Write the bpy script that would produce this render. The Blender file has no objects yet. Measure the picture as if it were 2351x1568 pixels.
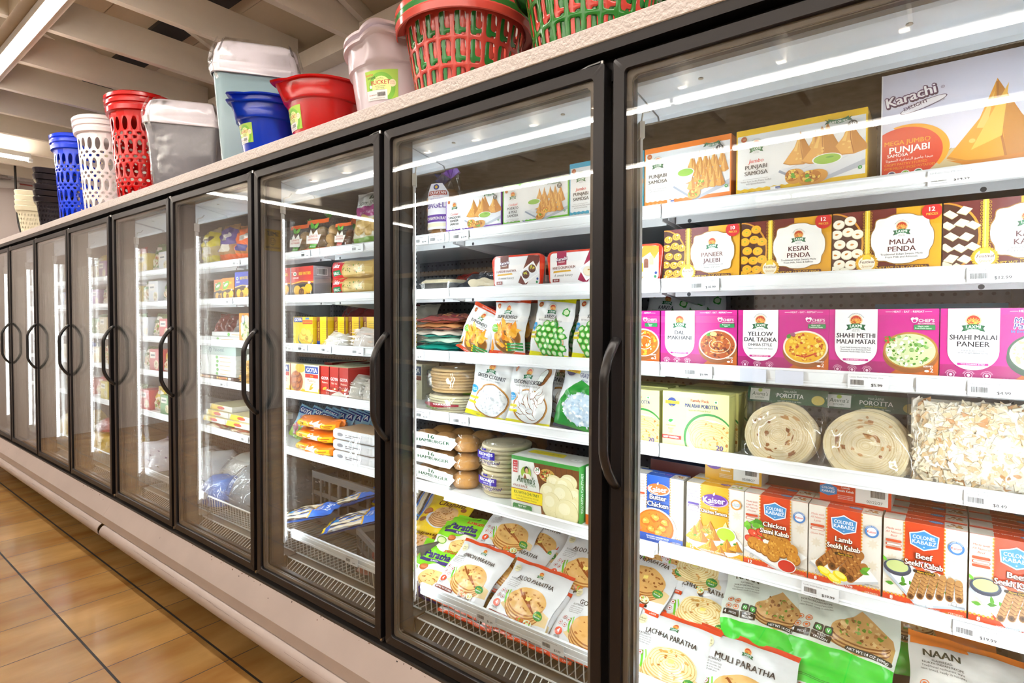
import bpy, math, random
from mathutils import Vector, Matrix
from math import sin, cos, pi, radians
SC = bpy.context.scene
# ---------------------------------------------------------------- camera
ZC = 1.397
AL, PIT, ROLL = 0.91214, 0.02345, 0.00235
_R = Vector((sin(AL), cos(AL), 0)); _F = Vector((-cos(AL), sin(AL), 0)); _U = Vector((0, 0, 1))
FW = _F * cos(PIT) - _U * sin(PIT); UP = _F * sin(PIT) + _U * cos(PIT)
RT = _R * cos(ROLL) + UP * sin(ROLL); UP = UP * cos(ROLL) - _R * sin(ROLL)
cam = bpy.data.cameras.new('camera'); camo = bpy.data.objects.new('camera', cam)
SC.collection.objects.link(camo); SC.camera = camo
cam.sensor_width = 36; cam.lens = 36 * 1293.265 / 2351; cam.shift_y = -21.216 / 2351
cam.clip_start = 0.02; cam.clip_end = 60
camo.matrix_world = Matrix(((RT.x, UP.x, -FW.x, 0), (RT.y, UP.y, -FW.y, -1.13383), (RT.z, UP.z, -FW.z, ZC), (0, 0, 0, 1)))
# ---------------------------------------------------------------- world, exposure
wd = bpy.data.worlds.new('world'); SC.world = wd; wd.use_nodes = True
wd.node_tree.nodes['Background'].inputs[0].default_value = (0.9, 0.93, 1, 1)
wd.node_tree.nodes['Background'].inputs[1].default_value = 0.25
SC.view_settings.view_transform = 'Standard'; SC.view_settings.look = 'None'
SC.view_settings.exposure = 0.0; SC.view_settings.gamma = 1; SC.view_settings.use_curve_mapping = False
cy = SC.cycles
cy.max_bounces = 7; cy.diffuse_bounces = 2; cy.glossy_bounces = 4; cy.transmission_bounces = 4
cy.transparent_max_bounces = 40; cy.sample_clamp_indirect = 25; cy.caustics_reflective = False; cy.caustics_refractive = False
cy.use_light_tree = False; cy.use_denoising = True; cy.use_adaptive_sampling = True; cy.adaptive_threshold = 0.03
TUBE_E = 24.0      # ceiling tubes: how bright they look
TUBE_W = 6.8      # and the watts per metre each row sheds downwards
LED_E = 40.0       # strips inside the freezers: how bright the dots look
LED_W = 1.8       # and the watts of each strip
WARM = (1.0, 0.925, 0.845); COOL = (0.9, 0.96, 1.0)
rnd = random.Random(7)
# ---------------------------------------------------------------- colours, materials
def lin(c):
    return c / 12.92 if c <= 0.04045 else ((c + 0.055) / 1.055) ** 2.4
_cc = {}
def H(s):
    if not isinstance(s, str): return s
    if s not in _cc:
        t = s.lstrip('#')
        if len(t) == 3: t = ''.join(a + a for a in t)
        _cc[s] = tuple(lin(int(t[i:i + 2], 16) / 255) for i in (0, 2, 4)) + (1.0,)
    return _cc[s]
def mat(name, col=None, rough=0.5, metal=0.0, bump=0.0, bscale=60.0, spec=0.5, vary=0.0, vscale=8.0, coat=0.0, stretch=(1, 1, 1)):
    m = bpy.data.materials.new(name); m.use_nodes = True
    nt = m.node_tree; N = nt.nodes; L = nt.links; b = N['Principled BSDF']
    b.inputs['Roughness'].default_value = rough; b.inputs['Metallic'].default_value = metal
    b.inputs['Specular IOR Level'].default_value = spec; b.inputs['Coat Weight'].default_value = coat
    src = None
    if col is None:
        a = N.new('ShaderNodeAttribute'); a.attribute_name = 'Col'; src = a.outputs['Color']
    tc = N.new('ShaderNodeTexCoord'); mp = N.new('ShaderNodeMapping'); mp.inputs['Scale'].default_value = stretch
    L.new(tc.outputs['Object'], mp.inputs['Vector'])
    if vary > 0:
        n = N.new('ShaderNodeTexNoise'); n.inputs['Scale'].default_value = vscale; n.inputs['Detail'].default_value = 6
        L.new(mp.outputs[0], n.inputs['Vector'])
        mr = N.new('ShaderNodeMapRange'); mr.inputs['From Min'].default_value = 0.3; mr.inputs['From Max'].default_value = 0.7
        mr.inputs['To Min'].default_value = 1 - vary; mr.inputs['To Max'].default_value = 1 + vary * 0.5
        L.new(n.outputs['Fac'], mr.inputs['Value'])
        mx = N.new('ShaderNodeVectorMath'); mx.operation = 'SCALE'
        if src is None: mx.inputs[0].default_value = H(col)[:3]
        else: L.new(src, mx.inputs[0])
        L.new(mr.outputs[0], mx.inputs['Scale']); src = mx.outputs[0]
    if src is None: b.inputs['Base Color'].default_value = H(col)
    else: L.new(src, b.inputs['Base Color'])
    if bump > 0:
        n2 = N.new('ShaderNodeTexNoise'); n2.inputs['Scale'].default_value = bscale; n2.inputs['Detail'].default_value = 3
        L.new(mp.outputs[0], n2.inputs['Vector'])
        bp = N.new('ShaderNodeBump'); bp.inputs['Strength'].default_value = bump; bp.inputs['Distance'].default_value = 0.01
        L.new(n2.outputs['Fac'], bp.inputs['Height']); L.new(bp.outputs[0], b.inputs['Normal'])
    return m
def emis(name, col, e, back=None):
    m = bpy.data.materials.new(name); m.use_nodes = True; nt = m.node_tree
    nt.nodes.remove(nt.nodes['Principled BSDF'])
    n = nt.nodes.new('ShaderNodeEmission'); n.inputs[0].default_value = tuple(col) + (1,); n.inputs[1].default_value = e
    nt.links.new(n.outputs[0], nt.nodes['Material Output'].inputs[0]); return m
def clear(name, r0, rough, tint=(1, 1, 1), bump=0.0, bscale=3.0, haze=0.0, power=5.0, hazecol=(0.9, 0.93, 0.97), hscale=14.0, stretch=(1, 1, 1), hdetail=4):
    """thin clear sheet: each face passes light straight through or mirrors it by its angle (Schlick), plus dirt / frost."""
    m = bpy.data.materials.new(name); m.use_nodes = True; nt = m.node_tree; N = nt.nodes; L = nt.links
    N.remove(N['Principled BSDF']); out = N['Material Output']
    def math_(op, a, b=None):
        n = N.new('ShaderNodeMath'); n.operation = op
        for i, x in enumerate((a, b)):
            if x is None: continue
            if isinstance(x, (int, float)): n.inputs[i].default_value = x
            else: L.new(x, n.inputs[i])
        return n.outputs[0]
    g = N.new('ShaderNodeNewGeometry'); tc = N.new('ShaderNodeTexCoord')
    mp = N.new('ShaderNodeMapping'); mp.inputs['Scale'].default_value = stretch; L.new(tc.outputs['Object'], mp.inputs['Vector'])
    nrm = None
    if bump > 0:
        nz = N.new('ShaderNodeTexNoise'); nz.inputs['Scale'].default_value = bscale; nz.inputs['Detail'].default_value = 1
        L.new(mp.outputs[0], nz.inputs['Vector'])
        bp = N.new('ShaderNodeBump'); bp.inputs['Strength'].default_value = bump; bp.inputs['Distance'].default_value = 0.02
        L.new(nz.outputs['Fac'], bp.inputs['Height']); nrm = bp.outputs[0]
    d = N.new('ShaderNodeVectorMath'); d.operation = 'DOT_PRODUCT'
    L.new(nrm if nrm else g.outputs['Normal'], d.inputs[0]); L.new(g.outputs['Incoming'], d.inputs[1])
    c = math_('ABSOLUTE', d.outputs['Value']); p = math_('POWER', math_('SUBTRACT', 1.0, c), power)
    fr = math_('ADD', r0, math_('MULTIPLY', 1 - r0, p)); fr = math_('MINIMUM', fr, 0.95)
    tr = N.new('ShaderNodeBsdfTransparent'); tr.inputs[0].default_value = tuple(tint) + (1,)
    gl = N.new('ShaderNodeBsdfGlossy'); gl.inputs['Roughness'].default_value = rough
    if nrm: L.new(nrm, gl.inputs['Normal'])
    mx = N.new('ShaderNodeMixShader'); L.new(fr, mx.inputs[0]); L.new(tr.outputs[0], mx.inputs[1]); L.new(gl.outputs[0], mx.inputs[2])
    last = mx.outputs[0]
    if haze > 0:
        hz = N.new('ShaderNodeTexNoise'); hz.inputs['Scale'].default_value = hscale; hz.inputs['Detail'].default_value = hdetail; hz.inputs['Roughness'].default_value = 0.75
        L.new(mp.outputs[0], hz.inputs['Vector'])
        mr = N.new('ShaderNodeMapRange'); mr.inputs['From Min'].default_value = 0.5; mr.inputs['From Max'].default_value = 0.85
        mr.inputs['To Min'].default_value = 0.0; mr.inputs['To Max'].default_value = haze; L.new(hz.outputs['Fac'], mr.inputs['Value'])
        df = N.new('ShaderNodeBsdfDiffuse'); df.inputs[0].default_value = tuple(hazecol) + (1,)
        m2 = N.new('ShaderNodeMixShader'); L.new(mr.outputs[0], m2.inputs[0]); L.new(last, m2.inputs[1]); L.new(df.outputs[0], m2.inputs[2]); last = m2.outputs[0]
    L.new(last, out.inputs[0]); return m
M = {}
M['card'] = mat('printed_card', None, 0.38, bump=0.02, bscale=40)
M['film'] = mat('printed_film', None, 0.22, bump=0.18, bscale=26)
M['bread'] = mat('baked_bread', None, 0.75, bump=0.35, bscale=45, vary=0.18, vscale=22)
M['gloss'] = mat('moulded_plastic', None, 0.16, bump=0.012, bscale=12)
M['satin'] = mat('satin_plastic', None, 0.42)
M['matt'] = mat('matt_surface', None, 0.7, bump=0.05, bscale=80)
M['white'] = mat('white_enamel', '#eef1f4', 0.3, bump=0.01, bscale=30, vary=0.03)
M['black'] = mat('black_door_frame', '#151317', 0.42, bump=0.03, bscale=90, vary=0.15, vscale=5)
M['dark'] = mat('black_rubber', '#0b0a0a', 0.6)
M['handle'] = mat('handle_plastic', '#252425', 0.3, bump=0.04, bscale=300)
M['beige'] = mat('beige_kick_enamel', '#bdafa8', 0.42, vary=0.07, vscale=5, bump=0.02)
M['steel'] = mat('brushed_steel', '#b9bbbd', 0.28, metal=1.0, bump=0.02, bscale=120, stretch=(1, 8, 1))
M['zinc'] = mat('galvanised_panel', '#777b80', 0.42, metal=0.7, vary=0.3, vscale=30)
M['wire'] = mat('white_coated_wire', '#dcdcd8', 0.35)
M['joist'] = mat('painted_timber', '#e6dac8', 0.75, vary=0.08, vscale=6, bump=0.15, bscale=25, stretch=(1, .3, 1))
M['glass'] = clear('door_glass', 0.045, 0.008, (0.975, 0.985, 0.98))
M['wrap'] = clear('clear_wrap', 0.07, 0.10, (0.99, 0.99, 1), bump=0.55, bscale=22, haze=0.18, hscale=30)
M['wrap2'] = clear('loose_film', 0.03, 0.2, (1, 1, 1), bump=0.5, bscale=14, haze=0.05, hscale=20)
M['canopy'] = mat('canopy_enamel', '#c3cbd3', 0.3)
M['lamp'] = emis('tube_light', WARM, TUBE_E); M['led'] = emis('led_dots', COOL, LED_E); M['ledbase'] = emis('led_diffuser', COOL, LED_E * 0.12)
for k in ('led', 'ledbase', 'lamp'): M[k].cycles.emission_sampling = 'NONE'   # the strips' light itself comes from the area lamps lying on them
# ---------------------------------------------------------------- mesh builder
class MB:
    def __init__(s, col='#fff', m=0):
        s.v = []; s.f = []; s.c = []; s.mi = []; s.col = col; s.m = m; s.T = None
    def add(s, vs, fs, col=None):
        o = len(s.v); c = H(col if col is not None else s.col)
        if s.T is not None: vs = [s.T @ Vector(p) for p in vs]
        s.v.extend(tuple(p) for p in vs)
        for f in fs:
            s.f.append(tuple(i + o for i in f)); s.c.append(c); s.mi.append(s.m)
    def box(s, x0, x1, y0, y1, z0, z1, col=None, b=0.0):
        if b > 0:
            pts = []
            for sz in (0, 1):
                pass
        v = [(x, y, z) for z in (z0, z1) for y in (y0, y1) for x in (x0, x1)]
        s.add(v, [(0, 2, 3, 1), (4, 5, 7, 6), (0, 1, 5, 4), (2, 6, 7, 3), (0, 4, 6, 2), (1, 3, 7, 5)], col)
    def rbox(s, x0, x1, y0, y1, z0, z1, r=0.004, col=None, n=2):
        """box with rounded vertical edges and chamfered top and bottom"""
        def ring(z, ins):
            o = []
            for cx, cy, a0 in ((x1 - r, y1 - r, 0), (x0 + r, y1 - r, 90), (x0 + r, y0 + r, 180), (x1 - r, y0 + r, 270)):
                for k in range(n + 1):
                    a = radians(a0 + 90 * k / n); o.append((cx + (r - ins) * cos(a), cy + (r - ins) * sin(a), z))
            return o
        rr = [ring(z0, r * .6), ring(z0 + r * .6, 0), ring(z1 - r * .6, 0), ring(z1, r * .6)]
        s.loft(rr, True, col, caps=True)
    def loft(s, rings, closed=True, col=None, caps=False):
        n = len(rings[0]); v = [p for r in rings for p in r]; f = []
        for i in range(len(rings) - 1):
            for j in range(n if closed else n - 1):
                k = (j + 1) % n; f.append((i * n + j, i * n + k, (i + 1) * n + k, (i + 1) * n + j))
        if caps:
            f.append(tuple(range(n - 1, -1, -1))); f.append(tuple((len(rings) - 1) * n + j for j in range(n)))
        s.add(v, f, col)
    def tube(s, path, r, n=6, col=None, closed=False, rz=None):
        P = [Vector(p) for p in path]; rings = []; prev = None
        for i, p in enumerate(P):
            if closed: t = P[(i + 1) % len(P)] - P[i - 1]
            else: t = P[min(i + 1, len(P) - 1)] - P[max(i - 1, 0)]
            t.normalize()
            a = Vector((0, 0, 1)) if abs(t.z) < 0.9 else Vector((0, 1, 0))
            if prev is not None: a = prev
            u = t.cross(a).normalized(); w = u.cross(t).normalized(); prev = w
            rr = r[i] if isinstance(r, (list, tuple)) else r; r2 = rz if rz else rr
            rings.append([p + u * rr * cos(2 * pi * k / n) + w * r2 * sin(2 * pi * k / n) for k in range(n)])
        if closed: rings.append(rings[0])
        s.loft(rings, True, col, caps=not closed)
    def lathe(s, prof, n=32, col=None, c=(0, 0), shape=None):
        rings = []
        for r, z in prof:
            rings.append([(c[0] + r * (shape(2 * pi * k / n, z) if shape else 1) * cos(2 * pi * k / n), c[1] + r * (shape(2 * pi * k / n, z) if shape else 1) * sin(2 * pi * k / n), z) for k in range(n)])
        s.loft(rings, True, col)
    def build(s, name, mats, parent=None, smooth=False, loc=None, rot=None):
        me = bpy.data.meshes.new(name); me.from_pydata(s.v, [], s.f)
        ca = me.color_attributes.new('Col', 'FLOAT_COLOR', 'CORNER'); buf = []
        for f, c in zip(s.f, s.c): buf.extend(c * len(f))
        ca.data.foreach_set('color', buf)
        if not isinstance(mats, (list, tuple)): mats = [mats]
        for m in mats: me.materials.append(M[m])
        if any(s.mi): me.polygons.foreach_set('material_index', s.mi)
        if smooth:
            me.polygons.foreach_set('use_smooth', [True] * len(s.f))
            if smooth != 1 and smooth is not True: me.set_sharp_from_angle(angle=radians(smooth))
        me.update()
        o = bpy.data.objects.new(name, me); SC.collection.objects.link(o)
        if parent: o.parent = parent
        if loc: o.location = loc
        if rot: o.rotation_euler = rot
        return o
def empty(name, loc, rot=(0, 0, 0)):
    o = bpy.data.objects.new(name, None); SC.collection.objects.link(o); o.empty_display_size = 0.05
    o.location = loc; o.rotation_euler = rot; return o
def tag(o, label, cat, group=None, kind=None):
    o['label'] = label; o['category'] = cat
    if group: o['group'] = group
    if kind: o['kind'] = kind
    return o
def area_lamp(name, loc, rot, sx, sy, power, col, parent=None):
    l = bpy.data.lights.new(name, 'AREA'); l.shape = 'RECTANGLE'; l.size = sx; l.size_y = sy; l.energy = power; l.color = col
    o = bpy.data.objects.new(name, l); SC.collection.objects.link(o); o.location = loc; o.rotation_euler = rot; o.parent = parent; return o
def struct(o, label=None):
    o['kind'] = 'structure'
    if label: o['label'] = label
    return o
def dup(o, parent=None):
    c = o.copy(); SC.collection.objects.link(c); c.parent = parent
    for ch in o.children: dup(ch, c)
    return c
# ================================================================ ROOM
ROOF_J = 2.95
def joist_x(k): return -3.87 - 0.61 * k
# floor tiles: 0.3348 m grid with dark grout
def floor_mat():
    m = mat('glazed_tile', '#b98f55', 0.22, vary=0.28, vscale=5.5, bump=0.05, bscale=40, stretch=(1, .35, 1)); nt = m.node_tree; N = nt.nodes; L = nt.links
    b = N['Principled BSDF']; src = b.inputs['Base Color'].links[0].from_socket
    tc = N.new('ShaderNodeTexCoord'); sp = N.new('ShaderNodeSeparateXYZ'); L.new(tc.outputs['Object'], sp.inputs[0])
    def m_(op, a, b_):
        n = N.new('ShaderNodeMath'); n.operation = op
        for i, x in enumerate((a, b_)):
            if x is None: continue
            if isinstance(x, (int, float)): n.inputs[i].default_value = x
            else: L.new(x, n.inputs[i])
        return n.outputs[0]
    def grid(sock, off, half):
        t = m_('DIVIDE', m_('SUBTRACT', sock, off), 0.3349); fr = m_('FRACT', m_('ADD', t, 100.5), None)
        return m_('LESS_THAN', m_('MULTIPLY', m_('ABSOLUTE', m_('SUBTRACT', fr, 0.5), None), 0.3349), half)
    gx = grid(sp.outputs['X'], -2.42214 * 1.505, 0.0022); gy = grid(sp.outputs['Y'], -0.0369, 0.0046)
    g = m_('MAXIMUM', gx, gy)
    # tile to tile tone
    vor = N.new('ShaderNodeTexWhiteNoise'); vor.noise_dimensions = '2D'
    fx = m_('FLOOR', m_('DIVIDE', m_('SUBTRACT', sp.outputs['X'], -2.42214 * 1.505), 0.3349), None); fy = m_('FLOOR', m_('DIVIDE', m_('SUBTRACT', sp.outputs['Y'], -0.0369), 0.3349), None)
    cb = N.new('ShaderNodeCombineXYZ'); L.new(fx, cb.inputs[0]); L.new(fy, cb.inputs[1]); L.new(cb.outputs[0], vor.inputs['Vector'])
    sc = N.new('ShaderNodeVectorMath'); sc.operation = 'SCALE'; L.new(src, sc.inputs[0]); L.new(m_('ADD', 0.86, m_('MULTIPLY', vor.outputs['Value'], 0.22)), sc.inputs['Scale'])
    # warm blotches
    nz = N.new('ShaderNodeTexNoise'); nz.inputs['Scale'].default_value = 3.2; nz.inputs['Detail'].default_value = 5
    mp = N.new('ShaderNodeMapping'); mp.inputs['Scale'].default_value = (1.6, .6, 1); L.new(tc.outputs['Object'], mp.inputs['Vector']); L.new(mp.outputs[0], nz.inputs['Vector'])
    mr = N.new('ShaderNodeMapRange'); mr.inputs['From Min'].default_value = .42; mr.inputs['From Max'].default_value = .7; L.new(nz.outputs['Fac'], mr.inputs['Value'])
    mx0 = N.new('ShaderNodeMix'); mx0.data_type = 'RGBA'; L.new(mr.outputs[0], mx0.inputs['Factor']); L.new(sc.outputs[0], mx0.inputs['A']); mx0.inputs['B'].default_value = H('#9a6a34')
    mx = N.new('ShaderNodeMix'); mx.data_type = 'RGBA'; L.new(g, mx.inputs['Factor']); L.new(mx0.outputs['Result'], mx.inputs['A']); mx.inputs['B'].default_value = H('#2a2622')
    L.new(mx.outputs['Result'], b.inputs['Base Color'])
    L.new(m_('ADD', 0.24, m_('MULTIPLY', g, 0.4)), b.inputs['Roughness'])
    return m
M['tile'] = floor_mat()
M['wallpaint'] = mat('pale_wall_paint', '#d8ccc6', 0.8, vary=0.03, vscale=2, bump=0.03)
M['deck'] = mat('painted_roof_deck', '#cdb899', 0.8, vary=0.06, vscale=3, bump=0.06, bscale=30)
X0, X1, Y0, Y1 = -8.3, 4.6, -8.0, 0.97
b = MB(); b.box(X0 - .1, X1 + .1, Y0 - .1, Y1 + .1, -0.1, 0); struct(b.build('floor', 'tile'))
for nm, a in (('wall_back', (X0 - .1, X1 + .1, Y1, Y1 + .1)), ('wall_left', (X0 - .1, X0, Y0, Y1)), ('wall_right', (X1, X1 + .1, Y0, Y1)), ('wall_front', (X0 - .1, X1 + .1, Y0 - .1, Y0))):
    b = MB(); b.box(a[0], a[1], a[2], a[3], 0, 3.3 if nm == 'wall_back' else 5.2); struct(b.build(nm, 'wallpaint'))
# roof deck: slopes up from the back wall to a ridge, in boards with dark joints
b = MB()
def deck_z(y): return 3.14 + 0.43 * (0.86 - y) if y > -3 else 3.14 + 0.43 * 3.86 - 0.43 * (-3 - y)
ys = [1.0 - 0.40 * i for i in range(24)]
for i in range(23):
    ya, yb = ys[i], ys[i + 1] + 0.004
    za, zb = deck_z(ya), deck_z(yb)
    b.add([(X0 - .1, ya, za), (X1 + .1, ya, za), (X1 + .1, yb, zb), (X0 - .1, yb, zb), (X0 - .1, ya, za + .03), (X1 + .1, ya, za + .03), (X1 + .1, yb, zb + .03), (X0 - .1, yb, zb + .03)],
          [(0, 1, 2, 3), (4, 7, 6, 5), (0, 4, 5, 1), (2, 6, 7, 3), (0, 3, 7, 4), (1, 5, 6, 2)])
struct(b.build('ceiling', 'deck'))
b = MB(); b.add([(X0 - .2, 1.1, 3.2), (X1 + .2, 1.1, 3.2), (X1 + .2, -3, 4.98), (X0 - .2, -3, 4.98), (X1 + .2, -8.2, 2.8), (X0 - .2, -8.2, 2.8)], [(0, 1, 2, 3), (3, 2, 4, 5)]); b2 = b
struct(b.build('ceiling', 'dark'))
# long timbers along the freezers
b = MB(); b.box(X0, X1, -0.40, -0.235, ROOF_J + .0, ROOF_J + .26); struct(b.build('beam', 'joist'), 'long painted beam carrying the tube light above the freezers')
b = MB(); b.box(X0, X1, 0.86, 0.968, ROOF_J, ROOF_J + .10); struct(b.build('beam', 'joist'), 'painted top plate along the back wall')
for k in range(-12, 8):
    x = joist_x(k)
    b = MB(); b.box(x - .022, x + .022, -0.2345, 0.96, ROOF_J + .102 if False else ROOF_J + .0, ROOF_J + .19)
    b.v = [(p[0], min(p[1], 0.8595), p[2]) for p in b.v]
    struct(b.build('beam', 'joist'), 'painted ceiling joist running back to the wall')
    # rafter on the slope and its tail board at the wall
    b = MB(); y_a, y_b = 0.955, -0.9; z_a, z_b = deck_z(y_a) - .003, deck_z(y_b) - .003; xr = x + 0.05
    if k % 2 == 0:
        b.add([(xr - .02, y_a, z_a - .085), (xr + .02, y_a, z_a - .085), (xr + .02, y_b, z_b - .15), (xr - .02, y_b, z_b - .15), (xr - .02, y_a, z_a), (xr + .02, y_a, z_a), (xr + .02, y_b, z_b), (xr - .02, y_b, z_b)],
              [(0, 1, 2, 3), (4, 7, 6, 5), (0, 4, 5, 1), (2, 6, 7, 3), (0, 3, 7, 4), (1, 5, 6, 2)])
        struct(b.build('beam', 'joist'), 'painted rafter under the sloping roof deck')
    x2 = x + .0; b = MB(); b.box(x2 - .022, x2 + .022, -3.4, -0.4005, ROOF_J, ROOF_J + .19)
    b.T = None; struct(b.build('beam', 'joist'), 'painted ceiling joist over the aisle')
# dark ridge vent strip on the deck
b = MB(); b.T = Matrix.Translation((0, .45, deck_z(.45) - .035)) @ Matrix.Rotation(math.atan(.43) * -1, 4, 'X')
b.box(-6.6, 1.0, -.075, .075, -.03, .03); o = b.build('trim_1', 'dark'); struct(o, 'black duct strip under the roof deck')
# ---------------------------------------------------------------- lights on the ceiling
def tube_light(x0, x1, y, z, label, along='x', n=None):
    t = empty('ceiling_light', (0, 0, 0)); tag(t, label, 'light', 'tube lights on the ceiling')
    L = x1 - x0; n = n or max(1, round(L / 2.44))
    T = Matrix.Translation((0, y, z)) if along == 'x' else Matrix.Translation((y, 0, z)) @ Matrix.Rotation(pi / 2, 4, 'Z')
    b = MB('#e9e6df'); b.T = T; b.box(x0, x1, -.032, .032, .018, .06); b.build('housing', 'satin', t)
    for up in (0, 1):
        o = area_lamp('tube_lamp', (0, 0, 0), (0, 0, 0), L, .03, TUBE_W * L * (.95 if up else 1), WARM, t)
        o.matrix_local = T @ Matrix.Translation(((x0 + x1) / 2, 0, .075 if up else -.014)) @ Matrix.Rotation(pi if up else 0, 4, 'X')
    for i in range(n):
        a = x0 + L * i / n + .015; e = x0 + L * (i + 1) / n - .015
        b = MB(); b.T = T; b.tube([(a, 0, 0), (e, 0, 0)], .012, 8); b.build('tube', 'lamp', t)
        b = MB('#d8d8d4'); b.T = T; b.tube([(e, 0, 0), (e + .03, 0, 0)], .019, 10); b.build('end_cap', 'satin', t)
    return t
tube_light(-7.7, 2.3, -0.318, ROOF_J - .065, 'long row of bright tube lights on the beam nearest the freezers')
tube_light(-6.0, 3.0, -2.53, 2.87, 'row of tube lights over the aisle, mirrored in the freezer glass')
tube_light(-6.0, 3.0, -3.85, 2.87, 'second row of tube lights further into the shop, mirrored in the glass')
tube_light(-3.6, 3.0, -3.78, 2.82, 'short extra tube hung beside the second light row') if False else None
tube_light(-5.0, 0.30, -6.8, 2.865, 'tube light running across the shop at the far end', along='y')
tube_light(-6.0, 3.0, -6.2, 2.87, 'third row of tube lights deep in the shop')
# ================================================================ FREEZERS
DX1, PW, GAP = -0.59581, 0.78, 0.03402      # left edge of door 1, pitch, gap at the joint
def door_l(n): return DX1 - (n - 1) * PW - (GAP if n >= 6 else 0)
ZT, ZB = 1.972, 0.3845
LEVELS = (1.703, 1.505, 1.283, 1.065, 0.80)
YR = 0.295; YB = 0.895
def make_door(n, case):
    xl = door_l(n); xr = xl + .757; fw = .0275; d = .036
    b = MB()
    # mitred frame, rounded outside corners
    def rr(x0, x1, z0, z1, r, y, k=4):
        o = []
        for cx, cz, a0 in ((x1 - r, z1 - r, 0), (x0 + r, z1 - r, 90), (x0 + r, z0 + r, 180), (x1 - r, z0 + r, 270)):
            for i in range(k + 1):
                a = radians(a0 + 90 * i / k); o.append((cx + r * cos(a), y, cz + r * sin(a)))
        return o
    prof = [(0, .0015, .006), (.0015, 0, .006), (fw - .001, 0, .010), (fw, .0015, .010), (fw, .005, .010)]
    rings = [rr(xl, xr, ZB, ZT, .006, d)] + [rr(xl + i, xr - i, ZB + i, ZT - i, r, y) for i, y, r in prof] + [rr(xl + fw, xr - fw, ZB + fw, ZT - fw, .01, d), rr(xl, xr, ZB, ZT, .006, d)]
    b.loft(rings, True)
    door = b.build('door', 'black', case, smooth=40)
    # grey spacer bars between the panes
    b = MB('#6b655f')
    ins = fw + .0005; sw = .012
    for y0, y1 in ((.0115, .0165), (.0185, .0235)):
        o1 = rr(xl + ins, xr - ins, ZB + ins, ZT - ins, .01, y0); i1 = rr(xl + ins + sw, xr - ins - sw, ZB + ins + sw, ZT - ins - sw, .016, y0)
        o2 = [(p[0], y1, p[2]) for p in o1]; i2 = [(p[0], y1, p[2]) for p in i1]
        b.loft([o1, i1, i2, o2], True)
    sp_ = b.build('spacer_bar', 'satin', door)
    for y0 in (.0055, .0245):
        b = MB(); ga, gb, gc, gd = xl + fw + .0003, xr - fw - .0003, ZB + fw + .0003, ZT - fw - .0003
        if y0 > .01: b.box(ga, gb, y0, y0 + .004, gc, gd); b.build('glass_pane', 'glass', door); continue
        # outer pane: rolled glass, very slightly wavy and bowed towards its sealed edges
        nx, nz = 20, 40; rg = random.Random(n); ph = [rg.random() * 6.3 for _ in range(6)]
        def wav(s_, t_):
            e = (abs(2 * s_ - 1) ** 5 + .6 * abs(2 * t_ - 1) ** 12) * .00045
            return e + .00007 * sin(5 * s_ + 3.5 * t_ + ph[0]) + .00006 * sin(9 * t_ - 4 * s_ + ph[1]) + .00004 * sin(14 * s_ + 6 * t_ + ph[2])
        for yy in (y0, y0 + .004):
            b.add([(ga + (gb - ga) * i / nx, yy + wav(i / nx, j / nz), gc + (gd - gc) * j / nz) for j in range(nz + 1) for i in range(nx + 1)],
                  [(j * (nx + 1) + i, j * (nx + 1) + i + 1, (j + 1) * (nx + 1) + i + 1, (j + 1) * (nx + 1) + i) for j in range(nz) for i in range(nx)])
        b.build('glass_pane', 'glass', door, smooth=True)
    # black magnetic gasket behind the frame
    b = MB(); g = .03
    o1 = rr(xl + .004, xr - .004, ZB + .004, ZT - .004, .006, d + .0005); i1 = rr(xl + g, xr - g, ZB + g, ZT - g, .008, d + .0005)
    b.loft([o1, i1, [(p[0], d + .009, p[2]) for p in i1], [(p[0], d + .009, p[2]) for p in o1]], True); b.build('gasket', 'dark', door)
    # bowed handle on the left stile
    hx = xl + .0135; zt, zb = 1.352, 1.024
    path = []
    for i in range(25):
        t = i / 24; z = zt + (zb - zt) * t
        u = 1 - abs(2 * t - 1) ** 3.2
        path.append((hx - .004 * u, -.002 - .050 * min(1, u * 1.12), z))
    b = MB(); b.tube(path, [.0115 if 2 < i < 22 else .0125 for i in range(25)], 10, rz=.0085); b.build('handle', 'handle', door, smooth=True)
    # hinges and torque rod
    b = MB(); b.tube([(xr - .014, .018, ZT + .0003), (xr - .014, .018, ZT + .012)], .006, 8); b.tube([(xr - .014, .018, ZT + .012), (xr - .05, .022, ZT + .013), (xr - .085, .024, ZT + .006), (xr - .22, .024, ZT + .0045)], .003, 5)
    b.build('hinge', 'steel', door)
    b = MB(); b.tube([(xr - .014, .018, ZB - .014), (xr - .014, .018, ZB - .0003)], .0075, 8); b.build('hinge', 'steel', door)
    return door
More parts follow.
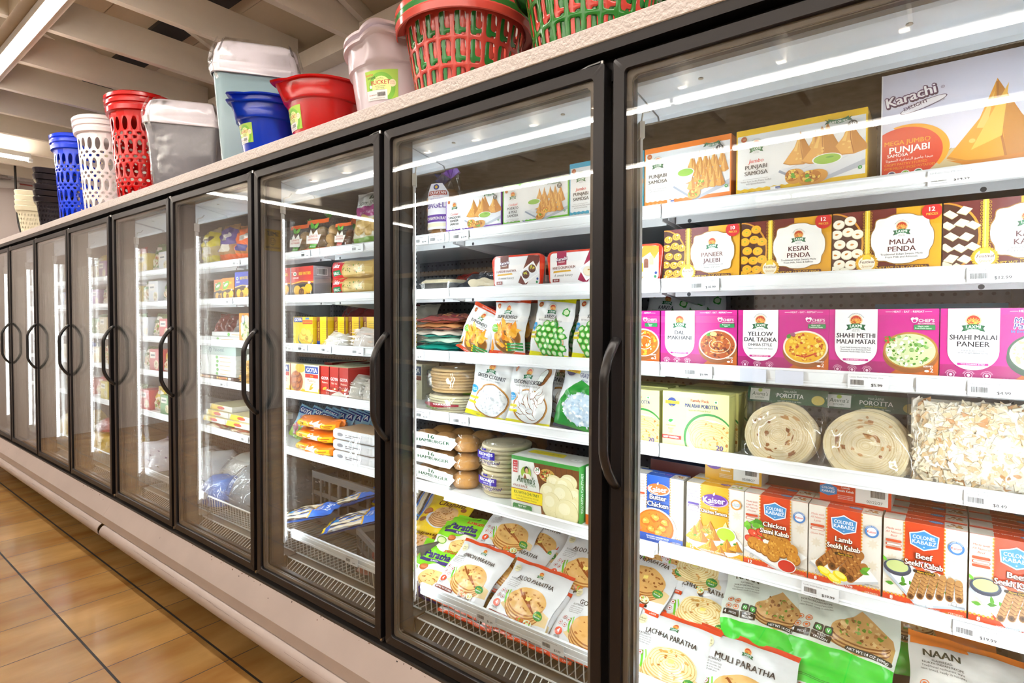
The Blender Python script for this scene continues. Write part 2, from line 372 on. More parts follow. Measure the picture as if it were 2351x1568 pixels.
def led_strip(x, side, case):
    """strip on the inner corner of a post, turned 42 degrees into the cabinet"""
    s = side; z0, z1 = .50, 1.80; w = .011
    T = Matrix.Translation((x + s * .0265, .1145, 0)) @ Matrix.Rotation(s * radians(42) if s > 0 else pi + s * radians(42), 4, 'Z')   # local +x = facing
    b = MB('#e4e6e8'); b.T = T; b.box(-.006, 0, -w - .002, w + .002, z0 - .02, z1 + .02)
    b.m = 1; b.add([(.0003, -w, z0), (.0003, w, z0), (.0003, w, z1), (.0003, -w, z1)], [(0, 1, 2, 3)])
    strip = b.build('led_strip', ['satin', 'ledbase'], case)
    o = area_lamp('led_lamp', (0, 0, 0), (0, 0, 0), z1 - z0, 2 * w, LED_W, COOL, strip)
    o.matrix_local = T @ Matrix.Translation((.002, 0, (z0 + z1) / 2)) @ Matrix.Rotation(-pi / 2, 4, 'Y')
    b = MB(); b.T = T; n = 87
    for i in range(n):
        z = z0 + (z1 - z0) * (i + .5) / n; hh = .0043
        b.add([(.0008, -w * .75, z - hh), (.0008, w * .75, z - hh), (.0008, w * .75, z + hh), (.0008, -w * .75, z + hh)], [(0, 1, 2, 3)])
    b.build('led_row', 'led', strip)
    b = MB('#e8e8e4'); b.T = T; b.box(-.008, .004, -w - .004, w + .004, z1 + .022, z1 + .06); b.tube([(0, 0, z1 + .06), (.004, 0, z1 + .085), (.02, .005, z1 + .09), (.03, .01, z1 + .105)], .0025, 5); b.build('lamp_socket', 'satin', strip)
TAGS = {}
def make_case(name, nl, nr, xa, xb, label):
    """freezer case holding doors nr..nl (nr the rightmost); shell from xa to xb"""
    c = empty('freezer_case', ((xa + xb) / 2, .45, 0)); tag(c, label, 'freezer', 'glass door freezer cases')
    C0 = Matrix.Translation((-(xa + xb) / 2, -.45, 0))
    new = []
    # back, one outer end each, base, roof; the two cases are open to each other at the joint
    ia, ib = (xa + .03, xb) if xa < -5 else (xa, xb - .03)
    b = MB(); b.box(xa, xb, YB + .012, YB + .05, .2, 2.01); (b.box(xa, xa + .03, .05, YB + .012, .2, 2.01) if xa < -5 else b.box(xb - .03, xb, .05, YB + .012, .2, 2.01))
    b.box(ia, ib, .05, YB + .012, 2.0, 2.01); b.box(ia, ib, .05, YB + .012, .2, .33)
    new.append(b.build('cabinet_shell', 'white', c))
    b = MB(); b.box(ia, ib, .16, YB - .03, 1.985, 1.9995); new.append(b.build('inner_ceiling', 'zinc', c))
    # perforated back panels
    b = MB(); b.box(ia, ib, YB, YB + .0115, .33, 2.0); new.append(b.build('back_panel', 'perf', c))
    # black surround: header fascia, dark recess, sill
    b = MB(); b.box(xa, xb, -.004, .045, 1.993, 2.0165); b.box(xa, xb, .0365, .06, ZT - .03, 1.993); b.box(xa, xb, .0365, .06, .352, ZB + .03)
    new.append(b.build('header_frame', 'black', c))
    b = MB('#3a3634'); b.box(xa, xb, .004, .0362, .352, .362); b.box(xa, xb, -.003, .004, .352, .3655); new.append(b.build('sill', 'satin', c))
    # pale ledge on top with embossed surface
    b = MB(); b.rbox(xa, xb, -.006, YB + .05, 2.017, 2.0575, .003); new.append(b.build('top_ledge', 'ledge', c))
    # mullions between the doors
    for n in range(nr, nl + 1):
        xc = door_l(n) - .0115
        if n == nl: xc = max(xc, xa + .02)
        b = MB(); b.rbox(xc - .019, xc + .019, .045, .112, .36, 2.0, .004); new.append(b.build('mullion', 'mull', c))
        s0 = len(c.children)
        led_strip(xc, 1, c)
        if n != nl: led_strip(xc, -1, c)
    xc = door_l(nr) + PW - .0115; xc = min(xc, xb - .02)
    b = MB(); b.rbox(xc - .019, xc + .019, .045, .112, .36, 2.0, .004); b.build('mullion', 'mull', c); led_strip(xc, -1, c)
    # canopy: sloping white panel with honeycomb outlet under the roof
    for n in range(nr, nl + 1):
        x0 = max(door_l(n) - .0085, ia); x1 = min(door_l(n) + PW - .0135, ib)
        b = MB(); pr = [(.115, 1.995), (.118, 1.958), (.125, 1.952), (.27, 1.925), (.275, 1.915), (.36, 1.942), (.36, 1.995)]
        v = [(x0, y, z) for y, z in pr] + [(x1, y, z) for y, z in pr]; k = len(pr)
        b.add(v, [(i, (i + 1) % k, (i + 1) % k + k, i + k) for i in range(k)] + [tuple(range(k)), tuple(range(2 * k - 1, k - 1, -1))])
        cp = b.build('canopy', 'canopy', c)
        b = MB('#6f6a5f')
        b.add([(x0, .277, 1.9142), (x1, .277, 1.9142), (x1, .358, 1.9402), (x0, .358, 1.9402)], [(0, 1, 2, 3)]); b.build('honeycomb_outlet', 'honey', cp)
        b = MB('#9a9184')
        for q in (.2, .72):
            b = MB('#9a9184'); b.lathe([(.0001, 1.9447), (.006, 1.945), (.006, 1.952)], 8, c=(x0 + q * (x1 - x0), .155)); b.build('screw', 'satin', cp)
    # kick panel and bumper
    ya = .002
    pr = [(ya, .3515), (-.003, .3585), (-.055, .284), (-.056, .241), (-.02, .236), (-.02, .21), (.03, .21)]
    b = MB(); v = [(xa, y, z) for y, z in pr] + [(xb, y, z) for y, z in pr]; k = len(pr)
    b.add(v, [(i, (i + 1) % k, (i + 1) % k + k, i + k) for i in range(k)] + [tuple(range(k)), tuple(range(2 * k - 1, k - 1, -1))]); kp = b.build('kick_panel', 'beige', c)
    b = MB('#3d3029')
    rk = random.Random(int(abs(xa) * 100))
    for i in range(int((xb - xa) * 16)):
        q = rk.random(); x = xa + .1 + (xb - xa - .2) * rk.random(); t = rk.random() ** 2 * (.5 if q < .25 else .07); w = .001 + .004 * rk.random() * (1 - t); h = .001 + .006 * rk.random() ** 2
        y = -.0032 - .052 * t; z = .3583 - .0745 * t
        b.col = rk.choice(['#3d3029', '#4a3628', '#6b4a30', '#2b2522']); b.add([(x - w, y - .0004, z), (x + w, y - .0004, z - h * .2), (x + w * .7, y - h * .57 - .0004, z - h * .82), (x - w * .5, y - h * .57 - .0004, z - h * .7)], [(0, 1, 2, 3)])
    b.build('chipped_paint', 'matt', kp)
    b = MB(); prof = [(-.045 - .035 * sin(t) * 1.0, .202 - .036 * cos(t)) for t in [pi * i / 12 for i in range(13)]]
    v = []; x_a, x_b = xa + .02, xb - .02
    inner = [(y + .004, z) for y, z in prof[::-1]]
    pr = prof + inner; k = len(pr)
    b.add([(x_a, y, z) for y, z in pr] + [(x_b, y, z) for y, z in pr], [(i, (i + 1) % k, (i + 1) % k + k, i + k) for i in range(k)])
    for q in (0, k): b.add([b.v[q + i] for i in range(k)], [(i, i + 1, k - 2 - i, k - 1 - i) for i in range(12)])
    bm = b.build('bumper_rail', 'beige', c, smooth=50)
    b = MB('#4a3426'); rk = random.Random(5)
    x = x_a + .1
    while x < x_b - .3:
        L = .04 + .25 * rk.random(); a = 2.05 + .12 * rk.random() if rk.random() < .7 else 1.3 + .5 * rk.random(); w = .018 * rk.random() + .006
        if a < 2: L *= .3
        pts = []
        for q in range(7):
            xx = x + L * q / 6; aa = a + .05 * rk.random()
            for da in (0, w * (.2 + rk.random())): pts.append((xx, -.045 - .0354 * sin(aa + da), .202 - .0364 * cos(aa + da)))
        b.add(pts, [(2 * q, 2 * q + 1, 2 * q + 3, 2 * q + 2) for q in range(6)]); x += L * (.5 + rk.random())
    b.build('scuff_marks', 'matt', bm)
    b = MB(); b.box(xa + .05, xb - .05, .28, YB, .0, .2); b.build('toe_plinth', 'dark', c)
    # bottom tray, return-air grille and wire front
    for n in range(nr, nl + 1):
        x0 = max(door_l(n) - .006, ia + .001); x1 = min(door_l(n) + PW - .016, ib - .001)
        b = MB(); b.box(x0, x1, .062, .092, .372, .378); b.box(x0, x1, .134, .137, .34, .408); b.box(x0, x1, .137, YB - .002, .396, .402)
        tr = b.build('bottom_tray', 'tray', c)
        b = MB(); b.tube([(x0 + .01, .092, .381), (x1 - .01, .092, .381)], .003, 5); b.tube([(x0 + .01, .132, .408), (x1 - .01, .132, .408)], .003, 5)
        for i in range(int((x1 - x0 - .08) / .022)): b.tube([(x0 + .05 + i * .022, .0915, .381), (x0 + .05 + i * .022, .1325, .408)], .0018, 4)
        b.build('air_grille', 'wire', tr)
        b = MB(); yb_, yt_ = .172, .164; zt_, zb_ = .500, .412
        b.tube([(x0 + .006, yt_, zt_), (x1 - .006, yt_, zt_)], .0045, 6); b.tube([(x0 + .006, yb_, zb_), (x1 - .006, yb_, zb_)], .003, 5)
        for i in range(int((x1 - x0) / .0265)): 
            x = x0 + .012 + i * .0265
            b.tube([(x, yt_, zt_), (x, yt_ + .004, zb_ + .02), (x, yb_, zb_), (x, yb_ + .3, zb_ - .006)], .0021, 4)
        wf = b.build('wire_basket', 'wire', c, smooth=True)
        if n in (1, 2, 3, 5):
            b = MB()
            for i in range(4): b.box(x0 + .005, x1 - .005, yt_ - .012 - (.003 if i % 2 else .0045), yt_ - .006, zt_ - .018 + i * .009, zt_ - .0095 + i * .009)
            b.build('tag_rail', 'white', wf)
    # shelves with price rails
    for n in range(nr, nl + 1):
        x0 = max(door_l(n) - .0115 + .002, ia + .001); x1 = min(door_l(n) - .0115 + PW - .002, ib - .001)
        for li, z in enumerate(LEVELS):
            dz = 0.0
            dy = .028 if (n == 2 and li == 4) else 0.0
            b = MB(); zs = z + dz - .010; ybk = YB - .02
            b.box(x0 + .002, x1 - .002, YR + .012 - dy, ybk, zs - .012, zs)
            b.box(x0 + .012, x1 - .012, YR + .07 - dy, YR + .074 - dy, zs - .036, zs - .012)
            # ribbed rail
            pr = [(YR + .010, z + dz), (YR + .003, z + dz + .001), (YR, z + dz - .004), (YR + .0025, z + dz - .007), (YR + .0045, z + dz - .026), (YR + .001, z + dz - .029), (YR + .003, z + dz - .032), (YR - .001, z + dz - .036), (YR + .009, z + dz - .0375)]
            pr = [(y - dy, zz) for y, zz in pr]; k = len(pr)
            b.add([(x0, y, zz) for y, zz in pr] + [(x1, y, zz) for y, zz in pr], [(i, (i + 1) % k, (i + 1) % k + k, i + k) for i in range(k)] + [tuple(range(k)), tuple(range(2 * k - 1, k - 1, -1))])
            sh = b.build('shelf', 'white', c)
            b = MB('#3c3f44')
            for xx in (x0 + .05, x1 - .09):
                b = MB('#3c3f44'); yq = YR + .0697 - dy; b.add([(xx + .0055 * cos(2 * pi * i / 10), yq, zs - .030 + .0055 * sin(2 * pi * i / 10)) for i in range(10)], [tuple(range(10))])
                b.build('peg_hole', 'satin', sh)
            for xx in (x0 + .006, x1 - .009):
                b = MB(); b.add([(xx, YR + .03 - dy, zs - .0125), (xx, ybk, zs - .0125), (xx, ybk, zs - .10), (xx, ybk - .2, zs - .06), (xx, YR + .03 - dy, zs - .03)] + [(xx + .003, YR + .03 - dy, zs - .0125), (xx + .003, ybk, zs - .0125), (xx + .003, ybk, zs - .10), (xx + .003, ybk - .2, zs - .06), (xx + .003, YR + .03 - dy, zs - .03)],
                    [(0, 1, 2, 3, 4), (9, 8, 7, 6, 5), (0, 5, 6, 1), (1, 6, 7, 2), (2, 7, 8, 3), (3, 8, 9, 4), (4, 9, 5, 0)]); b.build('bracket', 'white', sh)
            TAGS[(n, li)] = sh
    for n in range(nr, nl + 1): make_door(n, c)
    for o in c.children: o.matrix_parent_inverse = C0
    return c
def perf_mat():
    m = mat('perforated_steel', '#6d7178', 0.4, metal=0.55, vary=0.3, vscale=40); nt = m.node_tree; N = nt.nodes; L = nt.links; b = N['Principled BSDF']
    src = b.inputs['Base Color'].links[0].from_socket
    tc = N.new('ShaderNodeTexCoord'); v = N.new('ShaderNodeVectorMath'); v.operation = 'MODULO'; v.inputs[1].default_value = (.028, 10, .028)
    ad = N.new('ShaderNodeVectorMath'); ad.operation = 'ADD'; ad.inputs[1].default_value = (28, 0, 28); L.new(tc.outputs['Object'], ad.inputs[0]); L.new(ad.outputs[0], v.inputs[0])
    d = N.new('ShaderNodeVectorMath'); d.operation = 'DISTANCE'; ml = N.new('ShaderNodeVectorMath'); ml.operation = 'MULTIPLY'; ml.inputs[1].default_value = (1, 0, 1)
    L.new(v.outputs[0], ml.inputs[0]); L.new(ml.outputs[0], d.inputs[0]); d.inputs[1].default_value = (.014, 0, .014)
    lt = N.new('ShaderNodeMath'); lt.operation = 'LESS_THAN'; lt.inputs[1].default_value = .0048; L.new(d.outputs['Value'], lt.inputs[0])
    mx = N.new('ShaderNodeMix'); mx.data_type = 'RGBA'; L.new(lt.outputs[0], mx.inputs['Factor']); L.new(src, mx.inputs['A']); mx.inputs['B'].default_value = H('#0c0d0f'); L.new(mx.outputs['Result'], b.inputs['Base Color'])
    inv = N.new('ShaderNodeMath'); inv.operation = 'MULTIPLY'; inv.inputs[1].default_value = -.55; L.new(lt.outputs[0], inv.inputs[0]); a2 = N.new('ShaderNodeMath'); a2.operation = 'ADD'; a2.inputs[1].default_value = .55; L.new(inv.outputs[0], a2.inputs[0]); L.new(a2.outputs[0], b.inputs['Metallic'])
    return m
M['perf'] = perf_mat()
def honey_mat():
    m = mat('honeycomb_grille', '#8a867c', .6); nt = m.node_tree; N = nt.nodes; L = nt.links; b = N['Principled BSDF']
    tc = N.new('ShaderNodeTexCoord'); mp = N.new('ShaderNodeMapping'); mp.inputs['Scale'].default_value = (130, 130, 130); L.new(tc.outputs['Object'], mp.inputs[0])
    v = N.new('ShaderNodeTexVoronoi'); v.inputs['Randomness'].default_value = .2; v.inputs['Scale'].default_value = 1; L.new(mp.outputs[0], v.inputs['Vector'])
    r = N.new('ShaderNodeValToRGB'); r.color_ramp.elements[0].color = H('#3b3933'); r.color_ramp.elements[1].color = H('#a9a598'); r.color_ramp.elements[0].position = .35; r.color_ramp.elements[1].position = .55
    L.new(v.outputs['Distance'], r.inputs[0]); L.new(r.outputs[0], b.inputs['Base Color']); return m
M['honey'] = honey_mat()
M['ledge'] = mat('embossed_ledge', '#d6cdc9', .5, bump=.35, bscale=110, vary=.05, vscale=60)
M['mull'] = mat('mullion_cover', '#4a4744', .25, bump=.01)
M['tray'] = mat('steel_tray', '#8e877c', .35, metal=.6, vary=.12, vscale=12)
make_case('near', 5, 1, -3.7425, .1735, 'nearest freezer case, five glass doors, stocked with boxed and bagged frozen food')
make_case('far', 10, 6, -7.71, -3.7435, 'far freezer case beyond the kick panel joint, narrow handles and bright light strips')
# ================================================================ PRINTED ARTWORK (flat shapes lying on the packs)
from mathutils.geometry import tessellate_polygon
_G = {}
def _glyph(ch, bold):
    k = (ch, bold)
    if k in _G: return _G[k]
    def mesh(t):
        cu = bpy.data.curves.new('t', 'FONT'); cu.body = t; cu.size = 1; cu.resolution_u = 2; cu.offset = bold
        o = bpy.data.objects.new('t', cu); SC.collection.objects.link(o)
        dg = bpy.context.evaluated_depsgraph_get(); ev = o.evaluated_get(dg); me = ev.to_mesh()
        v = [(p.co.x, p.co.y) for p in me.vertices]; f = [tuple(p.vertices) for p in me.polygons]
        ev.to_mesh_clear(); bpy.data.objects.remove(o); bpy.data.curves.remove(cu); return v, f
    if 'cap' not in _G:
        v, _ = mesh('H'); _G['cap'] = max(p[1] for p in v); _G['hw'] = max(p[0] for p in v)
        v, _ = mesh('HH'); _G['adv'] = max(p[0] for p in v) - _G['hw']
    cap = _G['cap']
    if ch == ' ': r = ([], [], .38)
    else:
        v, f = mesh(ch); v2, _ = mesh(ch + 'H')
        adv = max(p[0] for p in v2) - _G['hw']
        r = ([(a / cap, b_ / cap) for a, b_ in v], f, adv / cap)
    _G[k] = r; return r
class Art:
    def __init__(s, w, h, bg=None, seed=1):
        s.w = w; s.h = h; s.i = []; s.r = random.Random(seed)
        if bg: s.rect(0, 0, w, h, bg)
    def poly(s, p, c, f=None):
        if f is None: f = tessellate_polygon([[Vector((a, b_, 0)) for a, b_ in p]]) if len(p) > 4 else [tuple(range(len(p)))]
        s.i.append((p, f, c))
    def rect(s, x0, y0, x1, y1, c): s.poly([(x0, y0), (x1, y0), (x1, y1), (x0, y1)], c)
    def ell(s, x, y, rx, ry=None, c='#fff', rot=0, n=24, a0=0, a1=360):
        ry = rx if ry is None else ry; ca, sa = cos(radians(rot)), sin(radians(rot)); p = []
        m = n if a1 - a0 >= 360 else n + 1
        for k in range(m):
            a = radians(a0 + (a1 - a0) * k / n); u, v = rx * cos(a), ry * sin(a); p.append((x + u * ca - v * sa, y + u * sa + v * ca))
        q = [(x, y)] + p
        if a1 - a0 >= 360: s.poly(q, c, [(0, 1 + k, 1 + (k + 1) % m) for k in range(m)])
        else: s.poly(p, c)
    def ring(s, x, y, rx, ry, t, c, n=28, a0=0, a1=360, rot=0):
        ca, sa = cos(radians(rot)), sin(radians(rot)); p = []
        for k in range(n + 1):
            a = radians(a0 + (a1 - a0) * k / n)
            for q in (0, t): u, v = (rx - q) * cos(a), (ry - q) * sin(a); p.append((x + u * ca - v * sa, y + u * sa + v * ca))
        s.poly(p, c, [(2 * k, 2 * k + 1, 2 * k + 3, 2 * k + 2) for k in range(n)])
    def rrect(s, x0, y0, x1, y1, r, c):
        p = []
        for cx, cy_, a0 in ((x1 - r, y1 - r, 0), (x0 + r, y1 - r, 90), (x0 + r, y0 + r, 180), (x1 - r, y0 + r, 270)):
            for k in range(5): a = radians(a0 + 22.5 * k); p.append((cx + r * cos(a), cy_ + r * sin(a)))
        m = len(p); s.poly([((x0 + x1) / 2, (y0 + y1) / 2)] + p, c, [(0, 1 + k, 1 + (k + 1) % m) for k in range(m)])
    def line(s, pts, wd, c):
        p = []
        for k, (x, y) in enumerate(pts):
            a = pts[max(k - 1, 0)]; b_ = pts[min(k + 1, len(pts) - 1)]; dx, dy = b_[0] - a[0], b_[1] - a[1]; L = math.hypot(dx, dy) or 1
            p += [(x - dy / L * wd / 2, y + dx / L * wd / 2), (x + dy / L * wd / 2, y - dx / L * wd / 2)]
        s.poly(p, c, [(2 * k, 2 * k + 1, 2 * k + 3, 2 * k + 2) for k in range(len(pts) - 1)])
    def blob(s, x, y, rx, ry, c, jag=.25, n=9, rot=0):
        ca, sa = cos(rot), sin(rot); p = []
        for k in range(n):
            a = 2 * pi * k / n; q = 1 + jag * (s.r.random() * 2 - 1); u, v = rx * q * cos(a), ry * q * sin(a); p.append((x + u * ca - v * sa, y + u * sa + v * ca))
        s.poly([(x, y)] + p, c, [(0, 1 + k, 1 + (k + 1) % n) for k in range(n)])
    def text(s, t, x, y, h, c, al='c', bold=0.0, sx=1.0, sh=0.0, rot=0, arc=None, sp=0.0, wmax=None):
        """one printed line; y = baseline, h = cap height; arc = (cx, cy, radius) bends it over a circle"""
        adv = 0; L = []; ex = bold * .95 * h * sx; bold = 0.0
        for ch in t:
            v, f, a = _glyph(ch, bold); L.append((v, f, adv)); adv += a + sp
        W = adv * h * sx
        if wmax and W > wmax: sx *= wmax / W; W = wmax
        ox = {'c': -W / 2, 'l': 0, 'r': -W}[al]; P = []; F = []
        ca, sa = cos(radians(rot)), sin(radians(rot))
        for v, f, a in L:
            o = len(P); gx = (a + .3) * h * sx + ox
            for (u, w_) in v:
                X = ox + (a + u + w_ * sh) * h * sx; Y = w_ * h
                if arc:
                    th = (X - 0) / arc[2]; R_ = arc[2] + Y * (1 if arc[2] > 0 else 1); P.append((arc[0] + R_ * sin(th), arc[1] + R_ * cos(th)))
                else: P.append((x + X * ca - Y * sa, y + X * sa + Y * ca))
            F += [tuple(i + o for i in q) for q in f]
        if P: s.poly(P, c, F)
        if P and ex > 0:      # heavier weight: the same strokes set again a little to the sides
            for k in range(8 if ex > .06 * h else 2):
                q = 2 * pi * k / (8 if ex > .06 * h else 2); s.poly([(x_ + ex * cos(q), y_ + ex * sin(q)) for x_, y_ in P], c, F)
    def clipped(s, p, f):
        """cut the shape off at the edges of the printed face"""
        W, H_ = s.w, s.h
        if all(-1e-6 <= x <= W + 1e-6 and -1e-6 <= y <= H_ + 1e-6 for x, y in p): return p, f
        P = []; F = []
        for q in f:
            r = [p[i] for i in q]
            for ax, lim, sg in ((0, 0, 1), (0, W, -1), (1, 0, 1), (1, H_, -1)):
                o = []
                for i in range(len(r)):
                    a, b_ = r[i - 1], r[i]; da, db = (a[ax] - lim) * sg, (b_[ax] - lim) * sg
                    if (da < 0) != (db < 0): t = da / (da - db); o.append((a[0] + (b_[0] - a[0]) * t, a[1] + (b_[1] - a[1]) * t))
                    if db >= 0: o.append(b_)
                r = o
                if not r: break
            if len(r) > 2: F.append(tuple(range(len(P), len(P) + len(r)))); P += r
        return P, F
    def emit(s, mb, fn, grid=None, step=1.4e-5):
        if grid: return s.emit_grid(mb, fn, grid, step)
        for k, (p, f, c) in enumerate(s.i):
            off = 2e-4 + step * k
            p, f = s.clipped(p, f)
            if not f: continue
            mb.add([fn(a, b_, off) for a, b_ in p], f, c)
    def emit_grid(s, mb, fn, grid, step):
        """lay the artwork on a curved face: every shape is cut along one shared triangle grid, so all layers follow the same facets"""
        nx, ny = grid; cw, ch = s.w / nx, s.h / ny; e = 1e-3
        P0 = [[Vector(fn(i * cw, j * ch, 0)) for j in range(ny + 1)] for i in range(nx + 1)]
        DD = [[(Vector(fn(i * cw, j * ch, e)) - P0[i][j]) / e for j in range(ny + 1)] for i in range(nx + 1)]
        def cut(r, ax, lim, sg):
            o = []
            for k in range(len(r)):
                a, b_ = r[k - 1], r[k]; da, db = (a[ax] - lim) * sg, (b_[ax] - lim) * sg
                if (da < 0) != (db < 0): t = da / (da - db); o.append((a[0] + (b_[0] - a[0]) * t, a[1] + (b_[1] - a[1]) * t))
                if db >= 0: o.append(b_)
            return o
        def half(r, sg):
            o = []
            for k in range(len(r)):
                a, b_ = r[k - 1], r[k]; da, db = (a[0] - a[1]) * sg, (b_[0] - b_[1]) * sg
                if (da < 0) != (db < 0): t = da / (da - db); o.append((a[0] + (b_[0] - a[0]) * t, a[1] + (b_[1] - a[1]) * t))
                if db >= 0: o.append(b_)
            return o
        for k, (p, f, c) in enumerate(s.i):
            off = 2e-4 + step * k; p, f = s.clipped(p, f); V = []; F = []; seen = {}
            for q in f:
                r0 = [(p[i][0] / cw, p[i][1] / ch) for i in q]
                xs = [a[0] for a in r0]; i0, i1 = max(0, int(min(xs))), min(nx - 1, int(max(xs) - 1e-9))
                for i in range(i0, i1 + 1):
                    r1 = r0 if i0 == i1 else cut(cut(r0, 0, i, 1), 0, i + 1, -1)
                    if len(r1) < 3: continue
                    yy = [a[1] for a in r1]; j0, j1 = max(0, int(min(yy))), min(ny - 1, int(max(yy) - 1e-9))
                    for j in range(j0, j1 + 1):
                        r2 = r1 if j0 == j1 else cut(cut(r1, 1, j, 1), 1, j + 1, -1)
                        if len(r2) < 3: continue
                        r3 = [(a - i, b_ - j) for a, b_ in r2]
                        for sg in (1, -1):
                            r4 = half(r3, sg)
                            if len(r4) < 3: continue
                            fc = []
                            for a, b_ in r4:
                                key = (round((i + a) * 4096), round((j + b_) * 4096))
                                if key in seen:
                                    if seen[key] not in fc: fc.append(seen[key])
                                    continue
                                if sg > 0: w = (1 - a, a - b_, b_, 0)
                                else: w = (1 - b_, 0, a, b_ - a)
                                N_ = ((i, j), (i + 1, j), (i + 1, j + 1), (i, j + 1)); v = Vector((0, 0, 0))
                                for (x, y), ww in zip(N_, w):
                                    if ww: v += (P0[x][y] + DD[x][y] * off) * ww
                                seen[key] = len(V); fc.append(len(V)); V.append(v)
                            if len(fc) > 2: F.append(tuple(fc))
            if F: mb.add(V, F, c)
    # ---------- repeated motifs
    def samosa(s, x, y, w, h, base='#d9993f', lean=0.0):
        ax = x + lean * w; a = (ax, y + h)
        s.poly([(ax, y + h), (x - .17 * w + lean * .5 * w, y + .52 * h), (x - .5 * w, y + .06 * h), (x - .3 * w, y - .02 * h), (x + .1 * w, y - .05 * h), (x + .5 * w, y + .07 * h), (x + .24 * w + lean * .4 * w, y + .5 * h)], base)
        s.poly([(ax, y + h), (x + .1 * w, y - .05 * h), (x + .5 * w, y + .07 * h), (x + .24 * w + lean * .4 * w, y + .5 * h)], '#bd7a28')
        s.line([(ax, y + .96 * h), (x + .02 * w, y + .45 * h), (x + .1 * w, y - .03 * h)], .025 * w, '#a8641f')
        s.poly([(ax - .02 * w, y + .85 * h), (x - .2 * w, y + .4 * h), (x - .1 * w, y + .38 * h)], '#efc069')
        for _ in range(4): s.ell(x + w * (-.25 + .3 * s.r.random()), y + h * (.1 + .3 * s.r.random()), .035 * w, .03 * h, '#ecbc66', n=8)
        s.line([(x - .5 * w, y + .06 * h), (x - .3 * w, y - .02 * h), (x + .1 * w, y - .05 * h), (x + .5 * w, y + .07 * h)], .03 * w, '#c07f2c')
    def bits(s, x, y, rx, ry, n, sz, cols, jag=.35):
        for _ in range(n):
            a = s.r.random() * 6.283; q = s.r.random() ** .5; z = sz * (.6 + .8 * s.r.random())
            s.blob(x + rx * q * cos(a), y + ry * q * sin(a), z, z * (.5 + .5 * s.r.random()), s.r.choice(cols), jag, 7, s.r.random() * 3)
    def bowl(s, x, y, rx, ry, rim, food, side=None, depth=0, inner=.9):
        if side: s.ell(x, y - depth, rx * .72, ry * .8, side); s.poly([(x - rx, y), (x - rx * .7, y - depth), (x + rx * .7, y - depth), (x + rx, y)], side)
        s.ell(x, y, rx, ry, rim, n=32); s.ell(x, y - ry * .02, rx * inner, ry * inner, food, n=32)
    def bread(s, x, y, rx, ry, n=4, dy=4, base='#e9c98c', edge='#c08a45', spots=14, sc='#b9793a'):
        for k in range(n):
            yy = y + k * dy; q = s.r.random() * 2 - 1
            s.ell(x + q, yy - dy * .5, rx, ry, edge, n=28); s.ell(x + q, yy, rx, ry, base, n=28)
        yy = y + (n - 1) * dy
        for _ in range(spots):
            a = s.r.random() * 6.28; r_ = .9 * s.r.random() ** .5; s.blob(x + rx * r_ * cos(a), yy + ry * r_ * sin(a), rx * (.03 + .06 * s.r.random()), ry * (.03 + .07 * s.r.random()), s.r.choice([sc, '#cf9a55', '#a5652c']), .3, 8)
    def kabab(s, x0, y0, x1, y1, r, c='#a5682f', d='#7d4519'):
        dx, dy = x1 - x0, y1 - y0; L = math.hypot(dx, dy); s.line([(x0, y0), (x1, y1)], 2 * r, c); s.ell(x1, y1, r, r, c, n=12); s.ell(x0, y0, r, r, c, n=12)
        n = int(L / (r * .9))
        for k in range(n):
            t = (k + .5) / n; X, Y = x0 + dx * t, y0 + dy * t; nx, ny = -dy / L, dx / L
            s.line([(X - nx * r, Y - ny * r), (X + dx / L * r * .3, Y + dy / L * r * .3), (X + nx * r, Y + ny * r)], r * .28, d)
            s.ell(X + nx * r * .45 + dx / L * r * .4, Y + ny * r * .45, r * .28, r * .2, '#d09a55', n=7)
        s.ell(x1, y1, r * .75, r * .75, '#5e3413', n=12); s.ell(x1, y1, r * .3, r * .3, '#2e1808', n=8)
    def leaf(s, x, y, l, w, rot, c):
        ca, sa = cos(radians(rot)), sin(radians(rot)); p = [(0, 0), (.3, .5), (.6, .42), (1, 0), (.6, -.42), (.3, -.5)]
        s.poly([(x + u * l * ca - v * w * sa, y + u * l * sa + v * w * ca) for u, v in p], c)
    def ribbon(s, x, y, w, h, c, dark, txt, tc='#fff', curve=.25):
        """curved banner with swallow tails"""
        t = .24 * w
        for sg in (-1, 1):
            e = x + sg * w * .5; i = x + sg * (w * .5 - t)
            s.poly([(i, y - h * .55 - h * curve), (e, y - h * .75 - h * curve), (e - sg * t * .35, y - h * .1 - h * curve), (e, y + h * .45 - h * curve), (i, y + h * .3)], dark)
        n = 10; p = []
        for k in range(n + 1):
            u = -1 + 2 * k / n; yy = y - curve * h * u * u; X = x + u * (w * .5 - t * .55); p += [(X, yy - h * .5), (X, yy + h * .5)]
        s.poly(p, c, [(2 * k, 2 * k + 1, 2 * k + 3, 2 * k + 2) for k in range(n)])
        s.text(txt, x, y - h * .36, h * .62, tc, bold=.025, wmax=(w - t * 1.5))
    def emblem(s, x, y, r, arc=True, gold='#e9b24a'):
        """red disc with a gold lotus over a green ribbon"""
        s.ell(x, y, r * 1.16, r * 1.16, '#f3c86a'); s.ell(x, y, r * 1.06, r * 1.06, '#fdf3dc'); s.ell(x, y, r, r, '#c63a24')
        for k in range(7):
            a = -78 + 26 * k; s.leaf(x, y - r * .62, r * 1.25, r * .42, 90 + a * .8, gold); s.leaf(x, y - r * .55, r * .9, r * .2, 90 + a * .8, '#c63a24')
        s.ell(x, y - .05 * r, r * .16, r * .2, gold)
        if arc: s.text('TRADITION OF QUALITY', 0, 0, r * .24, '#4a4038', arc=(x, y, r * 1.3), wmax=r * 3.2)
        s.ribbon(x, y - r * 1.12, r * 3.5, r * .95, '#1d7a4a', '#14593a', 'LAXMI')
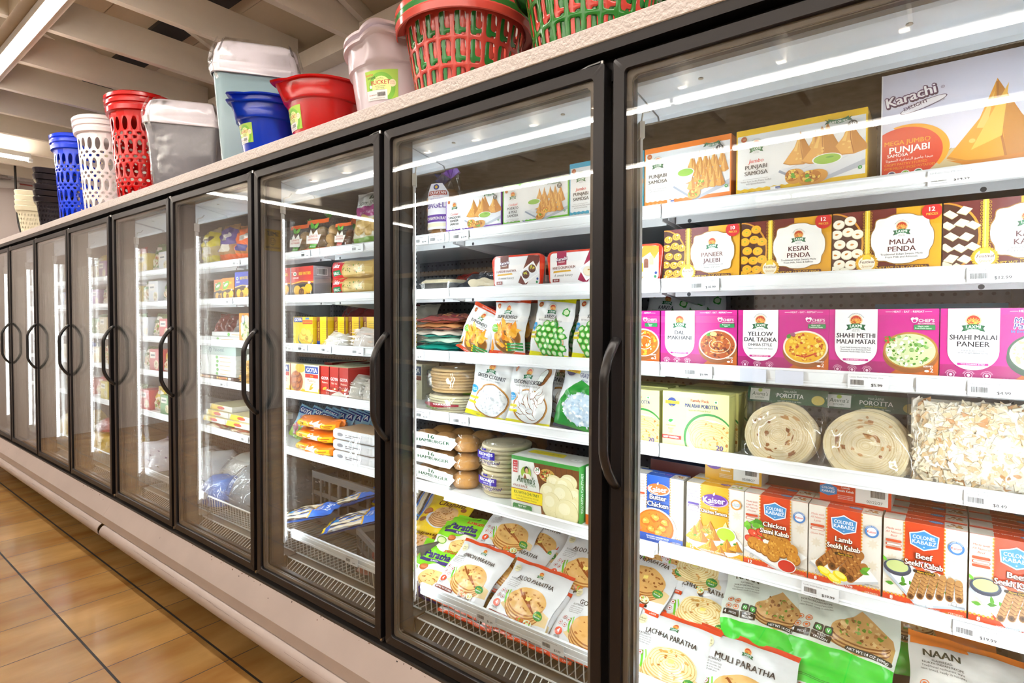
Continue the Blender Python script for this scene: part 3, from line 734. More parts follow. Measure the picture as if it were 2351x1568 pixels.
        s.text('TRUSTED', x, y - r * 2.0, r * .2, '#6b6b6b'); s.text('SINCE 1972', x, y - r * 2.32, r * .2, '#6b6b6b')
    def seal50(s, x, y, r):
        s.ell(x, y, r, r, '#d9a62e'); s.ell(x, y, r * .82, r * .82, '#b5262a'); s.text('50', x, y - r * .4, r * .75, '#f5d77a', bold=.02); s.ring(x, y, r * .95, r * .95, r * .07, '#8a5a12')
    def wood(s, x0, y0, x1, y1, c, lines='#0002', n=6):
        s.rect(x0, y0, x1, y1, c)
    def veg(s, x, y, r):
        s.ell(x, y, r, r, '#2f9e4a'); s.text('V', x, y - r * .5, r * 1.0, '#fff', bold=.02)
    def barcode(s, x, y, w, h, bg='#fff'):
        if bg: s.rect(x - w * .06, y - h * .2, x + w * 1.06, y + h * 1.1, bg)
        X = x; rr = random.Random(int(x * 7 + y))
        while X < x + w: a = w * (.008 + .02 * rr.random()); s.rect(X, y, min(X + a, x + w), y + h, '#1a1a1a'); X += a + w * (.008 + .018 * rr.random())
PROD = []
def carton(name, w, h, d, loc, art, top='#ddd', side='#ccc', label='', cat='frozen food box', group=None, rz=0, arttop=None, artside=None, rx=0, ry=0, flap=None):
    """folding carton: origin at the bottom front centre, front face towards -y"""
    b = MB(); x = w / 2
    r = .0008
    b.add([(-x, 0, 0), (x, 0, 0), (x, 0, h), (-x, 0, h)], [(0, 1, 2, 3)], side)
    b.add([(-x, d, 0), (x, d, 0), (x, d, h), (-x, d, h)], [(3, 2, 1, 0)], side)
    b.add([(x, 0, 0), (x, d, 0), (x, d, h), (x, 0, h)], [(0, 1, 2, 3)], side); b.add([(-x, 0, 0), (-x, d, 0), (-x, d, h), (-x, 0, h)], [(3, 2, 1, 0)], side)
    b.add([(-x, 0, h), (x, 0, h), (x, d, h), (-x, d, h)], [(0, 1, 2, 3)], top); b.add([(-x, 0, 0), (x, 0, 0), (x, d, 0), (-x, d, 0)], [(3, 2, 1, 0)], side)
    # tuck flap: thin raised edge along the top and the glued side seam
    fc = flap or top
    b.box(-x + .001, x - .001, .0005, .0011, h - .0004, h + .0006, fc); b.box(x - .0003, x + .0005, .0015, d - .0015, h - .006, h - .0055, '#8a8078')
    if art: art.emit(b, lambda a, c, l: (a / art.w * w - x, -l, c / art.h * h))
    if arttop: arttop.emit(b, lambda a, c, l: (a / arttop.w * w - x, c / arttop.h * d, h + .0006 + l))
    if artside: artside.emit(b, lambda a, c, l: (x + .0005 + l, a / artside.w * d, c / artside.h * h))
    o = b.build(name, 'card', loc=loc, rot=(rx, ry, rz)); tag(o, label, cat, group); return o
def again(src, loc, label, group=None, rot=None):
    o = dup(src); o.location = loc; o['label'] = label
    if group: o['group'] = group
    if rot: o.rotation_euler = rot
    return o
def pouch(name, w, h, t, loc, art, base='#e9e9ea', back=None, label='', cat='frozen food pouch', group=None, rot=(0, 0, 0), seal=.07, sealcol=None, pinch=.05, wr=1.0, seed=0, m='film', sag=0.0, botcol=None, lean=0.0):
    """pillow pouch: origin at the bottom centre; front towards -y; flat seals top and bottom"""
    R_ = random.Random(seed); ph = [R_.random() * 6.28 for _ in range(8)]
    def prof(s, t_):
        a = max(0.0, 1 - abs(2 * s - 1) ** 2.6); q = (t_ - seal) / (1 - 2 * seal); q = min(1, max(0, q))
        e = max(0.0, sin(pi * (q ** (1 + sag)))) ** .42
        return (a ** .62) * e
    def S(s, t_, off, side=-1):
        p = prof(s, t_); X = (s - .5) * w * (1 - pinch * (sin(pi * t_) ** .6)) + .004 * sin(9 * t_ + ph[0]) * (1 if True else 0)
        k = (.35 + p) if 0.0 < t_ < 1 else .3
        wv = wr * t * k * (.05 * sin(21 * s + 8 * t_ + ph[1]) + .06 * sin(13 * t_ - 9 * s + ph[2]) + .035 * sin(37 * t_ + 15 * s + ph[3])) + wr * .0025 * sin(17 * s + ph[4]) * (1 - p)
        y = side * (t * .5 * p + .0012) + wv * (1 if side < 0 else .6) + lean * t_ * t_ * h + side * off
        return (X, y, t_ * h)
    b = MB(base); nx, ny = 18, 26
    for side in (-1, 1):
        V = [S(i / nx, j / ny, 0, side) for j in range(ny + 1) for i in range(nx + 1)]
        for j in range(ny):
            tt = (j + .5) / ny; c = base if side < 0 else (back or base)
            if sealcol and tt > 1 - seal * 1.15: c = sealcol
            if botcol and tt < seal * 1.15: c = botcol
            b.add([V[q] for i in range(nx) for q in (j * (nx + 1) + i, j * (nx + 1) + i + 1, (j + 1) * (nx + 1) + i + 1, (j + 1) * (nx + 1) + i)], [t for i in range(nx) for t in ((4 * i, 4 * i + 1, 4 * i + 2), (4 * i, 4 * i + 2, 4 * i + 3))], c)
    # weld so the film shades smoothly
    vm = {}; nv = []; mp = []
    for p in b.v:
        k = (round(p[0], 6), round(p[1], 6), round(p[2], 6))
        if k not in vm: vm[k] = len(nv); nv.append(p)
        mp.append(vm[k])
    b.v = nv; b.f = [tuple(mp[i] for i in f) for f in b.f]
    if art: art.emit(b, lambda a, c, l: S(a / art.w, c / art.h, l + .0002), grid=(18, 26))
    o = b.build(name, m, loc=loc, rot=rot, smooth=True); tag(o, label, cat, group); return o
def film_bag(parent, pts_fn, nu=24, nv=16, name='clear_bag', m='wrap'):
    """closed clear film shell from a function of u (around) and v (bottom to top)"""
    b = MB(); rings = [[pts_fn(i / nu, j / nv) for i in range(nu)] for j in range(nv + 1)]
    b.loft(rings, True); return b.build(name, m, parent, smooth=True)
# ================================================================ ON TOP OF THE FREEZERS
ZL = 2.0577
def shell(rows, rad, n, t, b, col, z0, close=True):
    """openwork wall: rows of (z height, holes round, phase, hole width, hole height, squareness); rad(theta, z) gives the outside radius vector"""
    z = z0
    for hgt, cnt, phs, hw, hh, sq in rows:
        for k in range(cnt):
            a0 = 2 * pi * (k + phs) / cnt; a1 = 2 * pi * (k + 1 + phs) / cnt
            out = []; inn = []; m = n
            for q in range(m):
                th = 2 * pi * q / m; c_, s_ = cos(th), sin(th)
                mxx = max(abs(c_), abs(s_)); out.append((c_ / mxx, s_ / mxx))
                e = 2 / sq; inn.append((hw * math.copysign(abs(c_) ** e, c_), hh * math.copysign(abs(s_) ** e, s_)))
            def P(u, off):
                th = (a0 + a1) / 2 + u[0] * (a1 - a0) / 2; zz = z + hgt / 2 + u[1] * hgt / 2; x, y = rad(th, zz, off); return (x, y, zz)
            if hw <= 0:
                V = [P(u, o) for o in (0, -t) for u in out]
                b.add(V, [tuple(range(m)), tuple(range(2 * m - 1, m - 1, -1))], col)
            else:
                mid = [((o_[0] + i_[0] * 1.25) / 2.25, (o_[1] + i_[1] * 1.25) / 2.25) for o_, i_ in zip(out, inn)]
                V = [P(u, 0) for u in out] + [P(u, 0.0) for u in mid] + [P(u, -t * .35) for u in inn] + [P(u, -t) for u in inn] + [P(u, -t) for u in out]
                F = []
                for L in range(4):
                    for q in range(m): F.append((L * m + q, L * m + (q + 1) % m, (L + 1) * m + (q + 1) % m, (L + 1) * m + q))
                b.add(V, F, col)
        z += hgt
    return z
def ringrim(b, rad, z, prof, n, col):
    rings = []
    for off, dz in prof: rings.append([(*rad(2 * pi * k / n, z + dz, off), z + dz) for k in range(n)])
    b.loft(rings, True, col)
def cone(r0, r1, h, z0=0, ex=1.0, ey=1.0):
    def rad(th, z, off):
        r = r0 + (r1 - r0) * min(1.15, max(0, (z - z0) / h)) + off; return (r * ex * cos(th), r * ey * sin(th))
    return rad
# --- round laundry baskets, nested red and green
def laundry(loc, cols, label, r0=.150, r1=.198, h=.275, dz=.02, rz=0):
    t = None
    for k, c in enumerate(cols):
        rad = cone(r0, r1, h)
        b = MB(c); n = 14
        z = .012
        b.lathe([(.0001, .004), (r0 - .004, .004), (r0, .012), (r0 - .004, .014), (.0001, .009)], 42, c)
        z = shell([(.022, 28, 0, 0, 0, 2), (.078, 24, .0, .74, .86, 5), (.078, 24, .5 * 0, .74, .86, 5), (.078, 24, 0, .74, .86, 5)], rad, 16, .004, b, c, z)
        ringrim(b, rad, z, [(0, 0), (0, .012), (.028, .014), (.032, .008), (.032, -.012), (.028, -.014), (.027, .004), (.004, .008), (-.004, .02), (-.004, 0)], 56, c)
        o = b.build('laundry_basket', 'gloss', smooth=35, loc=(loc[0], loc[1], loc[2] + dz * k), rot=(0, 0, rz + k * .085))
        tag(o, label[k], 'laundry basket', 'nested red and green laundry baskets')
laundry((-1.285, .27, ZL), ['#c84a40', '#2f7d3a', '#cf5248'], ['round red openwork laundry basket, outermost of the left nest on the freezer top', 'round green laundry basket nested in the left red basket on the freezer top', 'second red laundry basket nested inside the green one, left nest'])
laundry((-.80, .27, ZL), ['#2a7a2c', '#c9453b', '#2f7d3a'], ['round green openwork laundry basket, outermost of the right nest, cut by the photo top', 'red laundry basket nested inside the green one, right nest', 'inner green laundry basket of the right nest'], rz=.1)
# --- buckets with pouring lip
def sticker(b, fn, kind):
    if kind == 'bucket':
        a = Art(100, 78, '#a8d24a'); a.ell(50, 30, 42, 42, '#7cc23f', n=30); a.ell(50, 32, 30, 30, '#e9f3a0', n=26); a.rect(0, 0, 68, 26, '#f4f1ee')
        a.text('home', 14, 64, 8, '#d94a3a', bold=.02); a.text('smart', 20, 56, 8, '#222', bold=.02); a.text('PLASTIC', 46, 53, 5, '#7a9a2a'); a.text('BUCKET', 47, 40, 11, '#c23a2e', bold=.03)
        for q, s_ in enumerate(('EXTRA STRONG', 'CONTAINER', 'WITH HANDLE')): a.text(s_, 47, 34 - q * 4.4, 3, '#333')
        a.ell(84, 42, 10, 10, '#f6f0c8'); a.text('MORE', 84, 44, 3.4, '#d98a7a'); a.text('SMILES', 84, 39, 3.4, '#d98a7a'); a.ell(16, 36, 4, 4.4, '#fff')
        a.text('home', 14, 12, 4.5, '#d94a3a'); a.text('smart', 26, 12, 4.5, '#333'); a.barcode(36, 9, 26, 11, None); a.text('HOMESMARTPRODUCTS.COM', 34, 3, 2.6, '#333', wmax=52)
    else:
        a = Art(60, 110); a.poly([(4, 30), (56, 30), (58, 96), (46, 108), (14, 106), (2, 94)], '#f1cf1d'); a.rect(4, 2, 56, 31, '#f3f1ee'); a.ell(31, 62, 24, 26, '#f7e36a'); a.ring(31, 62, 24, 26, 2.4, '#e2a91a')
        a.rect(34, 100, 57, 107, '#2c3560'); a.text('home', 22, 96, 7, '#d94a3a', bold=.02); a.text('smart', 28, 89, 7, '#222', bold=.02); a.text('TIDY', 31, 62, 13, '#b5452a', bold=.03, wmax=36); a.text('BASKET', 31, 52, 6, '#b5452a', wmax=30)
        for q in range(3): a.text('STRONG PLASTIC', 31, 46 - q * 4, 2.6, '#333', wmax=26)
        a.rect(40, 26, 56, 31, '#b5262a'); a.barcode(8, 8, 18, 18, None); a.text('home smart', 42, 18, 4, '#d94a3a', wmax=22)
        for q in range(2): a.text('TIDY BASKET', 42, 12 - q * 5, 2.6, '#444', wmax=22)
    a.emit(b, lambda x, y, l: fn(x / a.w, y / a.h, l), grid=(8, 6))
def bucket(loc, col, r0, r1, h, label, n=2, spout=radians(-62), sa=radians(-66), group='buckets'):
    def mk(z, lb, st):
        def lip(th, z_):
            d = (th - spout + pi) % (2 * pi) - pi; q = max(0, (z_ / h - .64) / .36)
            return 1 + .26 * q * max(0, 1 - abs(d) / .40)
        pr = [(.0001, 0), (r0 - .01, 0), (r0, .006)]
        R = lambda q: r0 + (r1 - r0) * q
        pr += [(R(.3), h * .3), (R(.55), h * .55), (R(.63), h * .63), (R(.7), h * .70), (R(.72) + .008, h * .715), (R(.75) + .009, h * .75), (R(.85) + .006, h * .85), (R(.93) + .004, h * .93), (R(.96) + .004, h * .955), (R(1) + .014, h * .965), (R(1) + .016, h * .99), (R(1) + .008, h), (R(1) - .002, h * .99), (R(.9) - .003, h * .9), (R(.75) - .003, h * .75), (R(.62) - .004, h * .62), (R(.1) - .004, h * .06), (.0001, h * .05)]
        b = MB(col); b.lathe([(r, zz) for r, zz in pr], 72, shape=lip)
        o = b.build('bucket', 'gloss', smooth=45, loc=(loc[0], loc[1], loc[2] + z)); tag(o, lb, 'bucket', group)
        if st:
            b = MB(); hh = h * .33; ww = r1 * .62
            def fn(u, v, l):
                zz = h * .3 + v * hh; th = sa + (u - .5) * ww / R(.45) ; r = R(zz / h) + .0012 + l; return (r * cos(th), r * sin(th), zz)
            sticker(b, fn, 'bucket'); b.build('paper_sticker', 'card', o)
        return o
    if n == 2: mk(.028, label[1], False)
    mk(0, label[0], True)
bucket((-1.60, .27, ZL), '#cfc3ca', .145, .19, .285, ['large pale grey bucket with pouring lip and green sticker, lower of its nested pair', 'pale grey bucket nested inside the lower one, only its rim showing'])
bucket((-2.03, .25, ZL), '#bb1313', .125, .165, .27, ['shiny red bucket with pouring lip and green sticker on the freezer top'], n=1, sa=radians(-98), spout=radians(-112))
bucket((-2.335, .175, ZL), '#0c35b4', .105, .14, .235, ['shiny blue bucket with green sticker beside the tall grey-blue bin', 'blue bucket nested inside the lower blue one, only its rim showing'], sa=radians(-86), spout=radians(-92))
# --- rectangular bins with domed white lid and film
def rrp(wx, wy, r, n=6):
    o = []
    for cx, cy_, a0 in ((wx - r, wy - r, 0), (-wx + r, wy - r, 90), (-wx + r, -wy + r, 180), (wx - r, -wy + r, 270)):
        for k in range(n + 1): a = radians(a0 + 90 * k / n); o.append((cx + r * cos(a), cy_ + r * sin(a)))
    return o
def bin_(loc, col, wx, wy, h, label, rz, wrapfull=False):
    o = empty('waste_bin', loc, (0, 0, rz)); tag(o, label, 'bin', 'waste bins on the freezer top')
    b = MB(col); S_ = lambda z: .80 + .20 * z / h
    rg = [[(x * S_(z), y * S_(z), z) for x, y in rrp(wx, wy, .045)] for z in (0.0, .004, h * .5, h - .03, h - .028, h)]
    rg[0] = [(x * .97, y * .97, 0) for x, y, _ in rg[0]]
    b.loft(rg, True, caps=False); b.add([p for p in rg[0]], [tuple(range(len(rg[0])))[::-1]]); b.build('bin_body', 'gloss', o, smooth=40)
    b = MB('#ddd5db'); lh = .13 * h / .5
    pr = [(1.02, -.035), (1.05, -.033), (1.055, .0), (1.03, .004), (1.0, .02), (.97, lh * .55), (.9, lh * .85), (.75, lh), (.3, lh * 1.06), (.01, lh * 1.07)]
    b.loft([[(x * q, y * q, h + z) for x, y in rrp(wx, wy, .05)] for q, z in pr], True); b.build('domed_lid', 'gloss', o, smooth=50)
    R_ = random.Random(3)
    ph = [R_.random() * 6 for _ in range(4)]
    def fn(u, v):
        k = u * 28; i = int(k) % 28; P = rrp(wx, wy, .05); x, y = P[i]
        if wrapfull: z0, z1 = .01, h + lh * 1.0
        else: z0, z1 = h - .06, h + lh * 1.02
        z = z0 + (z1 - z0) * v
        q = (.80 + .20 * min(1, z / h)) * 1.03 if z < h else 1.07 - .15 * ((z - h) / lh) ** 2
        q += (.012 * sin(u * 60 + ph[0] + 5 * v) + .01 * sin(u * 37 - 9 * v + ph[1])) + (.05 * math.exp(-((z - h + .02) / .04) ** 2))
        return (x * q, y * q, z + .008 * sin(u * 30 + ph[2]))
    film_bag(o, fn, 56, 18, 'film_wrap', 'wrap2')
    b = MB()
    def fs(u, v, l):
        zz = h * (.46 + .40 * v); s_ = S_(zz); return (-wx * s_ - .001 - l, (wy * s_ * .86) * (.78 - .62 * u) * 1.0, zz)
    def fy(u, v, l):
        zz = h * (.44 + .40 * v); s_ = S_(zz); return (-wx * s_ + wx * (.45 + .62 * u), -wy * s_ - .001 - l, zz)
    sticker(b, fy, 'tidy'); b.build('paper_sticker', 'card', o)
    return o
bin_((-2.69, .32, ZL), '#8da7ad', .165, .19, .50, 'tall grey-blue waste bin with white domed lid and film', -.62)
bin_((-3.43, .30, ZL), '#7a777c', .165, .19, .42, 'dark grey waste bin with white lid wrapped in clear film', -.62, True)
# --- tall openwork hampers
def hamper(loc, col, r0, r1, h, label, seed, m='gloss'):
    rad = cone(r0, r1, h, 0, 1, .85)
    b = MB(col); rows = [(.05, 20, 0, 0, 0, 2)]
    u = (h - .05 - .05) / 4.6
    for k in range(4):
        rows.append((u * .82, 20, .5 * (k % 2), .62, .9, 2)); 
        if k < 3: rows += [(u * .22, 20, .5 * ((k + 1) % 2), .5, .75, 2), (u * .22, 20, .5 * (k % 2), .5, .75, 2)]
    rows.append((.03, 20, 0, 0, 0, 2))
    b.add([(*rad(2 * pi * k / 40, 0, -.002), .003) for k in range(40)], [tuple(range(40))])
    z = shell(rows, rad, 16, .003, b, col, 0.002)
    ringrim(b, rad, z, [(0, 0), (.004, .003), (.02, .004), (.022, .03), (.012, .034), (.012, .045), (.024, .048), (.025, .066), (.014, .07), (.014, .078), (.026, .082), (.026, .10), (.016, .108), (0, .106), (-.002, 0)], 48, col)
    o = b.build('laundry_hamper', m, smooth=40, loc=loc); tag(o, label, 'hamper', 'tall openwork hampers'); return o
hamper((-4.02, .26, ZL), '#c50808', .14, .195, .60, 'tall red openwork laundry hamper beside the dark grey bin', 1)
hamper((-4.60, .24, ZL), '#efe6e6', .135, .185, .585, 'tall white openwork laundry hamper between the red and the blue one', 2, 'satin')
hamper((-5.12, .22, ZL), '#0d3fe0', .125, .165, .57, 'tall bright blue openwork laundry hamper, furthest of the three', 3)
# --- stacked small baskets
def tub_basket(loc, col, wx, wy, h, label, rz, tagged, holes=True, group=None, z=0):
    b = MB(col); S_ = lambda zz: .74 + .26 * zz / h
    for zz0, zz1 in ((0.0, h * .9),):
        P0 = rrp(wx, wy, .03, 3)
    def rad(th, zz, off):
        s_ = S_(zz) ; c_, n_ = cos(th), sin(th); k = 1 / (abs(c_ / wx) ** 6 + abs(n_ / wy) ** 6) ** (1 / 6); return ((k * s_ + off) * c_, (k * s_ + off) * n_)
    zt = shell([(h * .12, 48, 0, 0, 0, 2)] + [(h * .13, 48, .5 * (k % 2), .55, .62, 2) for k in range(5)] + [(h * .06, 48, 0, 0, 0, 2)], rad, 8, .003, b, col, .002)
    ringrim(b, rad, zt, [(0, 0), (.006, .0), (.014, .005), (.016, h * .15), (.012, h * .165), (.002, h * .165), (-.002, 0)], 48, col)
    b.add([(*rad(2 * pi * k / 40, 0, -.002), .003) for k in range(40)], [tuple(range(40))])
    o = b.build('storage_basket', 'satin' if col[1] != '2' else 'gloss', smooth=35, loc=(loc[0], loc[1], loc[2] + z), rot=(0, 0, rz)); tag(o, label, 'storage basket', group)
    if tagged:
        b = MB(); sticker(b, lambda u, v, l: (*[rad(radians(-128) + (u - .5) * .55, h * (.12 + .62 * v), .0012 + l)[i] for i in (0, 1)], h * (.12 + .62 * v)), 'tidy'); b.build('paper_sticker', 'card', o)
for k, w_ in enumerate(('lowest', 'second', 'third', 'fourth', 'topmost')):
    tub_basket((-5.56, .20, ZL), '#2a2629', .15, .13, .26, f'black latticed storage basket, {w_} of the five nested ones' if k else 'black latticed storage basket with yellow sticker, lowest of the five nested ones', -.3, k == 0, group='nested black baskets', z=k * .047 + (.03 if k > 2 else 0))
for k, w_ in enumerate(('lowest', 'second', 'third', 'topmost')):
    tub_basket((-6.12, .20, ZL), '#efe6c8', .15, .13, .26, f'cream latticed storage basket, {w_} of the four nested ones at the far left', -.3, False, group='nested cream baskets', z=k * .042)
# ================================================================ DOOR 1: BOXES
YF = YR + .013
SZ = [z - .0095 for z in LEVELS]
GOLD = '#e8a916'
# ---- row 1: samosa cartons
def laxmi_samosa(c1, title, pre, n, W, Hh, big, seed, npc, sub, sub2='with Spiced Potatoes.', extra=None):
    a = Art(W, Hh, c1, seed); bd = 3
    a.rect(bd, Hh * .135, W - bd, Hh - Hh * .085, '#eceef0')
    k = 9
    for i in range(k): a.poly([(bd + (W * .55) * i / k, Hh * .135), (bd + (W * .55) * (i + 1) / k, Hh * .135), (bd + (W * .55) * (i + .5) / k, Hh * .12)], '#eceef0')
    u = Hh / 165
    # board with samosas
    a.poly([(W * .36, Hh * .34), (W * .60, Hh * .10), (W - bd, Hh * .33), (W - bd, Hh * .62), (W * .62, Hh * .42)], '#dfe3ea')
    a.poly([(W * .36, Hh * .34), (W * .60, Hh * .10), (W * .60, Hh * .06), (W * .35, Hh * .31)], '#9aa4b8'); a.poly([(W * .60, Hh * .10), (W - bd, Hh * .33), (W - bd, Hh * .25), (W * .60, Hh * .06)], '#b5bccb')
    for q in range(3): a.line([(W * (.42 + .06 * q), Hh * (.33 - .055 * q)), (W * (.75 + .06 * q), Hh * (.52 - .06 * q))], .6, '#b9c0cc')
    if big:
        for x, y, w, h in ((.63, .52, .14, .3), (.72, .5, .2, .40), (.88, .44, .28, .42), (.52, .40, .26, .44), (.68, .38, .30, .48)): a.samosa(W * x, Hh * y, W * w, Hh * h, '#dfa24a')
        a.bowl(W * .72, Hh * .40, W * .11, Hh * .075, '#f4f5f6', '#8fbf3f', '#e3e6ea', Hh * .09); a.ell(W * .74, Hh * .42, W * .03, Hh * .012, '#5d9a2c')
        for x, y, w in ((.48, .22, .15), (.62, .17, .22)):
            a.ell(W * x, Hh * y, W * w * .5, Hh * .105, '#d89a45', rot=10); a.ell(W * (x - .02), Hh * (y + .02), W * w * .36, Hh * .085, '#b9701f'); a.bits(W * (x - .02), Hh * (y + .02), W * w * .32, Hh * .07, 34, 3.2 * u, ['#e8b53a', '#c9822a', '#f0cf6a', '#8a4a18']); a.bits(W * (x - .02), Hh * (y + .02), W * w * .28, Hh * .06, 4, 4.2 * u, ['#5aa82c'])
    else:
        R_ = random.Random(seed)
        for row in range(4):
            for k in range(npc):
                x = .56 + .40 * (k + .5 * (row % 2)) / npc + .02 * R_.random() - row * .012; y = .56 - row * .105
                a.samosa(W * x, Hh * y, W * (.50 / npc), Hh * .27, R_.choice(['#dca04a', '#d69438', '#e2ab58']), .04 - .08 * R_.random())
        a.bowl(W * .50, Hh * .52, W * .10, Hh * .065, '#f4f5f6', '#7fb83a', '#e3e6ea', Hh * .12)
        for x, y in ((.60, .17), (.68, .30)):
            a.ell(W * x, Hh * y, W * .075, Hh * .08, '#e0a450', rot=20); a.ell(W * (x - .01), Hh * (y + .01), W * .05, Hh * .06, '#b9701f'); a.bits(W * (x - .01), Hh * (y + .01), W * .045, Hh * .05, 18, 3 * u, ['#e8b53a', '#5aa82c', '#f0cf6a', '#c06a20'])
    x0 = W * .17
    a.seal50(W * .055 + 3, Hh * .86, 7 * u); a.emblem(x0, Hh * .765, 9.2 * u)
    y = Hh * .50
    if pre: a.text(pre, x0, y, 9 * u, '#d9342b', bold=.02, sh=.2); y -= 15 * u
    for t in title: a.text(t, x0, y, 9.5 * u, '#2b2a33', bold=.035, wmax=W * .28); y -= 14.5 * u
    if extra: extra(a, x0, y, u)
    a.line([(W * .06, y + 5 * u), (W * .27, y + 5 * u)], .5, '#555'); a.text(sub, x0, y - 2 * u, 3.6 * u, '#555', wmax=W * .26); a.text(sub2, x0, y - 8 * u, 3.6 * u, '#555', wmax=W * .26)
    a.ribbon(W * .80, Hh * .875, W * .20, 9 * u, '#1f6f4c', '#14523a', 'BAKE OR FRY', curve=-.5); a.ell(W * .90 if big else W * .88, Hh * .80, 10 * u, 10 * u, '#33302f'); a.text(str(n), W * .90 if big else W * .88, Hh * .80 - 1 * u, 7.5 * u, '#fff', bold=.03); a.text('PIECES', W * .90 if big else W * .88, Hh * .80 - 6 * u, 3 * u, '#fff')
    a.veg(W * .955, Hh * .22, 4 * u)
    for k in range(4): a.ring(W * (.05 + .05 * k) + 4, Hh * .065, 3.6 * u, 3.6 * u, .8 * u, '#8a2d12' if c1 == '#f2c40f' else '#f7d9a8')
    a.rect(W * .29, Hh * .02, W * .37, Hh * .115, '#f4f6f8'); a.rect(W * .33, Hh * .025, W * .37, Hh * .11, '#2d4f9e'); a.text('NON', W * .35, Hh * .07, 3.4 * u, '#fff', bold=.02); a.text('GMO', W * .35, Hh * .037, 3.4 * u, '#fff', bold=.02)
    a.rect(W * .53, Hh * .005, W * .76, Hh * .06, c1); a.text('NET WT 52.07 OZ' if big else 'NET WT 22.5 OZ', W * .645, Hh * .015, 5 * u, '#5a2a0a', bold=.02)
    return a
carton('samosa_carton', .229, .164, .16, (-.5455, YF, SZ[0]), laxmi_samosa('#f4801c', ['PUNJABI', 'SAMOSA'], None, 12, 232, 165, False, 3, 5, 'Indian Style Pastry Stuffed'), '#ef7a18', '#ef7a18', 'orange edged samosa carton with 12 piece badge on the top shelf behind the first door')
carton('samosa_carton', .274, .164, .20, (-.2815, YF, SZ[0]), laxmi_samosa('#f2c40f', ['PUNJABI', 'SAMOSA'], 'Jumbo', 20, 276, 165, True, 4, 3, 'Indian Style Jumbo Pastry Stuffed'), '#f0c20e', '#f0c20e', 'wide yellow edged jumbo samosa carton with 20 piece badge on the top shelf')
def karachi(a, x, y, s, delight=True, rot=0):
    a.text('Karachi', x + s * .06, y - s * .08, s * 1.15, '#3a1230', bold=.16, rot=rot); a.text('Karachi', x, y, s * 1.15, '#5b2a5c', bold=.12, rot=rot); a.text('Karachi', x, y, s * 1.15, '#f6f2f6', bold=.045, rot=rot)
    if delight:
        a.ell(x + s * 1.2, y - s * .75, s * 2.4, s * .48, '#4a2147', rot=rot + 6); a.ell(x + s * 1.2, y - s * .74, s * 2.3, s * .40, '#f3eef4', rot=rot + 6); a.text('DELIGHT', x + s * .5, y - s * .85, s * .42, '#4a2147', bold=.03, rot=rot + 6); a.text('SENSATION OF PAKISTAN', x + s * 2.3, y - s * .95, s * .2, '#4a2147', rot=rot + 8, wmax=s * 2.1)
a = Art(330, 222, '#d9d8ea', 5); a.rect(0, 0, 330, 45, '#b09a72'); a.poly([(90, 45), (330, 75), (330, 0), (70, 0)], '#c9b58c')
for q in range(5): a.line([(60 + q * 60, 0), (120 + q * 60, 50)], 1, '#8a744c')
a.samosa(188, 22, 150, 150, '#e0992a'); a.samosa(290, 40, 110, 150, '#d88f24'); a.poly([(112, 26), (150, 18), (262, 24), (330, 60), (330, 44), (258, 6), (160, 4)], '#c97a1a'); a.poly([(150, 40), (205, 160), (196, 60)], '#f0b950')
a.ell(46, 56, 71, 56, '#f0a01e', a0=-40, a1=110); a.ell(40, 53, 66, 54, '#d8341b', n=40)
karachi(a, 52, 160, 17, rot=10); a.ring(104, 176, 3, 3, .6, '#5b2a5c'); a.text('R', 104, 174.6, 2.8, '#5b2a5c')
a.text('MEGA JUMBO', 46, 72, 9, '#f0a01e', bold=.02); a.text('PUNJABI', 50, 55, 13, '#fff', bold=.03); a.text('SAMOSA', 30, 47, 6.5, '#fff', bold=.02)
a.text('\ufe8e\ufe97\ufeee\ufee4\ufeb4\ufedf\ufe8d \ufe94\ufef4\ufe91\ufe8e\ufea0\ufee8\ufe92\ufedf\ufe8d \ufeee\ufe92\ufee3\ufe8e\ufe9f \ufe8e\ufea0\ufef4\ufee3', 50, 38, 5, '#fff', wmax=88)
a.text('CRISPY PASTRY STUFFED', 44, 29, 5, '#f0a01e', wmax=74); a.text('WITH MILDLY SPICED POTATOES', 50, 21, 5, '#f0a01e', wmax=88)
for x, c in ((20, '#3b3470'), (44, '#7cb72c'), (66, '#2f7a5a')): a.ell(x, 10, 8, 8, '#f4f1f6'); a.ell(x, 10, 6.4, 6.4, c)
a.text('V', 44, 7, 7, '#fff', bold=.03); a.poly([(240, 150), (330, 172), (330, 128), (236, 124)], '#d3281c'); a.text('MEGA', 276, 154, 8, '#fff', bold=.03, rot=8); a.text('JUMBO', 276, 135, 15, '#fff', bold=.04, rot=8); a.text('12', 252, 178, 24, '#b5261a', bold=.10, rot=6); a.text('12', 252, 179, 24, '#f7b51c', bold=.05, rot=6)
a.rect(0, 0, 2.5, 222, '#f0eef2')
carton('samosa_carton', .33, .222, .22, (.045, YF + .002, SZ[0]), a, '#d3cfe2', '#ece9f0', 'largest white carton with a giant golden samosa and red disc')
# cyan carton shared by the first two doors
def noon(a, x, y, u): a.text('NO', x - 8 * u, y - 2 * u, 10 * u, '#d9342b', bold=.05, sh=.2); a.text('Onion', x + 10 * u, y + 4 * u, 4.5 * u, '#d9342b', sh=.2); a.text('Garlic', x + 10 * u, y - 2 * u, 4.5 * u, '#d9342b', sh=.2)
carton('samosa_carton', .236, .164, .2, (-.7815, YF, SZ[0]), laxmi_samosa('#1fa9cf', ['PUNJABI', 'SAMOSA'], 'Jumbo', 8, 236, 165, True, 9, 3, 'Indian Style Jumbo Pastry Stuffed'), '#1fa3c9', '#1fa3c9', 'turquoise edged samosa carton half hidden behind the first door post')
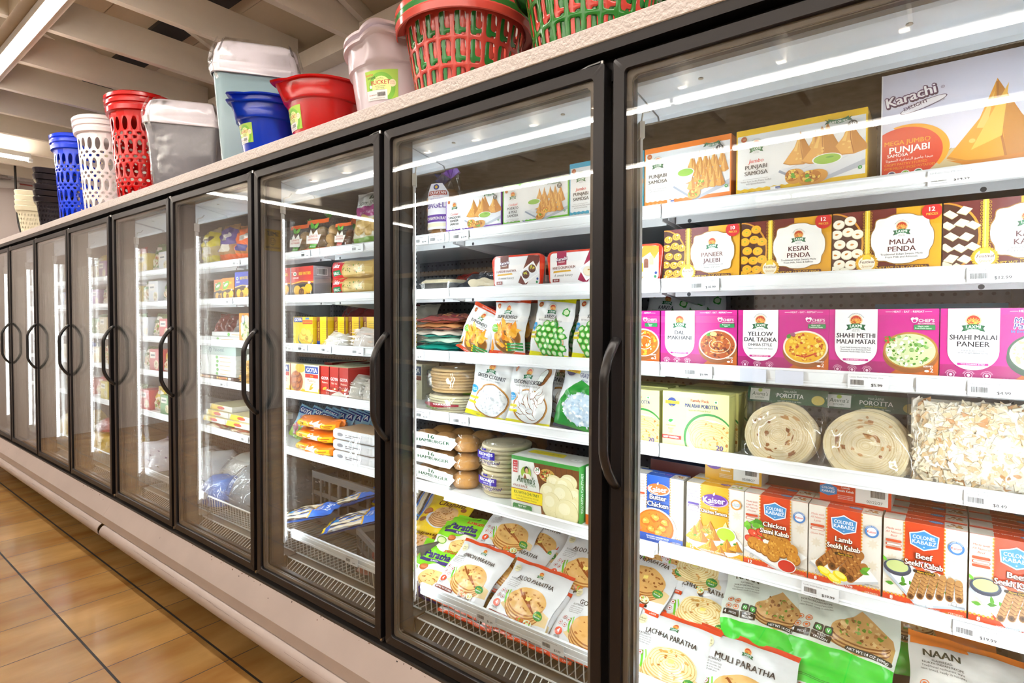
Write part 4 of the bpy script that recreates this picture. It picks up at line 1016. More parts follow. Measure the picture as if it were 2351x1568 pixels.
# ---- row 2: sweets cartons
def sweets(t1, t2, sub1, sub2, n, kind, seed):
    a = Art(195, 137, '#6e1a1c', seed); a.rect(118, 0, 195, 137, GOLD)
    for q in range(40): a.ell(120 + 74 * a.r.random(), 137 * a.r.random(), 1.2, 1.2, '#d5930f', n=6)
    for q in range(30): a.ell(60 + 58 * a.r.random(), 20 + 117 * a.r.random(), 1.5, 1.5, '#7e2a28', n=6)
    a.ell(-2, 68, 62, 70, '#d8912a', n=36); a.ell(-3, 68, 59, 67, '#4a2012', n=36)
    a.i = [it for it in a.i]
    P = [(12, 112), (34, 118), (8, 90), (30, 94), (48, 88), (14, 68), (38, 66), (6, 46), (28, 44), (48, 46), (14, 24), (36, 22), (4, 10), (24, 6)]
    for x, y in P:
        if kind == 'jalebi':
            for rr in (11, 6): a.ring(x, y, rr, rr * .85, 4, '#f59a12', n=14); a.ring(x, y, rr - 1, rr * .85 - 1, 1, '#ffc04a', n=14)
            a.ell(x + 3, y + 4, 3, 1.6, '#fbe8c8', rot=a.r.random() * 180, n=8)
        elif kind == 'kesar':
            a.ell(x, y, 11.5, 10, '#e39a10', n=16); a.ell(x, y + 1, 10.5, 9, '#f5b81e', n=16); a.ring(x, y + 1, 7, 6, .7, '#d89010', n=14); a.ell(x, y + 1, 2.6, 1.6, '#8fae3a', n=8)
        elif kind == 'malai':
            a.ell(x, y, 11.5, 10.5, '#e6dcc0', n=16); a.ell(x, y + .8, 10.5, 9.5, '#fbf6e4', n=16); a.leaf(x - 4, y, 8.5, 4.2, a.r.random() * 60 - 20, '#d8882a')
        else:
            q = a.r.random() * 8; a.poly([(x - 13, y - 4 + q), (x - 2, y + 9), (x + 12, y + 4 - q), (x + 2, y - 9)], '#d9c590'); a.poly([(x - 13, y - 3 + q), (x - 2, y + 10), (x + 12, y + 5 - q), (x + 2, y - 7.5)], '#f5ebc8')
    a.rect(62, 30, 71, 137, '#f2d23a'); a.rect(65, 30, 67, 137, '#fbec8a')
    for k in range(14):
        for sg in (-1, 1): a.ring(66.5 + sg * 6.5, 40 + k * 7, 2.2, 2.6, .6, '#e8c32a', n=8)
    # scalloped white panel
    cx, cy_ = 128, 72
    def sc(e, c):
        p = []
        for k in range(64):
            th = 2 * pi * k / 64; m = 1 + .045 * cos(8 * th); p.append((cx + (51 + e) * m * math.copysign(abs(cos(th)) ** .62, cos(th)), cy_ + (48 + e) * m * math.copysign(abs(sin(th)) ** .62, sin(th))))
        a.poly([(cx, cy_)] + p, c, [(0, 1 + k, 1 + (k + 1) % 64) for k in range(64)])
    sc(3, '#b98428'); sc(2, '#6a4a1c'); sc(1.4, '#f6f5f2')
    a.emblem(cx, 98, 8.8); y = 68 if t2 else 60
    a.text(t1, cx, 61, 10.5, '#5a1f26', bold=.03, wmax=82); 
    if t2: a.text(t2, cx, 46, 10.5, '#5a1f26', bold=.03, wmax=82)
    a.text(sub1, cx, 38.5, 4, '#4a4a52', wmax=84); a.text(sub2, cx, 32.5, 4, '#4a4a52', wmax=80)
    a.rrect(80, 6, 176, 17, 4, '#5a241c'); a.text('NET WT 12.35 OZ (350g)', 128, 8.6, 6.4, '#f2c01c', bold=.02, wmax=88)
    a.ell(179, 124, 17, 17, '#d21f26'); a.text(str(n), 178, 124, 8.5, '#fff', bold=.05); a.text('PIECES', 179, 116, 4.6, '#f5d23a', bold=.02)
    for k in range(26): a.ell(66 + 19.5 * cos(2 * pi * k / 26), 24 + 19.5 * sin(2 * pi * k / 26), 2, 2, '#e8b01c', n=8)
    a.ell(66, 24, 18.5, 18.5, '#e8b01c'); a.ell(66, 24, 15.5, 15.5, '#f7f0dc'); a.ell(66, 34, 8, 9, '#f2d23a'); a.ell(66, 24, 15, 8.5, '#f7f0dc'); a.text('Festival', 66, 24, 6.2, '#5a1f26', bold=.02, sh=.25, wmax=27); a.text('Special', 66, 15.5, 5, '#c08a1c', sh=.25)
    return a
for nm_, x, A_, lb in (('jalebi', -.5055, sweets('PANEER', 'JALEBI', 'Indian Sweets Made Of', 'Paneer and Ghee', 10, 'jalebi', 11), 'orange spiral sweets with a 10 piece badge'),
                       ('kesar', -.307, sweets('KESAR', 'PENDA', 'Traditional Indian Sweets Made', 'From Milk, Nuts & Saffron', 12, 'kesar', 12), 'flat yellow saffron sweets'),
                       ('malai', -.1105, sweets('MALAI', 'PENDA', 'Traditional Indian Sweets Made', 'From Milk and Almonds', 12, 'malai', 13), 'white round sweets topped with almonds'),
                       ('katli', .086, sweets('KAJU', 'KATLI', 'Indian Sweets Made', 'From Cashew and Sugar', 12, 'katli', 14), 'pale diamond shaped sweets, cut by the right photo edge')):
    carton('sweets_carton', .194, .1375, .15, (x, YF, SZ[1]), A_, '#7a2018', GOLD, 'maroon and gold carton picturing ' + lb, 'sweets box')
# ---- row 3: ready meals in magenta
def curry(a, x, y, rx, ry, kind):
    pal = {'paneer': ('#d8701c', ['#f2b23a', '#e8942a', '#c2521a', '#fbe0b0']), 'dal': ('#b5561c', ['#8a3a12', '#d9812e', '#6e2a10', '#e8a04a']), 'tadka': ('#eab41e', ['#f7d34a', '#d8701c', '#fbe07a', '#c9461a']), 'methi': ('#cfd8a8', ['#e8ecd0', '#5a9a3a', '#8ab86a', '#f4f4e4']), 'malai': ('#e3e6b8', ['#f6f4da', '#fdfcf0', '#c9d48a', '#e0d890'])}[kind]
    a.ell(x, y - ry * .25, rx * 1.02, ry * 1.0, '#9a5a2a' if kind != 'malai' else '#2f4a3a', n=32)
    a.bowl(x, y, rx, ry, '#e8e2d4' if kind in ('dal', 'tadka', 'paneer') else ('#b8863a' if kind == 'methi' else '#3a5a48'), pal[0], inner=.92)
    a.bits(x, y, rx * .86, ry * .84, 90, rx * .07, pal[1])
    if kind == 'dal':
        for q in range(3): a.ring(x + 2, y, rx * (.3 + .18 * q), ry * (.25 + .17 * q), 1.4, '#f5d9b0', n=18, a0=30 + 100 * q, a1=210 + 100 * q)
        a.leaf(x - rx * .6, y + ry * .6, rx * .4, rx * .18, 20, '#4a9a2c'); a.ell(x - rx * .2, y + ry * .7, rx * .18, ry * .14, '#fbe48a')
    if kind == 'tadka': a.line([(x - rx * .4, y - ry * .5), (x, y - ry * .6), (x + rx * .5, y - ry * .35)], 3, '#c9331a'); a.leaf(x - rx * .8, y + ry * .5, rx * .3, rx * .2, 60, '#3f8f2c'); a.ell(x - rx * .55, y + ry * .75, rx * .12, ry * .12, '#9a4a7a')
    if kind == 'methi': a.bits(x, y, rx * .8, ry * .75, 16, rx * .045, ['#4f9a2a', '#6db33f'], .1); a.bits(x - rx * .7, y + ry * .6, rx * .3, ry * .2, 10, rx * .06, ['#7a2a5a', '#d8402a', '#4f9a2a'])
    if kind == 'paneer': a.ring(x + rx * .1, y, rx * .5, ry * .5, 2, '#fff3dc', n=20, a0=40, a1=330)
    if kind == 'malai':
        for q in range(12): a.poly([(x + rx * (-.5 + .9 * a.r.random()) + dx, y + ry * (-.5 + .9 * a.r.random()) * .2 + ry * (-.5 + .085 * q) + dy) for dx, dy in ((-6, -3), (0, 5), (7, 3), (2, -6))] if False else [(x - rx * .5 + (q % 4) * rx * .3, y - ry * .5 + (q // 4) * ry * .4), (x - rx * .4 + (q % 4) * rx * .3, y - ry * .3 + (q // 4) * ry * .4), (x - rx * .2 + (q % 4) * rx * .3, y - ry * .35 + (q // 4) * ry * .4), (x - rx * .3 + (q % 4) * rx * .3, y - ry * .58 + (q // 4) * ry * .4)], '#fdfbe8')
def meal(lines, style, sub, kind, chef, seed):
    a = Art(198, 146, '#c8158a', seed); a.rect(0, 0, 198, 34, '#a9146e'); a.rect(0, 134, 198, 146, '#d61a92'); a.poly([(104, 0), (198, 0), (198, 55), (140, 30)], '#c9661c')
    curry(a, 150, 60, 47, 38, kind)
    a.rect(12, 62, 92, 146, '#eef0f4'); a.ell(52, 62, 40, 38, '#eef0f4', n=32)
    a.emblem(52, 122, 10.5); y = 84 if len(lines) > 1 else 78
    for t in lines: a.text(t, 52, y, 9.8, '#33323c', bold=.035, wmax=74); y -= 13.4
    if style: a.text(style, 52, y + 2.5, 6.5, '#33323c', bold=.01, wmax=54); y -= 9
    for t in sub: a.text(t, 52, y + 4, 3.1, '#44434c', wmax=58); y -= 4.6
    a.rect(28, 33.5, 76, 38, '#d61a92'); a.text('THE GOURMET STYLE', 52, 34.6, 2.6, '#fff', bold=.02)
    a.text('HEAT - EAT - REPEAT', 146, 138.5, 4, '#fff', bold=.02); a.line([(106, 140.2), (118, 140.2)], .8, '#fff'); a.line([(174, 140.2), (186, 140.2)], .8, '#fff')
    a.ell(157, 122, 5, 4.5, '#fff'); a.ell(154, 125, 3.5, 3.5, '#fff'); a.ell(160, 125, 3.5, 3.5, '#fff'); a.ell(157, 121.5, 3.5, 3, '#c8158a'); a.text("CHEF'S", 177, 119, 6, '#fff', bold=.03); a.text('RECOMMENDED', 177, 114.5, 2.6, '#fff')
    a.rrect(156, 103, 192, 113, 1.5, '#1f8a4c'); a.text(chef[0], 172, 108.6, 3, '#fff', bold=.02, wmax=28); a.text(chef[1], 172, 104.6, 3, '#fff', bold=.02, wmax=28)
    for x, t in ((18, 'NO PRESERVATIVES'), (46, 'FINEST INGREDIENTS'), (74, 'TASTES LIKE HOMEMADE')):
        a.ring(x, 14, 6.2, 6.2, .9, '#f7d3e8'); a.ell(x, 14, 2.6, 3, '#f7d3e8'); a.text(t, 0, 0, 2.2, '#f7d3e8', arc=(x, 14, 7.6), wmax=20)
    for k in range(3): a.leaf(92 + 5 * k, 6, 7, 2.6, 55, '#e8402a' if k == 0 else '#d98ab8')
    a.rrect(142, -1, 190, 9, 2, '#f6f3f6'); a.text('NET WT 10 OZ (284g)', 166, 1.6, 4.6, '#8a1460', bold=.03, wmax=44); a.text('SERVES', 181, 26, 3.6, '#fff', bold=.02); a.text('2', 187, 16, 8, '#fff', bold=.03); a.ell(179, 18, 4, 2.2, '#fff')
    return a
MEAL = (('cheese in orange gravy, cut off by the door post', -.712, meal(['PANEER', 'MAKHANI'], None, ['Indian Cheese In Creamy', 'Tomato Gravy'], 'paneer', ('Paneer', 'Style'), 21)),
        ('brown lentil stew, first uncut one', -.511, meal(['DAL', 'MAKHANI'], None, ['Whole Black Lentils Cooked In', 'Spicy Tomato Creamy Gravy'], 'dal', ('Restaurant', 'Style'), 22)),
        ('yellow lentils with red chilli', -.311, meal(['YELLOW', 'DAL TADKA'], 'DHABA STYLE', ['Yellow Lentil Gravy with Spices'], 'tadka', ('Made with', 'Traditional Masala'), 23)),
        ('pale green pea curry', -.113, meal(['SHAHI METHI', 'MALAI MATAR'], None, ['Fresh Methi Leaves and Green Peas', 'Simmered in an Enticing & Rich', 'Authentic North Indian Style Sauce'], 'methi', ('Made with', 'Fresh Methi Leaves'), 24)),
        ('white cheese cubes, right end of its row', .0865, meal(['SHAHI MALAI', 'PANEER'], None, ['Indian Style Cheese', 'With Cream-based Gravy'], 'malai', ('More', 'Paneer'), 25)))
MEAL[4][2].text('More', 128, 118, 10, '#fff', bold=.12, sh=.15); MEAL[4][2].text('More', 128, 118, 10, '#3a2a8a', bold=.03, sh=.15); MEAL[4][2].text('Paneer', 132, 107, 10, '#fff', bold=.12, sh=.15); MEAL[4][2].text('Paneer', 132, 107, 10, '#3a2a8a', bold=.03, sh=.15); MEAL[4][2].text('In Every Bite', 130, 99, 6, '#2a8ad0', bold=.03, sh=.15, wmax=46)
for lb, x, A_ in MEAL: carton('ready_meal_carton', .1975, .1465, .045, (x, YF, SZ[2]), A_, '#b3126f', '#a9146e', 'magenta ready meal carton picturing ' + lb, 'ready meal box')
a = Art(260, 40, '#1583a8'); a.rect(60, 8, 210, 34, '#1a93ba')
for t, x, w in (('KEEP FROZEN', 30, 38), ('NET WT. 24.6 OZ (1.54 LB) 700g', 110, 70), ('DELICIOUS MADE IN USA', 200, 70)): a.text(t, x, 22, 5, '#bfe6f2', rot=180, wmax=w)
a.ell(168, 20, 9, 9, '#1f6f4c')
carton('samosa_carton', .26, .04, .16, (-.02, .60, 1.3965), a, '#1a93ba', '#1583a8', 'turquoise carton lying upside down at the back, above the magenta row')
carton('ready_meal_carton', .5, .12, .2, (-.02, .605, SZ[2]), None, '#8a1060', '#8a1060', 'magenta ready meal multipack carton at the back of the shelf under the turquoise carton', 'ready meal box')
# ---- row 4: porotta cartons, bags
def porotta(cut=False):
    a = Art(174, 150, '#f0ee9a', 31); a.rect(0, 0, 174, 150, '#f1efa2')
    a.ell(124, 34, 66, 66, '#2f8a3a', n=36); a.ell(126, 32, 62, 62, '#f1efa2', n=36); a.ell(128, 30, 60, 54, '#f6f4e6', n=36)
    for x, y, r in ((112, 52, 40), (142, 50, 38), (122, 34, 46), (138, 20, 48)):
        a.ell(x, y, r + 1, r * .72 + 1, '#c9a04a', n=28); a.ell(x, y, r, r * .72, '#efdf9a', n=28)
        for q in range(4): a.ring(x, y, r * (.9 - .2 * q), r * .72 * (.9 - .2 * q), 1, '#c9a85a', n=20)
        a.bits(x, y, r * .85, r * .6, 14, 3.2, ['#c98a3a', '#d9a04a', '#b5732a'])
    a.ell(26, 122, 12, 12, '#2a3f8f'); a.rect(8, 117, 46, 125, '#f2cf1d'); a.text('Daily delight', 27, 119, 4.6, '#b5262a', bold=.02, wmax=34); a.text('D', 26, 108.5, 5, '#f2cf1d', bold=.03)
    a.text('Family Pack', 100, 127, 7, '#b5303a', bold=.03); a.text('MALABAR POROTTA', 104, 112, 9.4, '#27307f', bold=.035, wmax=86); a.text('Layered Wheat Bread', 100, 103, 5, '#5d5d4a', wmax=58); a.rect(138, 126, 146, 134, '#fff'); a.ring(142, 130, 4, 4, .7, '#2f8a3a', n=4, rot=45); a.ell(142, 130, 2.2, 2.2, '#2f8a3a')
    a.ell(24, 72, 9, 6, '#f4f4e6'); a.leaf(16, 70, 16, 9, 20, '#2f9a3a'); a.text('Fully Cooked', 24, 58, 4, '#2f6a3a', wmax=26)
    for q, t in enumerate(('READY', 'TO', 'EAT')): a.text(t, 24, 50 - 5 * q, 3.4, '#6a6a4a')
    a.rect(0, 24, 52, 34, '#cf2a2c'); a.text('KEEP FROZEN', 24, 26.5, 5, '#fff', bold=.03, wmax=42); a.text('20', 152, 10, 12, '#4a2f9a', bold=.05)
    return a
pa = porotta(); pt = Art(174, 60, '#dedb8c'); pt.text('MALABAR POROTTA', 87, 26, 9, '#27307f', bold=.02, wmax=90)
po = carton('porotta_carton', .1735, .151, .055, (-.516, YF, SZ[3]), pa, '#dcd988', '#c9c778', 'pale yellow malabar porotta carton, front one beside the bagged flatbreads', 'flatbread box', 'malabar porotta cartons', arttop=pt)
again(po, (-.7, YF + .002, SZ[3] - .003), 'pale yellow malabar porotta carton cut off by the door post', 'malabar porotta cartons')
for k in range(3): again(po, (-.51 + .006 * k, YF + .058 * (k + 1), SZ[3]), f"pale yellow malabar porotta carton, {('directly', 'second', 'third')[k]} behind the front one", 'malabar porotta cartons')
for k in range(2): again(po, (-.70 + .006 * k, YF + .061 * (k + 1), SZ[3]), f"pale yellow malabar porotta carton, {('directly', 'second')[k]} behind the one at the door post", 'malabar porotta cartons')
def bread_disc(b, r, t, col, n=40, seed=0):
    R_ = random.Random(seed); rings = []
    ph = [R_.random() * 6 for _ in range(3)]
    def rr(th): return r * (1 + .02 * sin(2 * th + ph[0]) + .015 * sin(3 * th + ph[1]))
    pr = [(.0, -t / 2), (.6, -t / 2), (.97, -t * .4), (1.0, 0), (.97, t * .4), (.8, t * .5), (.55, t * .46), (.3, t * .52), (0.001, t * .5)]
    b.loft([[(rr(2 * pi * k / n) * q * cos(2 * pi * k / n), z, rr(2 * pi * k / n) * q * sin(2 * pi * k / n)) for k in range(n)] for q, z in pr], True, col)
def flat_bag(loc, label, cx, cz, r, n, header, rz=0, tilt=-.18, seed=0):
    o = empty('flatbread_bag', loc, (tilt, 0, rz)); tag(o, label, 'flatbread bag', 'clear bags of porotta')
    for k in range(n):
        b = MB(); rb = random.Random(seed * 10 + k); bread_disc(b, r * (.97 + .04 * rb.random()), .011, '#e6d6b0', seed=seed * 7 + k)
        if k == 0:
            A_ = Art(200, 200, None, seed + 3)
            for q in range(16): A_.ring(100 + 2 * rb.random(), 100 + 2 * rb.random(), 94 - q * 6, 92 - q * 6, 1.3, rb.choice(['#d6c08e', '#cdb27c', '#efe2c4']), n=36, a0=rb.random() * 360, a1=rb.random() * 200 + 400)
            for q in range(22):
                th = rb.random() * 6.28; rr = 25 + 55 * rb.random(); A_.blob(100 + rr * cos(th), 100 + rr * sin(th), 3 + 11 * rb.random(), 2 + 4 * rb.random(), rb.choice(['#a8703c', '#bd8a52', '#c99c66', '#8f5a2c']), .4, 9, th + 1.57)
            A_.emit(b, lambda x, y, l: ((x - 100) / 100 * r, -.006 - l * 1.0, (y - 100) / 100 * r), step=1e-5)
        bo = b.build('flatbread', 'bread', o, loc=(cx + .004 * (k % 3 - 1), .012 * k, cz + .004 * ((k * 2) % 3 - 1)), rot=(0, rb.random() * 3 if k else 0, 0), smooth=50)
    th_ = .012 * n
    rs = random.Random(seed); ph = [rs.random() * 6 for _ in range(5)]
    def fn(u, v):
        a = 2 * pi * u; zz = -.01 + (cz + r + .05) * v; q = (zz - cz) / (r * 1.16); half = r * 1.2
        d = th_ * .5 * max(.05, 1 - min(1, abs(q)) ** 2.5) + .006
        x = cx + half * math.copysign(abs(cos(a)) ** .8, cos(a)) * (1 + .02 * sin(30 * v + ph[0])); y = th_ * .5 - .006 + d * 1.15 * math.copysign(abs(sin(a)) ** .9, sin(a)) + .004 * sin(14 * v + 6 * u * 6.28 + ph[1])
        return (x, y, max(zz, -.004) if v > .02 else -.003)
    film_bag(o, fn, 36, 22)
    b = MB('#2c5a3c'); A_ = Art(180, 34, '#2f5e40'); A_.rect(6, 4, 52, 30, '#eef0e8'); A_.text("Amma's", 29, 14, 8, '#3a5a3a', sh=.2, wmax=38); A_.text('KITCHEN', 29, 8, 3.4, '#3a5a3a'); A_.ell(29, 26, 5, 4, '#b9d24a')
    A_.text('MALABAR', 98, 24, 4.6, '#dfe8dc', wmax=40); A_.text('POROTTA', 98, 13, 9, '#f4f6f2', bold=.03, wmax=70); A_.text('INDIAN FLATBREAD', 98, 8.5, 3, '#d8d23a', wmax=50); A_.text('NET WT. 32 OZ (2 LB) 908G', 98, 3.5, 3, '#dfe8dc', wmax=60); A_.ell(160, 12, 14, 10, '#d8c25a')
    hw = r * 1.16
    for sg in (-1, 1): b.add([(cx - hw, th_ * .5 - .0075, cz + r + .002), (cx + hw, th_ * .5 - .0075, cz + r + .002), (cx + hw, th_ * .5 - .0065, cz + r + .042), (cx - hw, th_ * .5 - .0065, cz + r + .042)], [(0, 1, 2, 3)])
    A_.emit(b, lambda x, y, l: (cx - hw + x / 180 * 2 * hw, th_ * .5 - .0078 - l, cz + r + .002 + y / 34 * .04)); b.build('header_label', 'film', o)
    return o
flat_bag((-.318, YF + .012, SZ[3] - .004), 'clear bag of round porotta flatbreads with green header, left of the two', 0, .072, .079, 5, True, seed=1, tilt=-.36)
flat_bag((-.138, YF + .006, SZ[3] - .004), 'clear bag of round porotta flatbreads with green header, right of the two', 0, .072, .084, 6, True, seed=5, tilt=-.42)
# bag of chopped flatbread
o = empty('chopped_flatbread_bag', (.085, YF + .05, SZ[3] + .001)); tag(o, 'big clear bag full of pale chopped diamond bread pieces, right end of the fourth shelf', 'flatbread bag')
b = MB(); R_ = random.Random(77)
def kshape(s, t):
    p = (max(0, 1 - abs(2 * s - 1) ** 3) ** .5) * (max(0, sin(pi * min(1, max(0, (t * .93 + .07))))) ** .35)
    return ((s - .5) * .29, -.045 * p, t * .172)
b.col = '#e3d8c0'
V = [kshape(i / 14, j / 10) for j in range(11) for i in range(15)]
b.add(V + [(x, -y * .7 + .01, z) for x, y, z in V], [(j * 15 + i, j * 15 + i + 1, j * 15 + i + 16, j * 15 + i + 15) for j in range(10) for i in range(14)] + [(165 + j * 15 + i, 165 + j * 15 + i + 15, 165 + j * 15 + i + 16, 165 + j * 15 + i + 1) for j in range(10) for i in range(14)])
for k in range(1500):
    s_, t_ = .03 + .94 * R_.random(), .02 + .96 * R_.random(); x, y, z = kshape(s_, t_)
    L, W_ = .0105 + .004 * R_.random(), .006 + .003 * R_.random(); 
    T = Matrix.Translation((x, y - .002 - .004 * R_.random(), z)) @ Matrix.Rotation(R_.random() * 3.14, 4, 'Y') @ Matrix.Rotation((R_.random() - .5) * .7, 4, 'X') @ Matrix.Rotation((R_.random() - .5) * .7, 4, 'Z')
    c = R_.choice(['#f0e7d2', '#e9dcc0', '#f4eee0', '#e2d2b0', '#d9b98a']) if R_.random() < .96 else '#c68f58'
    P = [Vector((-L, 0, 0)), Vector((0, 0, W_)), Vector((L, 0, 0)), Vector((0, 0, -W_))]
    P = [T @ p for p in P] + [T @ (p + Vector((0, .0025, 0))) for p in P]
    b.add(P, [(0, 1, 2, 3), (0, 4, 5, 1), (1, 5, 6, 2), (2, 6, 7, 3), (3, 7, 4, 0)], c)
bo = b.build('bread_pieces', 'satin', o); bo['kind'] = 'stuff'
def fn(u, v):
    a = 2 * pi * u; p = max(.04, sin(pi * min(.99, max(.02, v * .95 + .05))) ** .4) if v < .9 else .04 + .3 * (1 - v) * 3
    return (.152 * math.copysign(abs(cos(a)) ** .75, cos(a)), -.006 + (.052 * p) * math.copysign(abs(sin(a)), sin(a)) + .003 * sin(30 * u + 9 * v), -.002 + .20 * v)
film_bag(o, fn, 36, 18)
# ---- row 5: meat cartons
def meatbox(c1, brand, lines, small, foot1, foot2, npc, unit, kind, seed, style='kababz'):
    a = Art(144, 182, '#e9e3d9', seed)
    for x, y in ((128, 118), (16, 96), (128, 70), (14, 50)):
        for k in range(8): a.leaf(x, y, 12, 5, 45 * k, '#e2d6c2')
    a.rect(38, 0, 106, 182, c1)
    for k in range(26):
        for x in (38, 106): a.ell(x, 3.5 + 7 * k, 2.8, 2.8, '#e0a23a', n=8); a.ell(x + (1.4 if x < 50 else -1.4), 3.5 + 7 * k, 2, 2, c1, n=8)
    a.rect(0, 0, 144, 22, c1)
    for k in range(21): a.ell(3 + 7 * k, 22, 2.4, 2.4, '#e0a23a', n=8)
    script = '#d0502e' if style != 'samosa' else '#5a3a9a'
    for q, t in enumerate(small): a.text(t, 18, 160 - 7.5 * q, 4.4, script, sh=.25, wmax=30)
    n0 = 160 - 7.5 * len(small)
    for q in range(3 if 'Beef' in small else 2): a.rrect(4, n0 - 8 * q - 4, 33, n0 - 8 * q + 1.5, 2.4, script); a.rrect(6, n0 - 8 * q - 3.2, 32, n0 - 8 * q + .8, 2, '#f0e2d8' if q % 2 else script)
    if 'Beef' not in small: a.text('Gluten Free', 18, n0 - 22, 4, script, sh=.25)
    if brand == 'Kaiser':
        bc = '#ef6a24' if style == 'butter' else '#6a2a9a'
        a.ell(74, 146, 33, 16, '#f4f0f6' if style == 'butter' else '#c9a8e0', rot=4); a.ell(72, 147, 32, 15, bc, rot=4); a.leaf(70, 158, 10, 5, 70, '#fff'); a.text('Kaiser', 71, 139, 15, '#fff', bold=.05, rot=4, wmax=58); a.ring(66, 146, 20, 12, 1.6, '#fff', a0=200, a1=290)
    else:
        n_l = len(a.i); a.poly([(72, 106), (96, 116), (98, 140), (84, 144), (72, 150), (60, 144), (46, 140), (48, 116)], '#f2f6fa'); a.poly([(72, 108.5), (94, 117.5), (96, 138.5), (84, 142), (72, 147), (60, 142), (48, 138.5), (50, 117.5)], '#2f8fd0')
        a.text('COLONEL', 72, 129.5, 7.6, '#fff', bold=.02, wmax=40); a.text('KABABZ', 72, 119.5, 7.6, '#fff', bold=.02, wmax=42); a.text('*', 72, 110, 5, '#fff'); a.i[n_l:] = [([(px_, py_ + 21) for px_, py_ in p_], f_, c_) for p_, f_, c_ in a.i[n_l:]]
        a.ell(126, 146, 13.5, 13.5, '#3a7fc4'); a.ell(126, 146, 9.5, 9.5, '#e8eef4'); a.text('Kaiser', 126, 143, 5, '#d9482a', bold=.04, wmax=18); a.text('KAISER FOODS', 0, 0, 2.4, '#fff', arc=(126, 146, 10.6), wmax=26)
    if style == 'samosa': a.ell(126, 146, 13, 13, '#e2953a'); a.ell(126, 146, 9.5, 9.5, '#f4ecd8'); a.text('COLONEL', 126, 146, 3.4, '#2f8fd0', bold=.03); a.text('KABABZ', 126, 142, 3.4, '#2f8fd0', bold=.03)
    if style == 'butter': a.ring(126, 146, 12, 12, 1, '#e2d0b8')
    n_d = len(a.i)
    if kind == 'butter':
        a.ell(64, 42, 62, 52, '#f4f3ee', n=36); a.ell(64, 44, 55, 46, '#d8621a', n=36); a.ell(64, 46, 50, 40, '#e8761f', n=30)
        for x, y in ((36, 52), (66, 66), (84, 40), (52, 32), (74, 26), (92, 58)): a.blob(x, y, 14, 11, '#c9641c', .25, 10); a.blob(x - 1, y + 2, 11, 8, '#ef9a3a', .3, 9); a.blob(x - 2, y + 4, 5, 3, '#f7c06a', .3, 7)
        a.bits(64, 44, 48, 38, 14, 1.2, ['#4a2a12', '#3a5a1c'])
        a.rect(0, 0, 144, 22, c1)
    elif kind == 'samosa':
        a.ell(74, 40, 70, 34, '#eef2ee', n=36); a.ell(74, 41, 66, 31, '#f8faf6', n=36); a.bowl(102, 66, 25, 18, '#f4f6f0', '#b3d93a', '#dfe4d8', 8); a.poly([(94, 84), (102, 98), (106, 84)], '#f2ec9a')
        for x, y, w, h in ((32, 66, 44, 36), (58, 70, 44, 32), (18, 48, 40, 36), (70, 56, 40, 30), (36, 44, 56, 30), (100, 34, 56, 32), (126, 40, 36, 26), (60, 24, 60, 36), (86, 18, 44, 26)): a.samosa(x, y - 10, w, h, '#d9a326', .1)
        a.ell(58, 66, 16, 8, '#c9a23a', rot=-40); a.bits(58, 66, 11, 7, 26, 2, ['#e8d27a', '#a8842a', '#7a9a2a'])
        for x, y in ((20, 46), (88, 38), (120, 46)): a.leaf(x, y, 10, 5, 20, '#4f9a2a')
    elif kind == 'shami':
        a.poly([(0, 34), (92, 4), (144, 44), (70, 74)], '#f6f6f4'); a.poly([(0, 34), (92, 4), (92, 0), (0, 30)], '#c9ccd0')
        for q in range(16): a.blob(4 + 40 * a.r.random(), 66 + 28 * a.r.random(), 9, 7, a.r.choice(['#5fae2c', '#7cc23a', '#3f8f22', '#9ad45a']), .45, 9)
        for x, y in ((22, 70), (40, 74), (14, 56), (34, 58)): a.ell(x, y, 12, 8, '#c92a1c', rot=-15); a.ell(x, y, 9.5, 6, '#e8553a', rot=-15); a.ell(x + 3, y, 2, 1.4, '#f7c9a8')
        for x, y in ((58, 76), (76, 68), (94, 62), (24, 50), (38, 46), (54, 42), (72, 54), (90, 46), (110, 52), (70, 34), (116, 36)): a.ell(x, y - 2, 15, 13, '#8a4f16'); a.ell(x, y, 14.5, 12.5, '#c8862a'); a.bits(x, y, 11, 9, 16, 2, ['#e0aa4a', '#a8641c', '#d89a3a'])
        a.bowl(100, 18, 21, 13, '#f4f4f2', '#c8201c', '#dcdcd8', 4)
    elif kind == 'lamb':
        a.poly([(4, 40), (60, 10), (140, 30), (100, 72), (60, 66)], '#f8f8f4'); a.poly([(4, 40), (60, 10), (60, 5), (2, 35)], '#c6c9cc'); a.poly([(60, 10), (140, 30), (140, 25), (60, 5)], '#c6c9cc')
        for p in ((98, 60, 74, 30), (112, 50, 86, 24), (64, 78, 24, 38), (84, 76, 50, 40), (104, 72, 72, 36)): a.kabab(*p, 9)
        for x, y in ((34, 26), (54, 16), (66, 24)): a.ell(x, y, 15, 8, '#f5dc1c', rot=-20); a.ell(x, y + 2, 11, 5, '#fbee7a', rot=-20)
        a.leaf(106, 42, 22, 10, 30, '#5fae2c'); a.leaf(104, 44, 20, 9, -15, '#4a9a2a')
    elif kind == 'beef':
        a.poly([(2, 62), (62, 6), (142, 22), (118, 66), (60, 78)], '#f4f7fa'); a.poly([(2, 62), (62, 6), (62, 1), (0, 56)], '#b9c4d0'); a.poly([(62, 6), (142, 22), (142, 17), (62, 1)], '#b9c4d0')
        for q in range(12): a.leaf(20 + 9 * q, 46 - 2.8 * abs(q - 5) + 6 * a.r.random(), 16, 7, a.r.random() * 360, a.r.choice(['#4f9a2a', '#3a7f22']))
        for k in range(6): a.kabab(66 + 13 * k, 68 - 1.5 * k, 50 + 16.5 * k, 20 + 3.2 * k - .35 * (k - 2) ** 2, 6.6, '#b08250', '#8a5a30')
